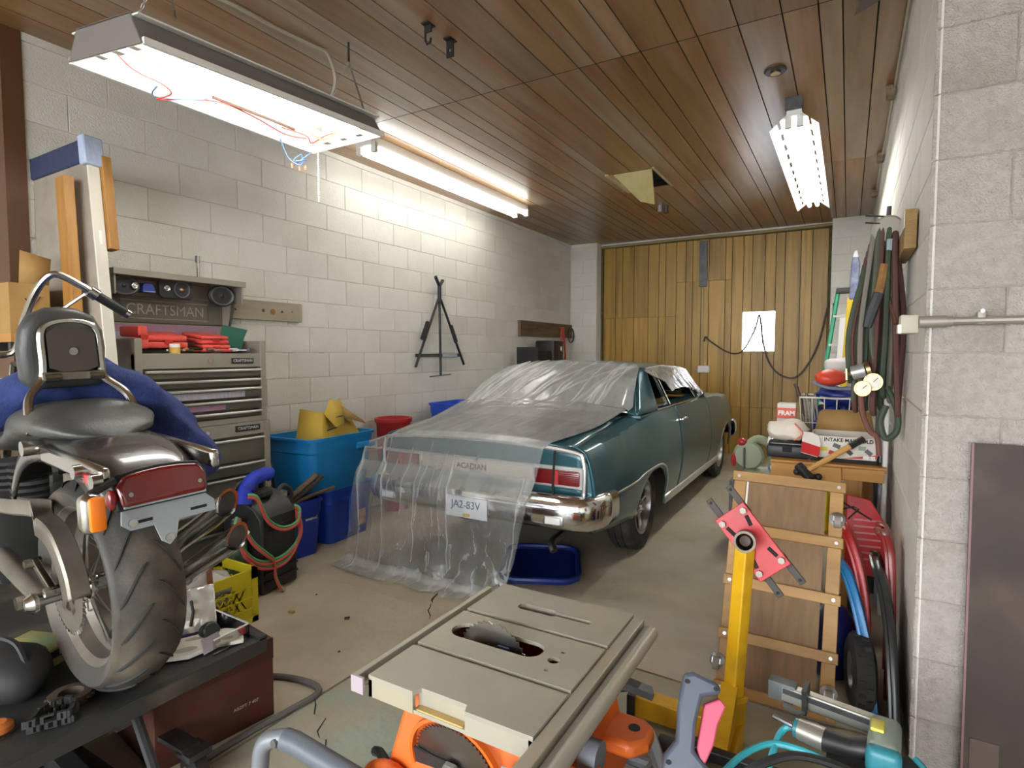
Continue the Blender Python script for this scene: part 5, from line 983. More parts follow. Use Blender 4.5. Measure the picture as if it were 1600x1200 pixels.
B().cyl((-2.83, 2.17, .035), (-2.815, 2.185, .008), .010, n=8).build('brass_end', BRASS, hs); B().tube([(-2.885, 1.965, .43), (-2.865, 1.99, .39)], .016, 8).build('white_tape', WHITEP, hs)
o = thing('blue_sleeve', 'bright blue padded sleeve on the torch tote handle', 'sleeve', (-3.0, 2.17, .58)); b = B().tube(sp([(-2.98, 2.05, .53), (-2.99, 2.07, .60), (-3.0, 2.13, .655), (-3.02, 2.22, .67), (-3.03, 2.26, .66)], 5), .042, 12); crumple(b, .006, 20).build('pad', M('bright_blue', '2038b8', .6), o, sm=60); B().tube([(-2.99, 2.075, .605), (-2.995, 2.095, .625)], .046, 12).build('cuff', M('bright_blue2', '1a2c98', .6), o)
# totes
def tote(name, lab, K2, L_, W_, H_, mat, lid=False, group=None, loc=None):
    t = thing(name, lab, 'storage tote', loc, group); b = B(K2); tpr = .86
    def ring(k, z, ins=0): a, c = L_/2*k-ins, W_/2*k-ins; r = .05; return [(sx_*(a-r)+r*cos(an), sy_*(c-r)+r*sin(an), z) for sx_, sy_, a0 in ((1, 1, 0), (-1, 1, 90), (-1, -1, 180), (1, -1, 270)) for an in [R(a0+i*30) for i in range(4)]]
    rings = [ring(tpr, 0), ring(lerp(tpr, 1, .72), H_*.72), ring(lerp(tpr, 1, .73)*1.02, H_*.74), ring(1.0, H_-.02), ring(1.045, H_-.02), ring(1.05, H_), ring(1.0, H_, .006), ring(lerp(tpr, 1, .5), H_*.5, .008), ring(tpr, .01, .008)]
    n = 16; vs = [p for r in rings for p in r]; fs = [tuple(range(n-1, -1, -1)), tuple(range(8*n, 9*n))]
    for i in range(8):
        for j in range(n): fs.append((i*n+j, i*n+(j+1) % n, (i+1)*n+(j+1) % n, (i+1)*n+j))
    b.add(vs, fs).build('tub', mat, t, sm=30); return t
BLU = M('tote_light_blue', '1e86cc', .4, dirt='1a70b0', da=.3); BLD = M('tote_blue', '2450c8', .4, dirt='1c3ea0', da=.3); BLN = M('tote_dark_blue', '1a38a8', .4, dirt='142c88', da=.3)
t1 = tote('lower_tote', 'medium blue tote with red label under the light blue tote', T(-3.41, 3.10, 0) @ RZ(4), .40, .50, .40, BLD, loc=(-3.41, 3.1, 0))
B(T(-3.41, 3.10, 0) @ RZ(4)).box(.181, .187, .07, .16, .07, .19).build('label', M('label_red', 'b83a28', .5, col2='e0d8d0', vs=25), t1, sm=0); B(T(-3.41, 3.10, 0) @ RZ(4)).box(.168, .20, -.03, .03, .05, .36).build('rib', BLD, t1, bev=.01); B(T(-3.41, 3.1, 0)).box(-.2, .2, -.25, .25, .39, .40).build('lid', BLD, t1, sm=0)
t2 = tote('upper_tote', 'light blue tote with open top stacked on the blue tote', T(-3.40, 2.99, .402) @ RZ(3), .48, .64, .40, BLU, loc=(-3.4, 2.99, .402))
B(T(-3.40, 2.99, .402) @ RZ(3)).rbox((.238, .22, .30), (.03, .2, .05), .012).build('handle', BLU, t2)
t3 = tote('front_tote', 'dark blue tote full of old hoses beside the torch tote', T(-3.36, 2.63, 0) @ RZ(-6), .40, .34, .39, BLN, loc=(-3.36, 2.63, 0))
B(T(-3.36, 2.63, 0) @ RZ(-6)).box(.185, .191, .03, .12, .25, .32).build('label', M('label_white', 'd0d4dc', .5, col2='5068a8', vs=30), t3, sm=0)
yb = thing('yellow_carton', 'crushed yellow carton with torn flaps in the light blue tote', 'box', (-3.4, 3.0, .75)); YC = M('yellow_card', 'd0b048', .7, col2='b89838', vs=4); KY = T(-3.37, 3.04, .845) @ RZ(12) @ Matrix.Diagonal((.92, 1.1, 1.2, 1))
b = B(KY); b.add([(.14, -.24, -.12), (.16, .24, -.13), (-.14, .22, -.12), (-.15, -.20, -.12), (.12, -.20, .10), (.02, .10, .17), (-.12, .16, .06), (-.13, -.16, .12)], [(3, 2, 1, 0), (0, 1, 5, 4), (1, 2, 6, 5), (2, 3, 7, 6), (3, 0, 4, 7)]).build('body', YC, yb, solid=.005); B(KY).add([(.13, -.20, .10), (.03, -.02, .175), (.08, .04, .15), (.19, -.05, .03), (.2, -.16, .02)], [(0, 1, 2, 3, 4)]).build('flap', YC, yb, solid=.004); B(KY).add([(.04, .0, .165), (.13, .24, .02), (.18, .22, .0), (.15, 0, .06)], [(0, 1, 2, 3)]).build('flap', CARD, yb, solid=.004)
B(KY).box(-.1, .1, -.15, .15, -.12, -.06).build('dark_contents', BLACKM, yb, sm=0); B(KY).tube([(.155, -.10, .07), (.165, -.04, .075)], .003, 4).build('print_line', BLACKM, yb); B(KY).tube([(.15, -.19, .0), (.16, -.10, .01)], .003, 4).build('print_line', BLACKM, yb)
for k, (pts, r, mt, lab) in enumerate([([(-3.36, 2.50, .30), (-3.24, 2.62, .44), (-3.16, 2.74, .56)], .020, 'hose_tan', 'thick tan hose end sticking out of the dark blue tote'), ([(-3.34, 2.52, .30), (-3.20, 2.66, .44), (-3.13, 2.76, .545)], .013, 'hose_dk', 'dark hose end beside the tan one in the blue tote'), ([(-3.30, 2.54, .32), (-3.18, 2.68, .41), (-3.08, 2.82, .46)], .013, 'hose_br', 'brown hose lying lowest across the blue tote rim'), ([(-3.30, 2.46, .32), (-3.22, 2.44, .46), (-3.22, 2.50, .52), (-3.24, 2.58, .47), (-3.26, 2.6, .34)], .014, 'hose_gr', 'grey hose bent in a loop at the tote left'), ([(-3.36, 2.54, .3), (-3.26, 2.62, .42), (-3.18, 2.70, .49)], .009, 'hose_bl', 'thin blue-grey hose between the thick ones in the tote')]):
    t = thing('hose_end', lab, 'hose', pts[0], 'hoses in the dark blue tote'); B().tube(sp(pts, 5), r, 9).build('hose', M(mt, ['7a6a58', '4a3c30', '5a4632', '4a4844', '5a6878'][k], .65, dirt='2a2420', da=.5), t); B().tube([V(*pts[-1])-(V(*pts[-1])-V(*pts[-2])).normalized()*.01, V(*pts[-1])+(V(*pts[-1])-V(*pts[-2])).normalized()*.002], r*.75, 9).build('bore', BLACKM, t)
o = thing('grey_box_part', 'grey electrical part with red mark in the dark blue tote', 'part', (-3.28, 2.5, .33)); B().rbox((-3.27, 2.50, .41), (.09, .12, .12), .015, (20, 10, 30)).build('body', M('part_grey', 'a0988c', .6), o); B().rbox((-3.235, 2.51, .43), (.03, .05, .04), .006, (20, 10, 30)).build('red_mark', M('part_red', 'c08080', .6), o)
# totes behind the car
t4 = tote('blue_tote_behind', 'blue tote standing on shelf height behind the car trunk by the wall', T(-3.42, 4.78, .53), .36, .52, .37, BLD, loc=(-3.42, 4.78, .53)); B().box(-3.62, -3.22, 4.46, 5.1, 0, .53).build('support_carton', CARD, t4, sm=0)
o = thing('red_bin', 'red plastic bin lid edge showing behind the trunk', 'bin', (-3.5, 3.9, 0)); B().lathe([(.12, 0), (.15, .77), (.165, .79), (.165, .82), (.145, .82), (.14, .78)], 28, T(-3.50, 3.90, 0), cap=False).build('tub', M('bin_red', 'b02a28', .5), o); B().lathe([(0, .75), (.14, .75)], 28, T(-3.50, 3.90, 0)).build('lid', M('bin_red_lid', 'a02422', .5), o)
o = thing('drip_tray', 'dark blue plastic tray lying on the floor under the car tail', 'tray', (-1.72, 3.35, 0)); KL = T(-1.70, 3.30, 0) @ RZ(25)
def rr_poly(a, c, r): return [(sx_*(a-r)+r*cos(an), sy_*(c-r)+r*sin(an)) for sx_, sy_, a0 in ((1, 1, 0), (-1, 1, 90), (-1, -1, 180), (1, -1, 270)) for an in [R(a0+i*30) for i in range(4)]]
LB = M('lid_blue', '182e78', .4); B(KL).prism(rr_poly(.23, .30, .09), .012).build('base', LB, o, bev=.003); B(KL).tube([(x, y, .03) for x, y in rr_poly(.24, .31, .1)], .018, 8, closed=True).build('rim', LB, o)
# ------------------------------------------------------------------ table saw in the foreground
from mathutils.geometry import tessellate_polygon
def holed(b, loops, z0, z1):
    tri = tessellate_polygon([[Vector((x, y, 0)) for x, y in l] for l in loops]); fl_ = [p for l in loops for p in l]; n = len(fl_)
    fs = [tuple(t) for t in tri]+[tuple(i+n for i in t[::-1]) for t in tri]; o = 0
    for l in loops:
        k = len(l); fs += [(o+i, o+(i+1) % k, n+o+(i+1) % k, n+o+i) for i in range(k)]; o += k
    return b.add([(x, y, z1) for x, y in fl_]+[(x, y, z0) for x, y in fl_], fs)
SAWT = M('saw_table', 'aaa598', .5, .25, col2='9c9788', vs=4, dirt='b5a986', ds=3.5, da=.6); SAWE = M('rail_alu', 'a8a396', .45, .4, dirt='b0a27a', ds=4, da=.5); ORG = M('saw_orange', 'd9641e', .45, dirt='a8704a', ds=4, da=.35); GRYT = M('grey_tube', '7d8186', .45, .3); BLADE = M('blade_steel', (.36, .34, .30), .28, 1, dirt=(.2, .18, .14), ds=6, da=.4)
saw = thing('table_saw', 'orange jobsite table saw with dusty grey top in the foreground', 'table saw', (-.85, 1.48, 0))
ZS = .52; SX0, SX1, SY0, SY1 = -1.11, -.60, 1.125, 1.845
stad = [(-.955+.13*(-1 if a else 1)*0, 0)]; 
def stadium(cx, cy, hl, r, n=10): return [(cx+hl+r*cos(a), cy+r*sin(a)) for a in [-pi/2+pi*i/n for i in range(n+1)]]+[(cx-hl+r*cos(a), cy+r*sin(a)) for a in [pi/2+pi*i/n for i in range(n+1)]]
top = B()
holed(top, [[(SX0, SY0), (-.955, SY0), (-.945, SY0+.025), (-.80, SY0+.025), (-.79, SY0), (SX1, SY0), (SX1, 1.315), (SX0, 1.315)]], ZS-.012, ZS)
hole = stadium(-.91, 1.468, .115, .045); holed(top, [[(SX0, 1.335), (SX1, 1.335), (SX1, 1.58), (SX0, 1.58)], hole[::-1], circ(12, .018, -.705, 1.447)[::-1], circ(8, .007, -.70, 1.50)[::-1], circ(8, .007, -.70, 1.39)[::-1]], ZS-.012, ZS)
rec = [(-.955, 1.69), (-.83, 1.69), (-.83, 1.70), (-.70, 1.70), (-.70, 1.722), (-.83, 1.722), (-.84, 1.735), (-.955, 1.735), (-.968, 1.725), (-.968, 1.70)]; holed(top, [[(SX0, 1.60), (SX1, 1.60), (SX1, SY1), (SX0, SY1)], rec[::-1]], ZS-.012, ZS)
top.box(SX0, SX1, 1.31, 1.34, ZS-.02, ZS-.010).box(SX0, SX1, 1.575, 1.605, ZS-.02, ZS-.010).box(-.98, -.69, 1.68, 1.745, ZS-.03, ZS-.022)
tt = top.build('table_top', SAWT, saw, sm=0)
sk = B().box(SX0, -.955, SY0, SY0+.012, ZS-.06, ZS-.012).box(-.79, SX1, SY0, SY0+.012, ZS-.06, ZS-.012).box(-.955, -.79, SY0+.025, SY0+.035, ZS-.06, ZS-.012).box(-.955, -.79, SY0+.002, SY0+.03, ZS-.06, ZS-.05).box(SX0, SX1, SY1-.012, SY1, ZS-.06, ZS-.012).box(SX0, SX0+.012, SY0, SY1, ZS-.06, ZS-.012).box(SX1-.012, SX1, SY0, SY1, ZS-.06, ZS-.012).build('table_skirt', SAWT, tt, sm=0)
B().box(-.945, -.80, SY0+.004, SY0+.024, ZS-.051, ZS-.046).build('sawdust_ledge', M('sawdust', 'c0a468', .9), tt, sm=0)
def sawblade(name, K2, r, n, par, mat=BLADE):
    pts = []
    for i in range(n):
        a = 2*pi*i/n; d = 2*pi/n
        pts += [(r*.925*cos(a), r*.925*sin(a)), (r*.95*cos(a+d*.25), r*.95*sin(a+d*.25)), (r*cos(a+d*.72), r*sin(a+d*.72)), (r*.99*cos(a+d*.80), r*.99*sin(a+d*.80))]
    bb = B(K2); holed(bb, [pts, circ(12, .008)[::-1]], -.0012, .0012); return bb.build(name, mat, par, sm=0)
sawblade('blade', T(-.925, 1.468, ZS-.075) @ RX(90), .127, 40, saw)
B().box(-1.06, -.76, 1.40, 1.54, ZS-.16, ZS-.15).box(-1.07, -1.06, 1.40, 1.54, ZS-.16, ZS-.02).box(-.77, -.76, 1.40, 1.54, ZS-.16, ZS-.02).build('blade_shroud', M('shroud_red', '5a2416', .6), saw, sm=0); B().cyl((-.925, 1.44, ZS-.085), (-.925, 1.50, ZS-.085), .02, n=12).build('arbor', DSTEEL, saw); B().box(-.90, -.86, 1.455, 1.463, ZS-.08, ZS-.012).build('blade_guard_clip', M('clip_blue', '3a4a70', .5), saw, sm=0)
# rails
B().box(-1.155, -1.135, 1.11, 1.80, ZS-.045, ZS-.002).box(-1.135, -1.112, 1.11, 1.80, ZS-.03, ZS-.024).build('rear_rail', SAWE, saw, sm=0, bev=.002); B().box(-1.156, -1.112, 1.105, 1.112, ZS-.048, ZS-.002).build('rail_cap', M('rail_cap', 'a89aa0', .5), saw, sm=0)
B().box(-.598, -.562, .95, 1.84, ZS-.04, ZS-.006).build('front_rail', SAWE, saw, sm=0, bev=.003); B().box(-.556, -.540, .95, 1.83, ZS-.05, ZS-.022).build('scale_rail', M('scale_grey', '8a8a80', .5), saw, sm=0); B().tube([(-.522, .95, ZS-.025), (-.522, 1.80, ZS-.025)], .019, 12).build('front_tube', SAWE, saw)
# orange body, tapered shell with the spare blade on its near side
bz0, bz1 = .07, ZS-.06
def shell(z): k = (z-bz0)/(bz1-bz0); return (lerp(-1.13, -1.04, k), lerp(-.58, -.64, k), lerp(1.14, 1.21, k), lerp(1.76, 1.72, k))
v = []
for z in (bz0, .22, bz1): x0_, x1_, y0_, y1_ = shell(z); v += [(x0_, y0_, z), (x1_, y0_, z), (x1_, y1_, z), (x0_, y1_, z)]
fs = [(3, 2, 1, 0)]
for i in range(2):
    for j in range(4): fs.append((i*4+j, i*4+(j+1) % 4, i*4+4+(j+1) % 4, i*4+4+j))
B().add(v, fs).build('body', ORG, saw, sm=0, bev=.012)
B().sph((-1.06, 1.14, .21), (.09, .05, .07), 14, 8).build('side_bulge', ORG, saw, sm=60)
KN = T(-.86, 1.183, .315) @ RX(99.5)
sb_ = sawblade('spare_blade', KN @ T(0, 0, .006), .127, 60, saw); B(KN).lathe([(.136, -.004), (.146, -.004), (.146, .012), (.136, .012), (.136, -.004)], 40).build('blade_rim', ORG, saw)
B(KN).prism([(-.125, -.022), (-.07, -.016), (.05, -.016), (.075, -.035), (.12, -.035), (.13, 0), (.115, .03), (.075, .03), (.05, .016), (-.07, .016), (-.125, .026)], .016, h0=.009).build('wrench', DSTEEL, saw, sm=0); B(KN).lathe([(0, .035), (.012, .035), (.03, .028), (.03, .016)], 6).build('wing_nut', STEEL, saw)
wl_ = B().prism([(0, 0), (.075, 0), (.075, .2), (0, .2)], .003, T(-.70, 1.185, .20) @ RX(99.5)).build('warning_label', M('label_pale', 'a8b0b8', .6), saw, sm=0)
for i in range(12): B().prism([(.006, .012+.0155*i), (.068-.012*(i*7 % 3), .012+.0155*i), (.068-.012*(i*7 % 3), .019+.0155*i), (.006, .019+.0155*i)], .0036, T(-.70, 1.185, .20) @ RX(99.5), h0=.0028).build('print_line', BLACKM, wl_, sm=0)
B().prism([(0, 0), (.10, 0), (.14, .05), (.14, .12), (.1, .15), (0, .15)], .05, T(-.62, 1.58, .20), h0=0).build('foot_bracket', ORG, saw, bev=.015); B().cyl((-.535, 1.665, .245), (-.535, 1.665, .252), .018, n=14).build('bracket_hole', BLACKM, saw); B().tube(sp([(-.62, 1.3, .33), (-.57, 1.32, .3), (-.56, 1.40, .27), (-.60, 1.45, .26)], 4), .022, 10).build('tilt_handle', ORG, saw); B().cyl((-.60, 1.42, .30), (-.55, 1.42, .30), .045, n=18).build('crank_wheel', M('crank_grey', '70747c', .5), saw)
# folding stand
B().tube(sp([(-1.42, 1.0, .10), (-1.41, 1.0, .22), (-1.40, 1.005, .29), (-1.36, 1.02, .315), (-1.30, 1.035, .315), (-1.1, 1.07, .26), (-.9, 1.1, .20)], 4), .024, 12).build('stand_handle', GRYT, saw); B().tube([(-1.335, 1.026, .318), (-1.30, 1.033, .316), (-1.05, 1.075, .25)], .030, 12).build('handle_grip', M('grip_grey', '5a6068', .5), saw); B().cyl((-1.345, .995, .318), (-1.345, 1.06, .312), .012, n=8).build('bolt', STEEL, saw)
for (p, q) in (((-.50, 1.90, .05), (-.52, 1.2, .12)), ((-.55, 1.88, .10), (-.43, 1.66, .10)), ((-1.25, 1.8, .06), (-1.25, 1.1, .08)), ((-1.25, 1.8, .05), (-.5, 1.8, .05)), ((-1.25, 1.15, .05), (-.5, 1.15, .05))): B().tube([p, q], .022, 10).build('stand_tube', GRYT, saw)
B().cyl((-.52, 1.885, .05), (-.44, 1.885, .05), .05, n=18).build('stand_wheel', BLACK, saw); B().cyl((-1.30, 1.15, .05), (-1.22, 1.15, .05), .05, n=18).build('stand_wheel', BLACK, saw); B().cb((-.515, 1.63, .40), (.09, .045, .02), (0, 20, 25)).build('lock_lever', DSTEEL, saw); B().tube([(-.62, 1.58, .39), (-.54, 1.62, .40)], .012, 8).build('lever_rod', DSTEEL, saw)
B().tube(sp([(-1.20, 1.24, .20), (-1.16, 1.22, .22), (-1.12, 1.2, .22)], 3), .014, 8).build('latch_lever', BLACK, saw)
# ------------------------------------------------------------------ engine stand
YELP = M('stand_yellow', 'd0a010', .42, dirt='8a6a18', ds=8, da=.45); es = thing('engine_stand', 'yellow engine stand post with red mounting plate before the creeper', 'engine stand', (-.33, 2.1, 0))
p0, p1 = V(-.325, 2.09, .05), V(-.295, 2.14, .715); d = (p1-p0).normalized()
K2 = frame(p0, (1, 0, 0), d.cross(V(1, 0, 0))); K2 = Matrix.Translation(p0) @ d.to_track_quat('Z', 'Y').to_matrix().to_4x4()
B(K2).box(-.025, .025, -.025, .025, .10, (p1-p0).length).build('post', YELP, es, sm=0, bev=.005); B(K2).box(-.034, .034, -.034, .034, 0, .14).build('socket', YELP, es, sm=0, bev=.005); B(K2).box(-.036, .036, -.036, .036, .125, .145).build('collar', YELP, es, sm=0, bev=.003)
B().box(-.68, -.30, 2.06, 2.13, .02, .10).build('leg', YELP, es, sm=0, bev=.006); B().box(-.36, -.28, 1.70, 2.12, .02, .10).build('leg', YELP, es, sm=0, bev=.006); B().add([(-.355, 2.08, .10), (-.355, 1.85, .10), (-.355, 2.08, .24), (-.30, 2.08, .10), (-.30, 1.85, .10), (-.30, 2.08, .24)], [(0, 1, 2), (3, 5, 4), (0, 3, 4, 1), (1, 4, 5, 2), (0, 2, 5, 3)]).build('gusset', YELP, es, sm=0)
for x, y in ((-.67, 2.095), (-.32, 1.75)): B().cyl((x, y-.02, .022), (x, y+.02, .022), .022, n=14).build('caster', BLACK, es)
B().box(-.69, -.66, 2.05, 2.14, .02, .105).build('end_cap', BLACK, es, sm=0)
hd = V(-.292, 2.12, .745); ax = V(.10, -1, .22).normalized(); KH = Matrix.Translation(hd) @ ax.to_track_quat('Z', 'Y').to_matrix().to_4x4()
B(KH).lathe([(.036, -.06), (.036, .07), (.028, .07), (.028, -.05), (0, -.05)], 24).build('pivot_tube', M('worn_tube', (.20, .16, .12), .5, .6, col2=(.1, .07, .05), vs=20), es); B(KH).lathe([(0, .02), (.018, .025), (.027, .0)], 12).build('tube_inside', M('grease', (.08, .05, .03), .5), es)
# plate plane behind the tube
KP = frame(hd-ax*.055+V(.018, 0, -.005), V(.095, 0, .082).normalized(), V(-.15, 0, .165)); KP = frame(hd-ax*.05+V(.020, 0, -.004), V(.76, .05, .65), V(-.66, .12, .74))
B(KP).box(-.062, .062, -.125, .125, -.006, .006).build('mount_plate', RED, es, sm=0, bev=.002)
for (x, y) in ((-.045, .10), (.045, .10), (-.045, -.10), (.045, -.10)):
    B(KP).cyl((x*.75, y*.45, .0062), (x*.92, y*.82, .0062), .007, n=8).build('slot', BLACKM, es); B(KP).cyl((x, y, .004), (x, y, .02), .012, n=6).build('bolt', DUSTM, es)
    s = 1 if y > 0 else -1; a = B(KP).box(x-.012, x+.012, min(y-.015*s, y+.10*s), max(y-.015*s, y+.10*s), -.045, -.035).build('arm', M('arm_rust', (.06, .05, .045), .6, .3), es, sm=0, bev=.002); B(KP).cyl((x, y+.085*s, -.034), (x, y+.085*s, -.033), .006, n=10).build('hole', BLACKM, a); B(KP).cyl((x, y, -.04), (x, y, .0), .008, n=8).build('stud', STEEL, a)
# ------------------------------------------------------------------ wooden creeper leaning
CW = M('creeper_wood', 'b58c50', .5, col2='9a7038', vs=6, st=(.4, 3, 3), dirt='7a5c34', ds=3, da=.4, rnd=.05); PLY = M('plywood_brown', '8a6e4c', .65, col2='7a5c3c', vs=8, st=(6, .5, 1), dirt='5a452e', ds=2, da=.35)
ck = thing('creeper', 'wooden mechanics creeper with plywood panels standing on end', 'creeper', (-.22, 2.55, 0)); base = V(-.435, 2.40, .02); top_ = V(-.42, 2.72, .86); upv = (top_-base).normalized(); KC2 = frame(base, (1, .04, -.03), upv); H_ = .905; W_ = .425
for x in (0, W_-.05): B(KC2).box(x, x+.05, 0, H_, -.012, .008).build('side_rail', CW, ck, sm=0, bev=.003)
zs_ = [.0, .205, .42, .64, .865]
for z in zs_: r_ = B(KC2).box(-.006, W_+.006, z, z+.042, .008, .026).build('rung', CW, ck, sm=0, bev=.003); [B(KC2).cyl((x, z+.02, .026), (x, z+.02, .030), .007, n=10).build('screw', STEEL, r_) for x in (.02, W_-.02)]
for a, b_ in zip(zs_, zs_[1:]): B(KC2)  .box(.058, W_-.064, a+.02, b_+.02, -.004, .0075).build('panel', PLY, ck, sm=0)
B(KC2).box(.052, .06, .62, .90, -.004, .009).build('pale_strip', WHITEP, ck, sm=0)
def caster(x, y):
    c = B(KC2).lathe([(0, 0), (.03, 0), (.03, .012), (.012, .02), (.012, .03)], 16, T(x, y, .008)).build('caster_plate', STEEL, ck); B(KC2).cyl((x-.012, y-.01, .04), (x+.012, y-.01, .04), .026, n=16).build('wheel', M('caster_grey%.2f' % y, '8a857c', .6), c); B(KC2).cb((x, y, .035), (.034, .02, .03)).build('fork', STEEL, c)
caster(W_-.02, .755); caster(.0, .115); caster(W_-.02, .10); caster(.01, .70)
# ------------------------------------------------------------------ bench and what stands on it
BW2 = M('bench_wood', 'c08a3c', .5, col2='a8742c', vs=5, st=(.25, 3, 3), dirt='8a5c24', da=.3); bn = thing('workbench', 'rough yellow pine workbench along the right wall', 'workbench', (-.08, 3.85, 0))
B().box(-.355, -.012, 3.48, 3.52, .705, .79).build('front_beam', BW2, bn, sm=0, bev=.003); B().box(-.012, .18, 3.50, 3.54, .725, .79).build('front_beam', BW2, bn, sm=0, bev=.003); B().box(-.36, .19, 3.52, 4.3, .775, .80).build('top', BW2, bn, sm=0)
for (x, y) in ((.0, 3.54), (-.35, 3.54), (.10, 4.22), (-.35, 4.22)): B().box(x, x+.085, y, y+.04, 0, .775).build('leg', WOODZ, bn, sm=0, bev=.003)
B().box(-.33, -.25, 3.49, 3.515, .60, .705).build('brace', BW2, bn, sm=0); B().box(-.35, .18, 3.58, 4.2, .38, .40).build('lower_shelf', BW2, bn, sm=0)
for k, (x, y, z, s, mt, lab) in enumerate([(-.20, 3.62, .45, (.10, .08, .14), WHITEP, 'white bottle under the bench top behind the creeper'), (-.09, 3.66, .45, (.05, .05, .2), M('yellow_bottle', 'd0b820', .4), 'yellow bottle under the bench top'), (.03, 3.62, .45, (.04, .06, .22), M('blue_bottle', '3858a0', .4), 'blue bottle under the bench top by the leg')]):
    t = thing('spray_bottle', lab, 'bottle', (x, y, .40)); B().lathe([(0, 0), (s[0]*.45, 0), (s[0]*.48, .01), (s[0]*.48, s[2]), (s[0]*.2, s[2]*1.25), (s[0]*.2, s[2]*1.35), (0, s[2]*1.35)], 16, T(x, y, .40)).build('bottle', mt, t); B().rbox((x, y-.01, .40+s[2]*1.35+.015), (.03, .05, .03), .006).build('nozzle', BLACK, t)
# intake manifold carton, open
ib = thing('printed_carton', 'white INTAKE MANIFOLD carton with its brown lid open on the bench', 'box', (-.01, 3.75, .80)); IW = M('carton_white', 'd0cabe', .6, dirt='b0a898', da=.3)
B().box(-.165, .15, 3.60, 3.605, .80, .94).box(-.165, .15, 3.895, 3.90, .80, .94).box(-.165, -.16, 3.60, 3.90, .80, .94).box(.145, .15, 3.60, 3.90, .80, .94).box(-.165, .15, 3.60, 3.90, .80, .805).build('body', IW, ib, sm=0); B().add([(-.16, 3.90, .94), (.145, 3.90, .94), (.125, 3.93, 1.045), (.095, 3.935, 1.06), (-.115, 3.935, 1.06), (-.14, 3.93, 1.045)], [(0, 1, 2, 3, 4, 5)]).build('lid', CARD, ib, solid=.005)
text('carton_title', 'INTAKE MANIFOLD', .028, T(.015, 3.599, .922) @ RX(90), BLACKM, ib, .0004, sx=.95, bold=.0008); B().box(-.165, .15, 3.5985, 3.5995, .80, .822).build('black_band', BLACKM, ib, sm=0); B().prism([(-.02, .822), (.15, .835), (.15, .855), (.06, .838)], .0012, T(0, 3.600, 0) @ RX(90), h0=0).build('red_band', RED, ib, sm=0)
for k, (x, z) in enumerate([(-.10, .87), (-.04, .89), (.02, .86), (.08, .885), (-.06, .85), (.11, .865)]): B().cb((x, 3.599, z), (.035, .002, .022), (0, 20*(k % 3), 0)).build('part_picture', [M('pic_y', 'c8b028', .6), DSTEEL, BLACK, M('pic_g', '8a9a8a', .6), RED, DSTEEL][k], ib, sm=0)
B().box(.085, .115, 3.598, 3.5995, .826, .846).box(.118, .14, 3.598, 3.5995, .826, .846).build('small_labels', WHITEP, ib, sm=0)
fl2 = B().prism([(-.05, -.06), (.035, -.06), (.05, -.03), (.055, .03), (.04, .07), (0, .085), (-.05, .085)], .004, T(-.165, 3.585, .872) @ RZ(-25) @ RX(82)).build('side_flap', IW, ib, sm=0); B().prism([(-.05, -.03), (.05, -.045), (.055, .01), (-.05, .03)], .0048, T(-.165, 3.585, .872) @ RZ(-25) @ RX(82), h0=.003).build('flap_red', RED, ib, sm=0); B().prism([(-.05, -.06), (.035, -.06), (.05, -.048), (-.05, -.034)], .0048, T(-.165, 3.585, .872) @ RZ(-25) @ RX(82), h0=.003).build('flap_black', BLACKM, ib, sm=0)
ml = thing('mallet', 'wooden-handled mallet with black head resting on the bench beam', 'mallet', (-.18, 3.46, .74)); a, c = V(-.185, 3.455, .755), V(.075, 3.575, .935); B().tube([a, a.lerp(c, .5), c], [.014, .016, .015], 10).build('handle', M('handle_wood', 'c89a58', .5), ml); dd = (c-a).normalized(); n_ = V(.55, -.3, -.35); n_ = (n_-dd*n_.dot(dd)).normalized(); B().cyl(a-n_*.05, a+n_*.05, .025, n=14).build('head', BLACK, ml); B().cyl(c-dd*.07, c+dd*.012, .018, n=10).build('grip', BLACK, ml)
hk = thing('bench_hook', 'black two-knob hook fixed to the bench beam under the mallet', 'hook', (-.18, 3.46, .72)); B().tube(sp([(-.215, 3.465, .75), (-.20, 3.468, .742), (-.16, 3.468, .735), (-.125, 3.465, .735)], 3), .012, 8).build('bar', BLACK, hk); [B().sph((x, 3.462, z), .019, 12, 8).build('knob', BLACK, hk) for x, z in ((-.222, .752), (-.118, .736))]
bc = thing('black_tool_case', 'glossy black tool case on the bench under the white bag', 'tool case', (-.29, 3.7, .80)); B().rbox((-.285, 3.72, .835), (.215, .24, .07), .012).build('base', BLACK, bc); B().rbox((-.285, 3.72, .878), (.20, .225, .03), .012).build('lid', M('gloss_black', (.015, .013, .013), .15), bc); B().rbox((-.285, 3.598, .85), (.05, .012, .03), .004).build('latch', BLACKM, bc)
wb_ = thing('white_bag', 'crumpled white carrier bag with red lines on the black case', 'bag', (-.29, 3.7, .893)); b = B().sph((-.29, 3.70, .945), (.115, .10, .07), 22, 14); crumple(b, .025, 16, 3); 
for i, v_ in enumerate(b.v): b.v[i] = V(v_.x, v_.y, max(v_.z, .894))
b.build('bag', M('bag_white', 'd8cdbd', .6, dirt='c0b4a0', da=.4), wb_, sm=70); B().tube(sp([(-.25, 3.60, 1.0), (-.22, 3.605, .965), (-.21, 3.60, .94), (-.25, 3.60, .905)], 4), .005, 5).build('red_line', M('line_red', 'd07060', .6), wb_)
fr_ = thing('filter_box', 'orange and white FRAM filter box standing behind the white bag', 'box', (-.33, 4.02, .80)); B().box(-.375, -.27, 3.96, 4.07, .80, 1.08).build('carton', IW, fr_, sm=0); B().box(-.376, -.269, 3.957, 3.961, .99, 1.055).build('orange_band', M('fram_orange', 'd84a30', .5), fr_, sm=0); text('box_letters', 'FRAM', .04, T(-.322, 3.956, 1.022) @ RX(90), WHITEP, fr_, .0005, sx=.95, bold=.0015)
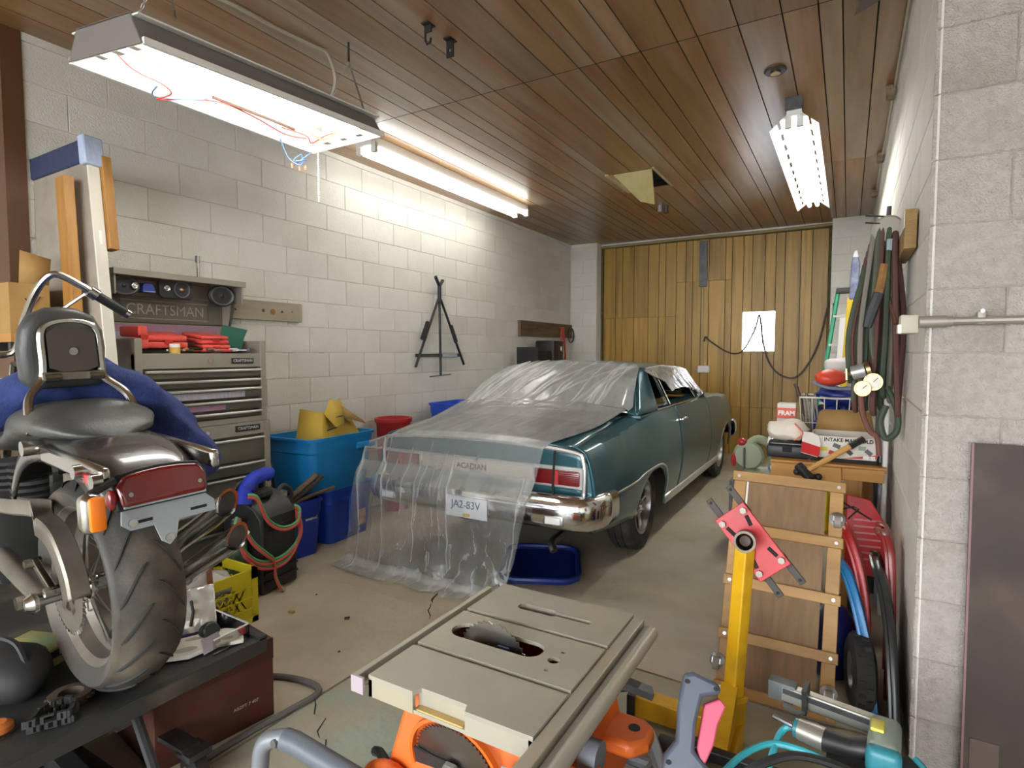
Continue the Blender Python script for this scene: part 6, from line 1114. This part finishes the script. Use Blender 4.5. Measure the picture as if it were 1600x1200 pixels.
sb2 = thing('small_blue_box', 'small blue and white box at the left end of the bench', 'box', (-.40, 3.9, .80)); B().box(-.41, -.345, 3.80, 3.88, .80, .85).build('carton', M('box_blue', '5878b0', .5), sb2, sm=0); B().box(-.405, -.35, 3.797, 3.801, .805, .835).build('label', WHITEP, sb2, sm=0); B().add([(-.41, 3.80, .85), (-.345, 3.80, .85), (-.345, 3.84, .885), (-.41, 3.84, .885)], [(0, 1, 2, 3)]).build('open_flap', WHITEP, sb2, solid=.002)
# wire basket and its load
bk = thing('wire_basket', 'white wire basket heaped with tools behind the carton', 'basket', (-.08, 4.1, .80)); WW = M('wire_white', 'cfc8b8', .5); x0_, x1_, y0_, y1_ = -.25, .085, 3.96, 4.26
for z, ins in ((.81, .02), (.97, .01), (1.125, 0)): B().tube([(x0_+ins, y0_+ins, z), (x1_-ins, y0_+ins, z), (x1_-ins, y1_-ins, z), (x0_+ins, y1_-ins, z)], .005 if z > 1.1 else .003, 6, closed=True).build('hoop', WW, bk)
for i in range(6): t_ = i/5; [B().tube([(lerp(x0_+.02, x1_-.02, t_), yy+.02*(1 if yy < 4.1 else -1), .81), (lerp(x0_, x1_, t_), yy, 1.125)], .003, 5).build('wire', WW, bk) for yy in (y0_, y1_)]
for i in range(1, 9): t_ = i/9; [B().tube([(xx+.02*(1 if xx < 0 else -1), lerp(y0_+.02, y1_-.02, t_), .81), (xx, lerp(y0_, y1_, t_), 1.125)], .003, 5).build('wire', WW, bk) for xx in (x0_, x1_)]
def lump(name, lab, cat, c, r, mat, amp=.02, sc_=16, seed=1, group=None, extra=None):
    t = thing(name, lab, cat, (c[0], c[1], c[2]-r[2]), group); b = B().sph(c, r, 20, 12); crumple(b, amp, sc_, seed); b.build('body', mat, t, sm=60)
    if extra: extra(t)
    return t
DB = M('dark_blue_plastic', '1a2a78', .4, dirt='0c1030', ds=12, da=.8); 
lump('blue_drill_bag', 'dark blue tool bag heaped on the wire basket', 'bag', (-.03, 4.10, 1.13), (.13, .12, .06), DB, .03, 14, 2, extra=lambda t: B().tube(sp([(-.14, 4.0, 1.13), (-.05, 3.97, 1.12), (.08, 3.99, 1.14)], 4), .006, 6).build('strap', M('strap_grey', '8088a0', .6), t))
lump('basket_rags', 'dark blue and black rags inside the wire basket', 'rags', (-.06, 4.1, .96), (.14, .12, .12), M('rag_mix', '141414', .8, col2='2038a0', vs=14, contrast=.08, dirt='8a7a60', ds=20, da=.5), .05, 18, 6, extra=lambda t: B().sph((-.03, 4.0, .99), (.04, .03, .035), 10, 6).build('blue_patch', M('bright_blue3', '2840c0', .5), t))
lump('red_sander', 'orange-red plastic bag of parts on top of the basket heap', 'bag', (-.09, 4.02, 1.245), (.085, .08, .055), M('orange_red', 'd84830', .4, dirt='a03020', da=.4), .014, 14, 8, extra=lambda t: B().tube(sp([(-.18, 3.97, 1.22), (-.1, 3.94, 1.19), (.02, 3.95, 1.185)], 4), .010, 6).build('grey_edge', M('edge_grey', '707888', .5), t))
lump('white_film', 'torn white plastic film behind the red bag on the basket', 'plastic sheet', (-.02, 4.22, 1.31), (.11, .06, .07), M('film_white', 'd8d6d0', .5), .03, 12, 12, extra=lambda t: B().tube([(-.08, 4.18, 1.27), (.06, 4.18, 1.38)], .004, 5).build('fold', WHITEP, t))
for k in range(6): x = -.245+.015*k; t = thing('welding_rod', ['leftmost thin grey rod in the wire basket', 'second thin rod from the left in the basket', 'third thin rod from the left in the basket', 'fourth thin rod from the left in the basket', 'fifth thin rod from the left in the basket', 'rightmost thin grey rod of the basket bundle'][k], 'rod', (x, 4.02, .81), 'rods in the wire basket'); B().tube([(x+.04, 4.02+.01*k, .815), (x, 3.99+.012*k, 1.10+.02*(k % 3))], .006, 6).build('rod', M('rod_grey%d' % k, '8a847a', .5), t); B().cyl((x, 3.99+.012*k, 1.095+.02*(k % 3)), (x-.001, 3.99+.012*k, 1.11+.02*(k % 3)), .007, n=6).build('tip', DSTEEL, t)
o = thing('pry_bar', 'brown pry bar sticking out of the basket corner', 'hand tool', (-.25, 3.98, .95)); B().tube([(-.22, 4.02, .90), (-.245, 3.99, 1.10), (-.27, 3.97, 1.19)], .010, 6).build('shaft', M('bar_brown', '4a3a2a', .6), o); B().tube([(-.27, 3.97, 1.19), (-.285, 3.965, 1.205)], [.010, .005], 6).build('claw', DSTEEL, o)
# chop saw, olive, on a low stand beyond the bench
OLV = M('olive_paint', '8a9074', .5, dirt='6a6c54', da=.4); cs_ = thing('chop_saw', 'olive green chop saw with red cap on a low stand beyond the bench', 'chop saw', (-.56, 4.4, 0))
B().box(-.70, -.38, 4.25, 4.6, .0, .50).build('stand', DSTEEL, cs_, sm=0); B().rbox((-.50, 4.42, .535), (.26, .26, .06), .015).build('base', OLV, cs_); B().rbox((-.60, 4.36, .53), (.16, .10, .04), .01, (0, 0, 20)).build('table', DSTEEL, cs_)
B(T(-.60, 4.44, .66) @ RX(90)).lathe([(0, -.035), (.09, -.035), (.105, -.02), (.105, .02), (.09, .035), (0, .035)], 26).build('blade_guard', OLV, cs_); B().tube(sp([(-.60, 4.44, .74), (-.54, 4.44, .78), (-.47, 4.46, .74), (-.44, 4.48, .62), (-.45, 4.48, .55)], 4), .03, 12).build('arm', OLV, cs_); B().sph((-.645, 4.42, .755), (.035, .03, .03), 12, 8).build('red_handle', M('cap_red', '9a2420', .4), cs_); B().sph((-.70, 4.42, .62), (.02, .03, .05), 12, 8).build('red_cap', M('cap_red2', 'a82a28', .4), cs_); B().tube([(-.625, 4.38, .56), (-.625, 4.38, .72)], .006, 6).build('rod', DSTEEL, cs_)
o = thing('small_vise', 'small blue-handled clamp lying by the chop saw', 'clamp', (-.42, 4.3, .565)); B().rbox((-.42, 4.30, .60), (.05, .04, .06), .008).build('jaw', STEEL, o); B().tube([(-.45, 4.29, .60), (-.39, 4.28, .66)], .008, 6).build('handle', M('vise_blue', '4868a8', .5), o)
# green ladder and yellow level at the back right
GR = M('fibreglass_green', '1f9a70', .45); LD = thing('step_ladder', 'green fibreglass stepladder leaning at the back right corner', 'ladder', (-.1, 6.9, 0))
def lr(x0, x1, mat, nm): B().tube([(x0, 6.75, 0), (x1, 7.25, 2.06)], .022, 6).build(nm, mat, LD)
lr(-.345, -.112, GR, 'rail'); lr(.05, .13, GR, 'rail')
for k in range(6):
    t_ = .12+.15*k; B().box(lerp(-.345, -.112, t_)-.005, lerp(.05, .13, t_), lerp(6.75, 7.25, t_)-.03, lerp(6.75, 7.25, t_)+.05, 2.06*t_-.012, 2.06*t_+.012).build('step', M('step_alu%d' % k, 'c8c6ba', .5), LD, sm=0)
B().rbox((.02, 7.25, 2.07), (.30, .1, .06), .012).build('top_cap', M('cap_charcoal', '3a3a38', .6), LD)
o = thing('yellow_level', 'yellow plastic board standing beside the green ladder', 'board', (.0, 6.2, 0)); KY2 = T(-.085, 6.1, 0) @ RY(2.6); B(KY2).box(-.02, .035, 0, .02, 0, 1.9).build('board', M('yellow_board', 'd8b81c', .5), o, sm=0, bev=.004); B(KY2).box(-.065, -.02, -.005, .02, 0, 1.72).build('white_edge', WHITEP, o, sm=0)
# skis / strips along the right wall
for k, (x, y, h, col, lab, cat) in enumerate([(.175, 3.75, 1.88, 'a8b4c8', 'pale blue ski standing against the right wall', 'ski'), (.185, 3.62, 1.55, 'd0cfc8', 'white ski beside the pale blue one', 'ski'), (.16, 3.92, 1.5, '3a3c40', 'dark pole standing against the right wall', 'pole')]):
    t = thing(cat+'_upright', lab, cat, (x, y, 0)); B(T(x, y, 0)).box(-.012, .012, -.04, .04, 0, h).build('blade', M('ski%d' % k, col, .4), t, bev=.006); B(T(x, y, 0)).box(-.016, -.012, -.03, .03, h*.45, h*.55).build('binding', BLACK, t, sm=0)
# ------------------------------------------------------------------ hoses on the wall bracket
o = thing('bracket_board', 'splintered wood block on the right wall carrying the hose hook', 'board', (XR-.02, 2.93, 1.80)); B().box(XR-.04, XR, 2.70, 3.15, 1.80, 1.95).build('block', M('splinter_wood', 'a88a58', .7, col2='7a5a30', vs=8, st=(1, .3, 3), bump=.4), o, sm=0, bev=.003); B().box(XR-.042, XR-.04, 2.70, 3.15, 1.88, 1.945).build('painted_face', PAINT, o, sm=0)
o = thing('hose_hanger', 'grey cast pulley hanger with bolts above the coiled hoses', 'hanger', (.12, 3.05, 1.85)); B(T(.135, 3.02, 1.93) @ RX(90)).lathe([(0, -.06), (.05, -.06), (.062, -.045), (.05, -.03), (.05, -.01), (.062, 0), (.05, .015), (.05, .03), (.06, .04), (.05, .05), (0, .05)], 20).build('drum', M('cast_grey', '9a9588', .55), o); B().tube([(.135, 3.0, 1.98), (.137, 3.0, 2.03)], .009, 8).build('bolt', DSTEEL, o); [B().tube([(.12, 2.98, z), (.05, 2.95, z+.005)], .004, 5).build('nail', DSTEEL, o) for z in (1.985, 1.955)]; B().tube([(.14, 3.05, 1.93), (.20, 3.05, 1.93)], .02, 8).build('axle', DSTEEL, o); B().rbox((.145, 2.97, 1.86), (.03, .03, .05), .004).build('clip', M('clip_blue2', '8a98a0', .5), o)
ho = thing('welding_hoses', 'thick bundle of red and green welding hoses hanging on the right wall', 'hose', (.1, 3.05, 1.1)); HM = [M('hose_dgreen', '3d4a38', .7, dirt='2a2a22', da=.5), M('hose_maroon', '5c3a34', .7, dirt='3a2420', da=.5), M('hose_olive', '4f5244', .7), M('hose_rust', '6a4238', .7), M('hose_pale', '7a7468', .7)]
rr = random.Random(21)
for k in range(16):
    xa = .012+.0113*k; yk = 3.04+rr.uniform(-.05, .08); zt_ = itp(k, [(0, 1.78), (4, 1.90), (9, 1.955), (15, 1.90)]); zb_ = 1.12+rr.uniform(0, .22)-(.0 if k < 10 else .02); w_ = rr.uniform(.01, .03); sh_ = rr.uniform(-.015, .015)
    xt = lerp(xa, .12, .35)
    B().tube(sp([(xt, yk-.035, zt_-.03), (xt+.005, yk, zt_), (xt+.008, yk+.04, zt_-.03), (xa+w_, yk+.05, 1.55), (xa+sh_, yk+.04, zb_+.06), (xa+sh_, yk, zb_), (xa-w_*.3+sh_, yk-.04, zb_+.06), (xa-w_*.4, yk-.05, 1.5)], 5, True), .0115, 8, closed=True).build('loop', HM[k % 5 if k % 3 else (k//3) % 2], ho)
B().tube(sp([(.15, 3.0, 1.25), (.19, 2.98, 1.15), (.19, 2.97, 1.06), (.15, 2.96, 1.03), (.13, 2.97, 1.10), (.15, 2.98, 1.17)], 5), .014, 8).build('tail_loop', HM[0], ho); B().tube(sp([(.05, 2.98, 1.3), (.06, 2.97, 1.15), (.09, 2.96, 1.06), (.12, 2.96, 1.03), (.13, 2.97, .95)], 5), .0115, 8).build('tail', HM[3], ho)
B().tube([(.13, 3.0, 1.70), (.17, 2.92, 1.52)], .008, 6).build('strap', M('leather_strap', '5a3424', .6), ho)
rg = thing('gas_regulator', 'twin-gauge brass gas regulator hanging at the hose ends', 'regulator', (.07, 2.93, 1.22)); B().cyl((.02, 2.93, 1.31), (.07, 2.92, 1.325), .032, n=16).build('bonnet', M('reg_silver', 'b0b0ac', .35, .6), rg); B().cyl((.07, 2.93, 1.325), (.085, 2.93, 1.33), .036, n=16).build('body', BRASS, rg); B().tube([(-.01, 2.93, 1.305), (.02, 2.93, 1.31)], .010, 8).build('inlet', BRASS, rg); B().tube([(-.005, 2.92, 1.33), (-.002, 2.92, 1.28)], .006, 6).build('t_handle', BRASS, rg); B().tube([(.07, 2.93, 1.31), (.075, 2.93, 1.27), (.06, 2.93, 1.25)], .008, 6).build('stem', BRASS, rg)
for (x, z, r) in ((.060, 1.245, .030), (.098, 1.275, .034)):
    g_ = B(T(x, 2.905, z) @ RZ(-14) @ RX(90)).lathe([(0, -.02), (r, -.02), (r+.003, .0), (r+.003, .008), (r-.003, .008), (r-.003, .004)], 22).build('gauge', BRASS, rg); B(T(x, 2.905, z) @ RZ(-14) @ RX(90)).lathe([(0, .004), (r-.003, .004)], 22).build('dial', M('dial%.2f' % x, 'e0d8c8', .4), g_); B(T(x, 2.905, z) @ RZ(-14) @ RX(90)).tube([(0, 0, .006), (r*.5, r*.5, .006)], .0012, 4).build('needle', BLACKM, g_)
o = thing('wire_brush', 'wood-backed wire brush hanging over the hoses', 'brush', (.1, 2.98, 1.5)); B().tube([(.125, 2.965, 1.78), (.112, 2.96, 1.68), (.105, 2.955, 1.655)], [.018, .022, .022], 8).build('back', M('brush_wood', 'a87a40', .7, col2='6a4a28', vs=20), o); B().tube([(.107, 2.955, 1.655), (.085, 2.95, 1.58), (.068, 2.95, 1.51)], [.020, .022, .018], 8).build('handle', M('brush_black', (.05, .05, .055), .6), o)
o = thing('blue_packet', 'blue patterned packet hung left of the hoses', 'packet', (.02, 3.3, 1.65)); B().prism([(-.018, 0), (.018, .0), (.024, .16), (.016, .2), (-.008, .2), (-.014, .16)], .02, T(.014, 2.985, 1.635) @ RX(90) @ Matrix.Diagonal((.92,.92,1,1))).build('pack', M('pack_blue', '48506e', .5, col2='9aa0b8', vs=30), o, bev=.004); B().prism([(-.008, .2), (.016, .2), (.01, .23), (0, .23)], .012, T(.014, 2.98, 1.635) @ RX(90) @ Matrix.Diagonal((.92,.92,1,1))).build('hanger', WHITEP, o)
# ------------------------------------------------------------------ pillar fittings
pc = thing('pillar_conduit', 'grey conduit running across the rough block pillar end', 'conduit', (.7, YP-.03, 1.48)); GC = M('galv_conduit', '9a958a', .5, .4, dirt='706a5e', da=.5); B().tube([(.24, YP-.03, 1.497), (1.5, YP-.03, 1.50)], .0115, 10).build('pipe', GC, pc); B().cyl((.19, YP-.03, 1.496), (.262, YP-.03, 1.497), .018, n=12).build('connector', GC, pc); B().cyl((.255, YP-.03, 1.496), (.275, YP-.03, 1.497), .015, n=12).build('coupling', GC, pc); B().rbox((.345, YP-.02, 1.505), (.022, .035, .04), .004).build('clamp', GC, pc); B().cyl((.345, YP-.045, 1.525), (.345, YP-.03, 1.525), .006, n=6).build('screw', STEEL, pc); B().rbox((.165, YP-.01, 1.49), (.05, .07, .06), .006).build('junction_box', M('box_beige', 'b0a896', .5), pc); B().rbox((.14, YP-.02, 1.475), (.012, .05, .03), .003).build('box_cover', WHITEP, pc)
dp = thing('leaning_board', 'dark brown sheet with reddish edge leaning on the pillar end', 'panel', (.75, YP-.06, 0)); KD = T(.335, YP-.075, 0) @ RX(-2.2); B(KD).box(.006, .95, 0, .012, 0, 1.125).build('sheet', M('dark_sheet', '3c2e26', .6, col2='2a201a', vs=4, dirt='6a5240', ds=3, da=.5), dp, sm=0); B(KD).box(0, .006, -.001, .013, 0, 1.125).build('edge', M('edge_mauve', '7a5a5c', .5), dp, sm=0); B(KD).box(.02, .09, -.004, 0, 0, .22).build('patch', M('patch_brown', '54443a', .6), dp, sm=0)
# ------------------------------------------------------------------ sleds and wheel by the right wall
def sled(name, lab, pts, w0, w1, mat, cat='sled'):
    P = sp([p for p in pts], 6); t = thing(name, lab, cat, tuple(V(*pts[0]).xy)+(0,)); b = B(); vs = []; fs = []; n = len(P)
    for i, p in enumerate(P):
        k = i/(n-1); w_ = lerp(w0, w1, k)*(1-.75*max(0, (k-.85)/.15)**2)
        for (dy, dx) in ((-.5, -.028), (-.46, 0), (-.2, .004), (.2, .004), (.46, 0), (.5, -.028)): vs.append((p.x+dx, p.y+dy*w_, p.z))
    for i in range(n-1):
        for j in range(5): fs.append((i*6+j, i*6+j+1, i*6+6+j+1, i*6+6+j))
    b.add(vs, fs).build('shell', mat, t, solid=.006, off=0); B().tube([(P[i].x-.028, P[i].y-.5*lerp(w0, w1, i/(n-1))*(1-.75*max(0, (i/(n-1)-.85)/.15)**2), P[i].z) for i in range(n)], .008, 6).build('rim', mat, t); return t
sled('red_sled', 'glossy dark red sled standing against the right wall', [(.195, 2.80, .02), (.192, 2.80, .3), (.185, 2.83, .55), (.172, 2.86, .64), (.15, 2.88, .655)], .26, .22, M('sled_darkred', '8a2a28', .3, dirt='5a1a18', da=.4))
sled('blue_sled', 'thin blue plastic sled bent over beside the creeper', [(.135, 2.55, .01), (.115, 2.60, .2), (.075, 2.66, .38), (.035, 2.72, .49), (.0, 2.76, .53)], .05, .05, M('sled_blue', '2a78b0', .35))
sled('bright_red_sled', 'bright red plastic sled arching behind the blue one', [(.11, 2.80, .12), (.105, 2.82, .32), (.08, 2.86, .48), (.04, 2.90, .60), (.01, 2.93, .64)], .16, .14, M('sled_red', 'b8282a', .35))
sled('black_sled', 'long black plastic sled leaning in front of the dark red one', [(.195, 2.52, .01), (.188, 2.56, .2), (.176, 2.64, .38), (.155, 2.74, .50), (.13, 2.80, .56)], .36, .26, M('sled_black', (.02, .021, .02), .3, dirt=(.08, .08, .07), da=.4))
o = thing('red_mesh_sled', 'red sled back with white printed lines behind the others', 'sled', (.08, 3.1, 0)); KM = T(.07, 3.15, .36) @ RZ(8) @ RX(80); B(KM).prism([(-.06, 0), (.10, -.02), (.13, .2), (.05, .34), (-.05, .36)], .012).build('board', RED, o, bev=.004); 
for i in range(7): B(KM).box(-.02, .09, .06+.03*i, .068+.03*i, .0121, .014).build('print_line', M('line_pink%d' % i, 'd08888', .6), o, sm=0)
B().box(.03, .12, 3.15, 3.3, 0, .37).build('stand_foot', BLACKM, o, sm=0)
o = thing('cart_wheel', 'small black pneumatic cart wheel standing on the floor by the wall', 'wheel', (.08, 2.60, 0)); KW = T(.075, 2.60, .145) @ RZ(8) @ RY(90); B(KW).lathe([(.07, -.035), (.11, -.042), (.138, -.03), (.145, 0), (.138, .03), (.11, .042), (.07, .035)], 30).build('tire', RUBBER, o); B(KW).lathe([(0, -.03), (.02, -.03), (.025, -.012), (.06, -.012), (.072, -.035), (.072, .035), (.06, .012), (.025, .012), (.02, .03), (0, .03)], 22).build('rim', STEEL, o)
for k in range(36): a_ = 2*pi*k/36; B(KW).cb((.144*cos(a_), .144*sin(a_), .012*(1 if k % 2 else -1)), (.006, .014, .022), (0, 0, math.degrees(a_))).build('lug', RUBBER, o, sm=0)
o = thing('blue_jug', 'dark blue round jug standing behind the creeper edge', 'jug', (-.02, 2.76, 0)); B().lathe([(0, 0), (.07, 0), (.10, .05), (.115, .14), (.10, .23), (.06, .29), (.03, .31), (.03, .34), (0, .34)], 24, T(-.03, 2.83, 0)).build('body', M('jug_blue', '18225c', .3), o); B().cyl((-.03, 2.83, .335), (-.03, 2.83, .36), .034, n=14).build('cap', BLACK, o)
o = thing('bent_wire', 'thin black bent wire poking out beside the bench leg', 'wire', (.02, 3.0, .68)); B().tube([(.0, 2.95, .70), (.04, 2.93, .72), (.06, 2.92, .715), (.02, 2.94, .66)], .004, 5).build('wire', BLACKM, o); B().tube([(.0, 2.95, .73), (.11, 2.93, .67)], .004, 5).build('prong', BLACKM, o)
# ------------------------------------------------------------------ crate, nailer and spray gun in the near right corner
cr2 = thing('black_crate', 'low black plastic crate holding air tools at the bottom right', 'crate', (-.10, 1.42, 0)); B().box(-.38, .18, 1.18, 1.22, 0, .30).box(-.38, .18, 1.60, 1.63, 0, .30).box(-.38, -.35, 1.18, 1.63, 0, .30).box(.15, .18, 1.18, 1.63, 0, .30).box(-.38, .18, 1.18, 1.63, 0, .02).build('tub', BLACK, cr2, sm=0, bev=.004); B().box(-.35, .15, 1.21, 1.61, .24, .27).build('contents_tray', M('tray_mix', '3a342a', .8, col2='6a5a40', vs=18), cr2, sm=0)
nl = thing('nail_gun', 'teal and silver air nailer with long magazine in the near right corner', 'nail gun', (0, 1.68, .30)); TEAL = M('nailer_teal', '2f7a86', .4); NGR = M('nailer_grey', '8d9a90', .45, .3); ALM = M('magazine_alu', 'a8a69c', .4, .7)
B().cb((-.015, 1.762, .425), (.25, .03, .045), (0, 2, -8)).build('magazine', ALM, nl, bev=.004); B().cb((-.015, 1.745, .435), (.24, .006, .012), (0, 2, -8)).build('magazine_slot', DSTEEL, nl); B().rbox((-.135, 1.785, .43), (.075, .042, .055), .006, (0, 0, -8)).build('magazine_end', M('mag_end', '59605f', .5), nl); B().cb((-.075, 1.755, .44), (.012, .05, .075), (10, 0, -8)).build('latch', DSTEEL, nl); B().tube([(-.13, 1.75, .405), (-.09, 1.735, .40), (-.07, 1.745, .41)], .007, 6).build('pusher', M('mag_end2', '59605f', .5), nl)
B().tube([(-.085, 1.665, .40), (-.025, 1.65, .40)], [.027, .029], 14).build('end_cap', ALM, nl); B().tube([(-.095, 1.667, .40), (-.082, 1.664, .40)], .024, 14).build('teal_ring', TEAL, nl); B().tube([(-.15, 1.69, .40), (-.10, 1.67, .40)], .007, 8).build('air_plug', STEEL, nl); B().tube([(-.028, 1.652, .40), (.03, 1.64, .405), (.085, 1.645, .415)], [.028, .024, .028], 12).build('grip', BLACK, nl)
B().rbox((.105, 1.665, .42), (.07, .15, .085), .02, (0, 0, -5), 3).build('head', NGR, nl); B().rbox((.100, 1.595, .42), (.075, .045, .075), .018, (0, 0, -5), 3).build('teal_cap', TEAL, nl); B().rbox((.09, 1.67, .465), (.03, .05, .01), .004, (0, 0, -5)).build('warning_label', M('label_yel', 'c8c050', .5), nl); B().tube([(.14, 1.63, .41), (.175, 1.60, .40)], .024, 12).build('exhaust', BLACK, nl); B().tube(sp([(.165, 1.63, .43), (.185, 1.60, .42), (.17, 1.57, .40)], 3), .008, 6).build('teal_band', TEAL, nl)
B().box(-.02, .14, 1.60, 1.72, .30, .37).build('rest_block', M('rest_dark', (.03, .03, .028), .7), cr2, sm=0)
hz_ = thing('teal_air_hose', 'teal air hose curled through the black crate', 'hose', (-.15, 1.6, .30)); TH = M('hose_teal', '3aa8b4', .4); B().tube(sp([(-.27, 1.42, .32), (-.22, 1.55, .34), (-.16, 1.625, .355), (-.10, 1.64, .36), (-.02, 1.625, .36), (.03, 1.60, .34)], 6), .0085, 8).build('hose', TH, hz_); B().tube(sp([(-.15, 1.52, .30), (-.145, 1.60, .34), (-.13, 1.67, .37), (-.10, 1.685, .39), (-.04, 1.69, .385), (0, 1.68, .37)], 6), .0085, 8).build('hose', TH, hz_)
wg = thing('spray_gun', 'grey pressure washer gun with pink trigger standing in the crate', 'spray gun', (-.31, 1.42, .27)); GG = M('gun_grey', '4d5260', .45); fwd = V(-.36, .93, -.05); KG = frame((-.315, 1.475, .45), V(.93, .36, 0), V(.0, .55, .85))
KG = frame((-.312, 1.47, .43), V(.94, .30, .02), V(-.02, .45, .87)) @ Matrix.Diagonal((1.45, 1.1, 1.2, 1))
B(KG).prism([(-.045, -.12), (.012, -.20), (.05, -.20), (.035, -.09), (-.005, -.035), (.0, .02), (.012, .075), (.045, .085), (.042, .105), (.0, .125), (-.018, .12), (-.03, .05), (-.035, -.02), (-.055, -.05), (-.06, -.08)], .038, h0=0).build('body', GG, wg, bev=.009); B(KG).prism([(.0, -.03), (.016, .06), (.042, .075), (.052, .06), (.036, .02), (.028, -.02), (.012, -.06), (.008, -.075)], .030, h0=.008).build('trigger', M('trigger_pink', 'c8506a', .45), wg, bev=.004)
for (x, y) in ((-.012, .105), (.036, .095), (-.048, -.062), (-.025, -.115)): B(KG).cyl((x, y, .034), (x, y, .0395), .005, n=10).build('screw', BLACKM, wg)
B(KG).tube(sp([(.03, -.10, .02), (.055, -.085, .03), (.10, -.045, .035), (.16, -.02, .03), (.24, -.04, .02), (.32, -.10, .0)], 5), .009, 8).build('black_hose', BLACK, wg); B(KG).cyl((.025, -.105, .02), (.045, -.092, .026), .008, n=8).build('hose_nipple', CHROME, wg)
# small debris on the floor
rr = random.Random(4)
for k, (x, y, s, col, lab) in enumerate([(-2.55, 2.02, .022, 'b59a60', 'small tan chip of wood on the floor past the lift corner'), (-2.24, 2.12, .016, '4a443a', 'dark curled scrap on the concrete floor'), (-2.02, 1.86, .008, '4a443a', 'tiny dark pebble near the floor joint'), (-2.62, 2.25, .007, '3a342a', 'tiny dark speck beyond the wood chip')]): b = B().rbox((x, y, s*.35), (s*1.6, s, s*.7), s*.15, (0, 0, 40*k)); tag(crumple(b, s*.15, 60, k).build('floor_scrap', M('scrap%d' % k, col, .8)), lab, 'scrap')
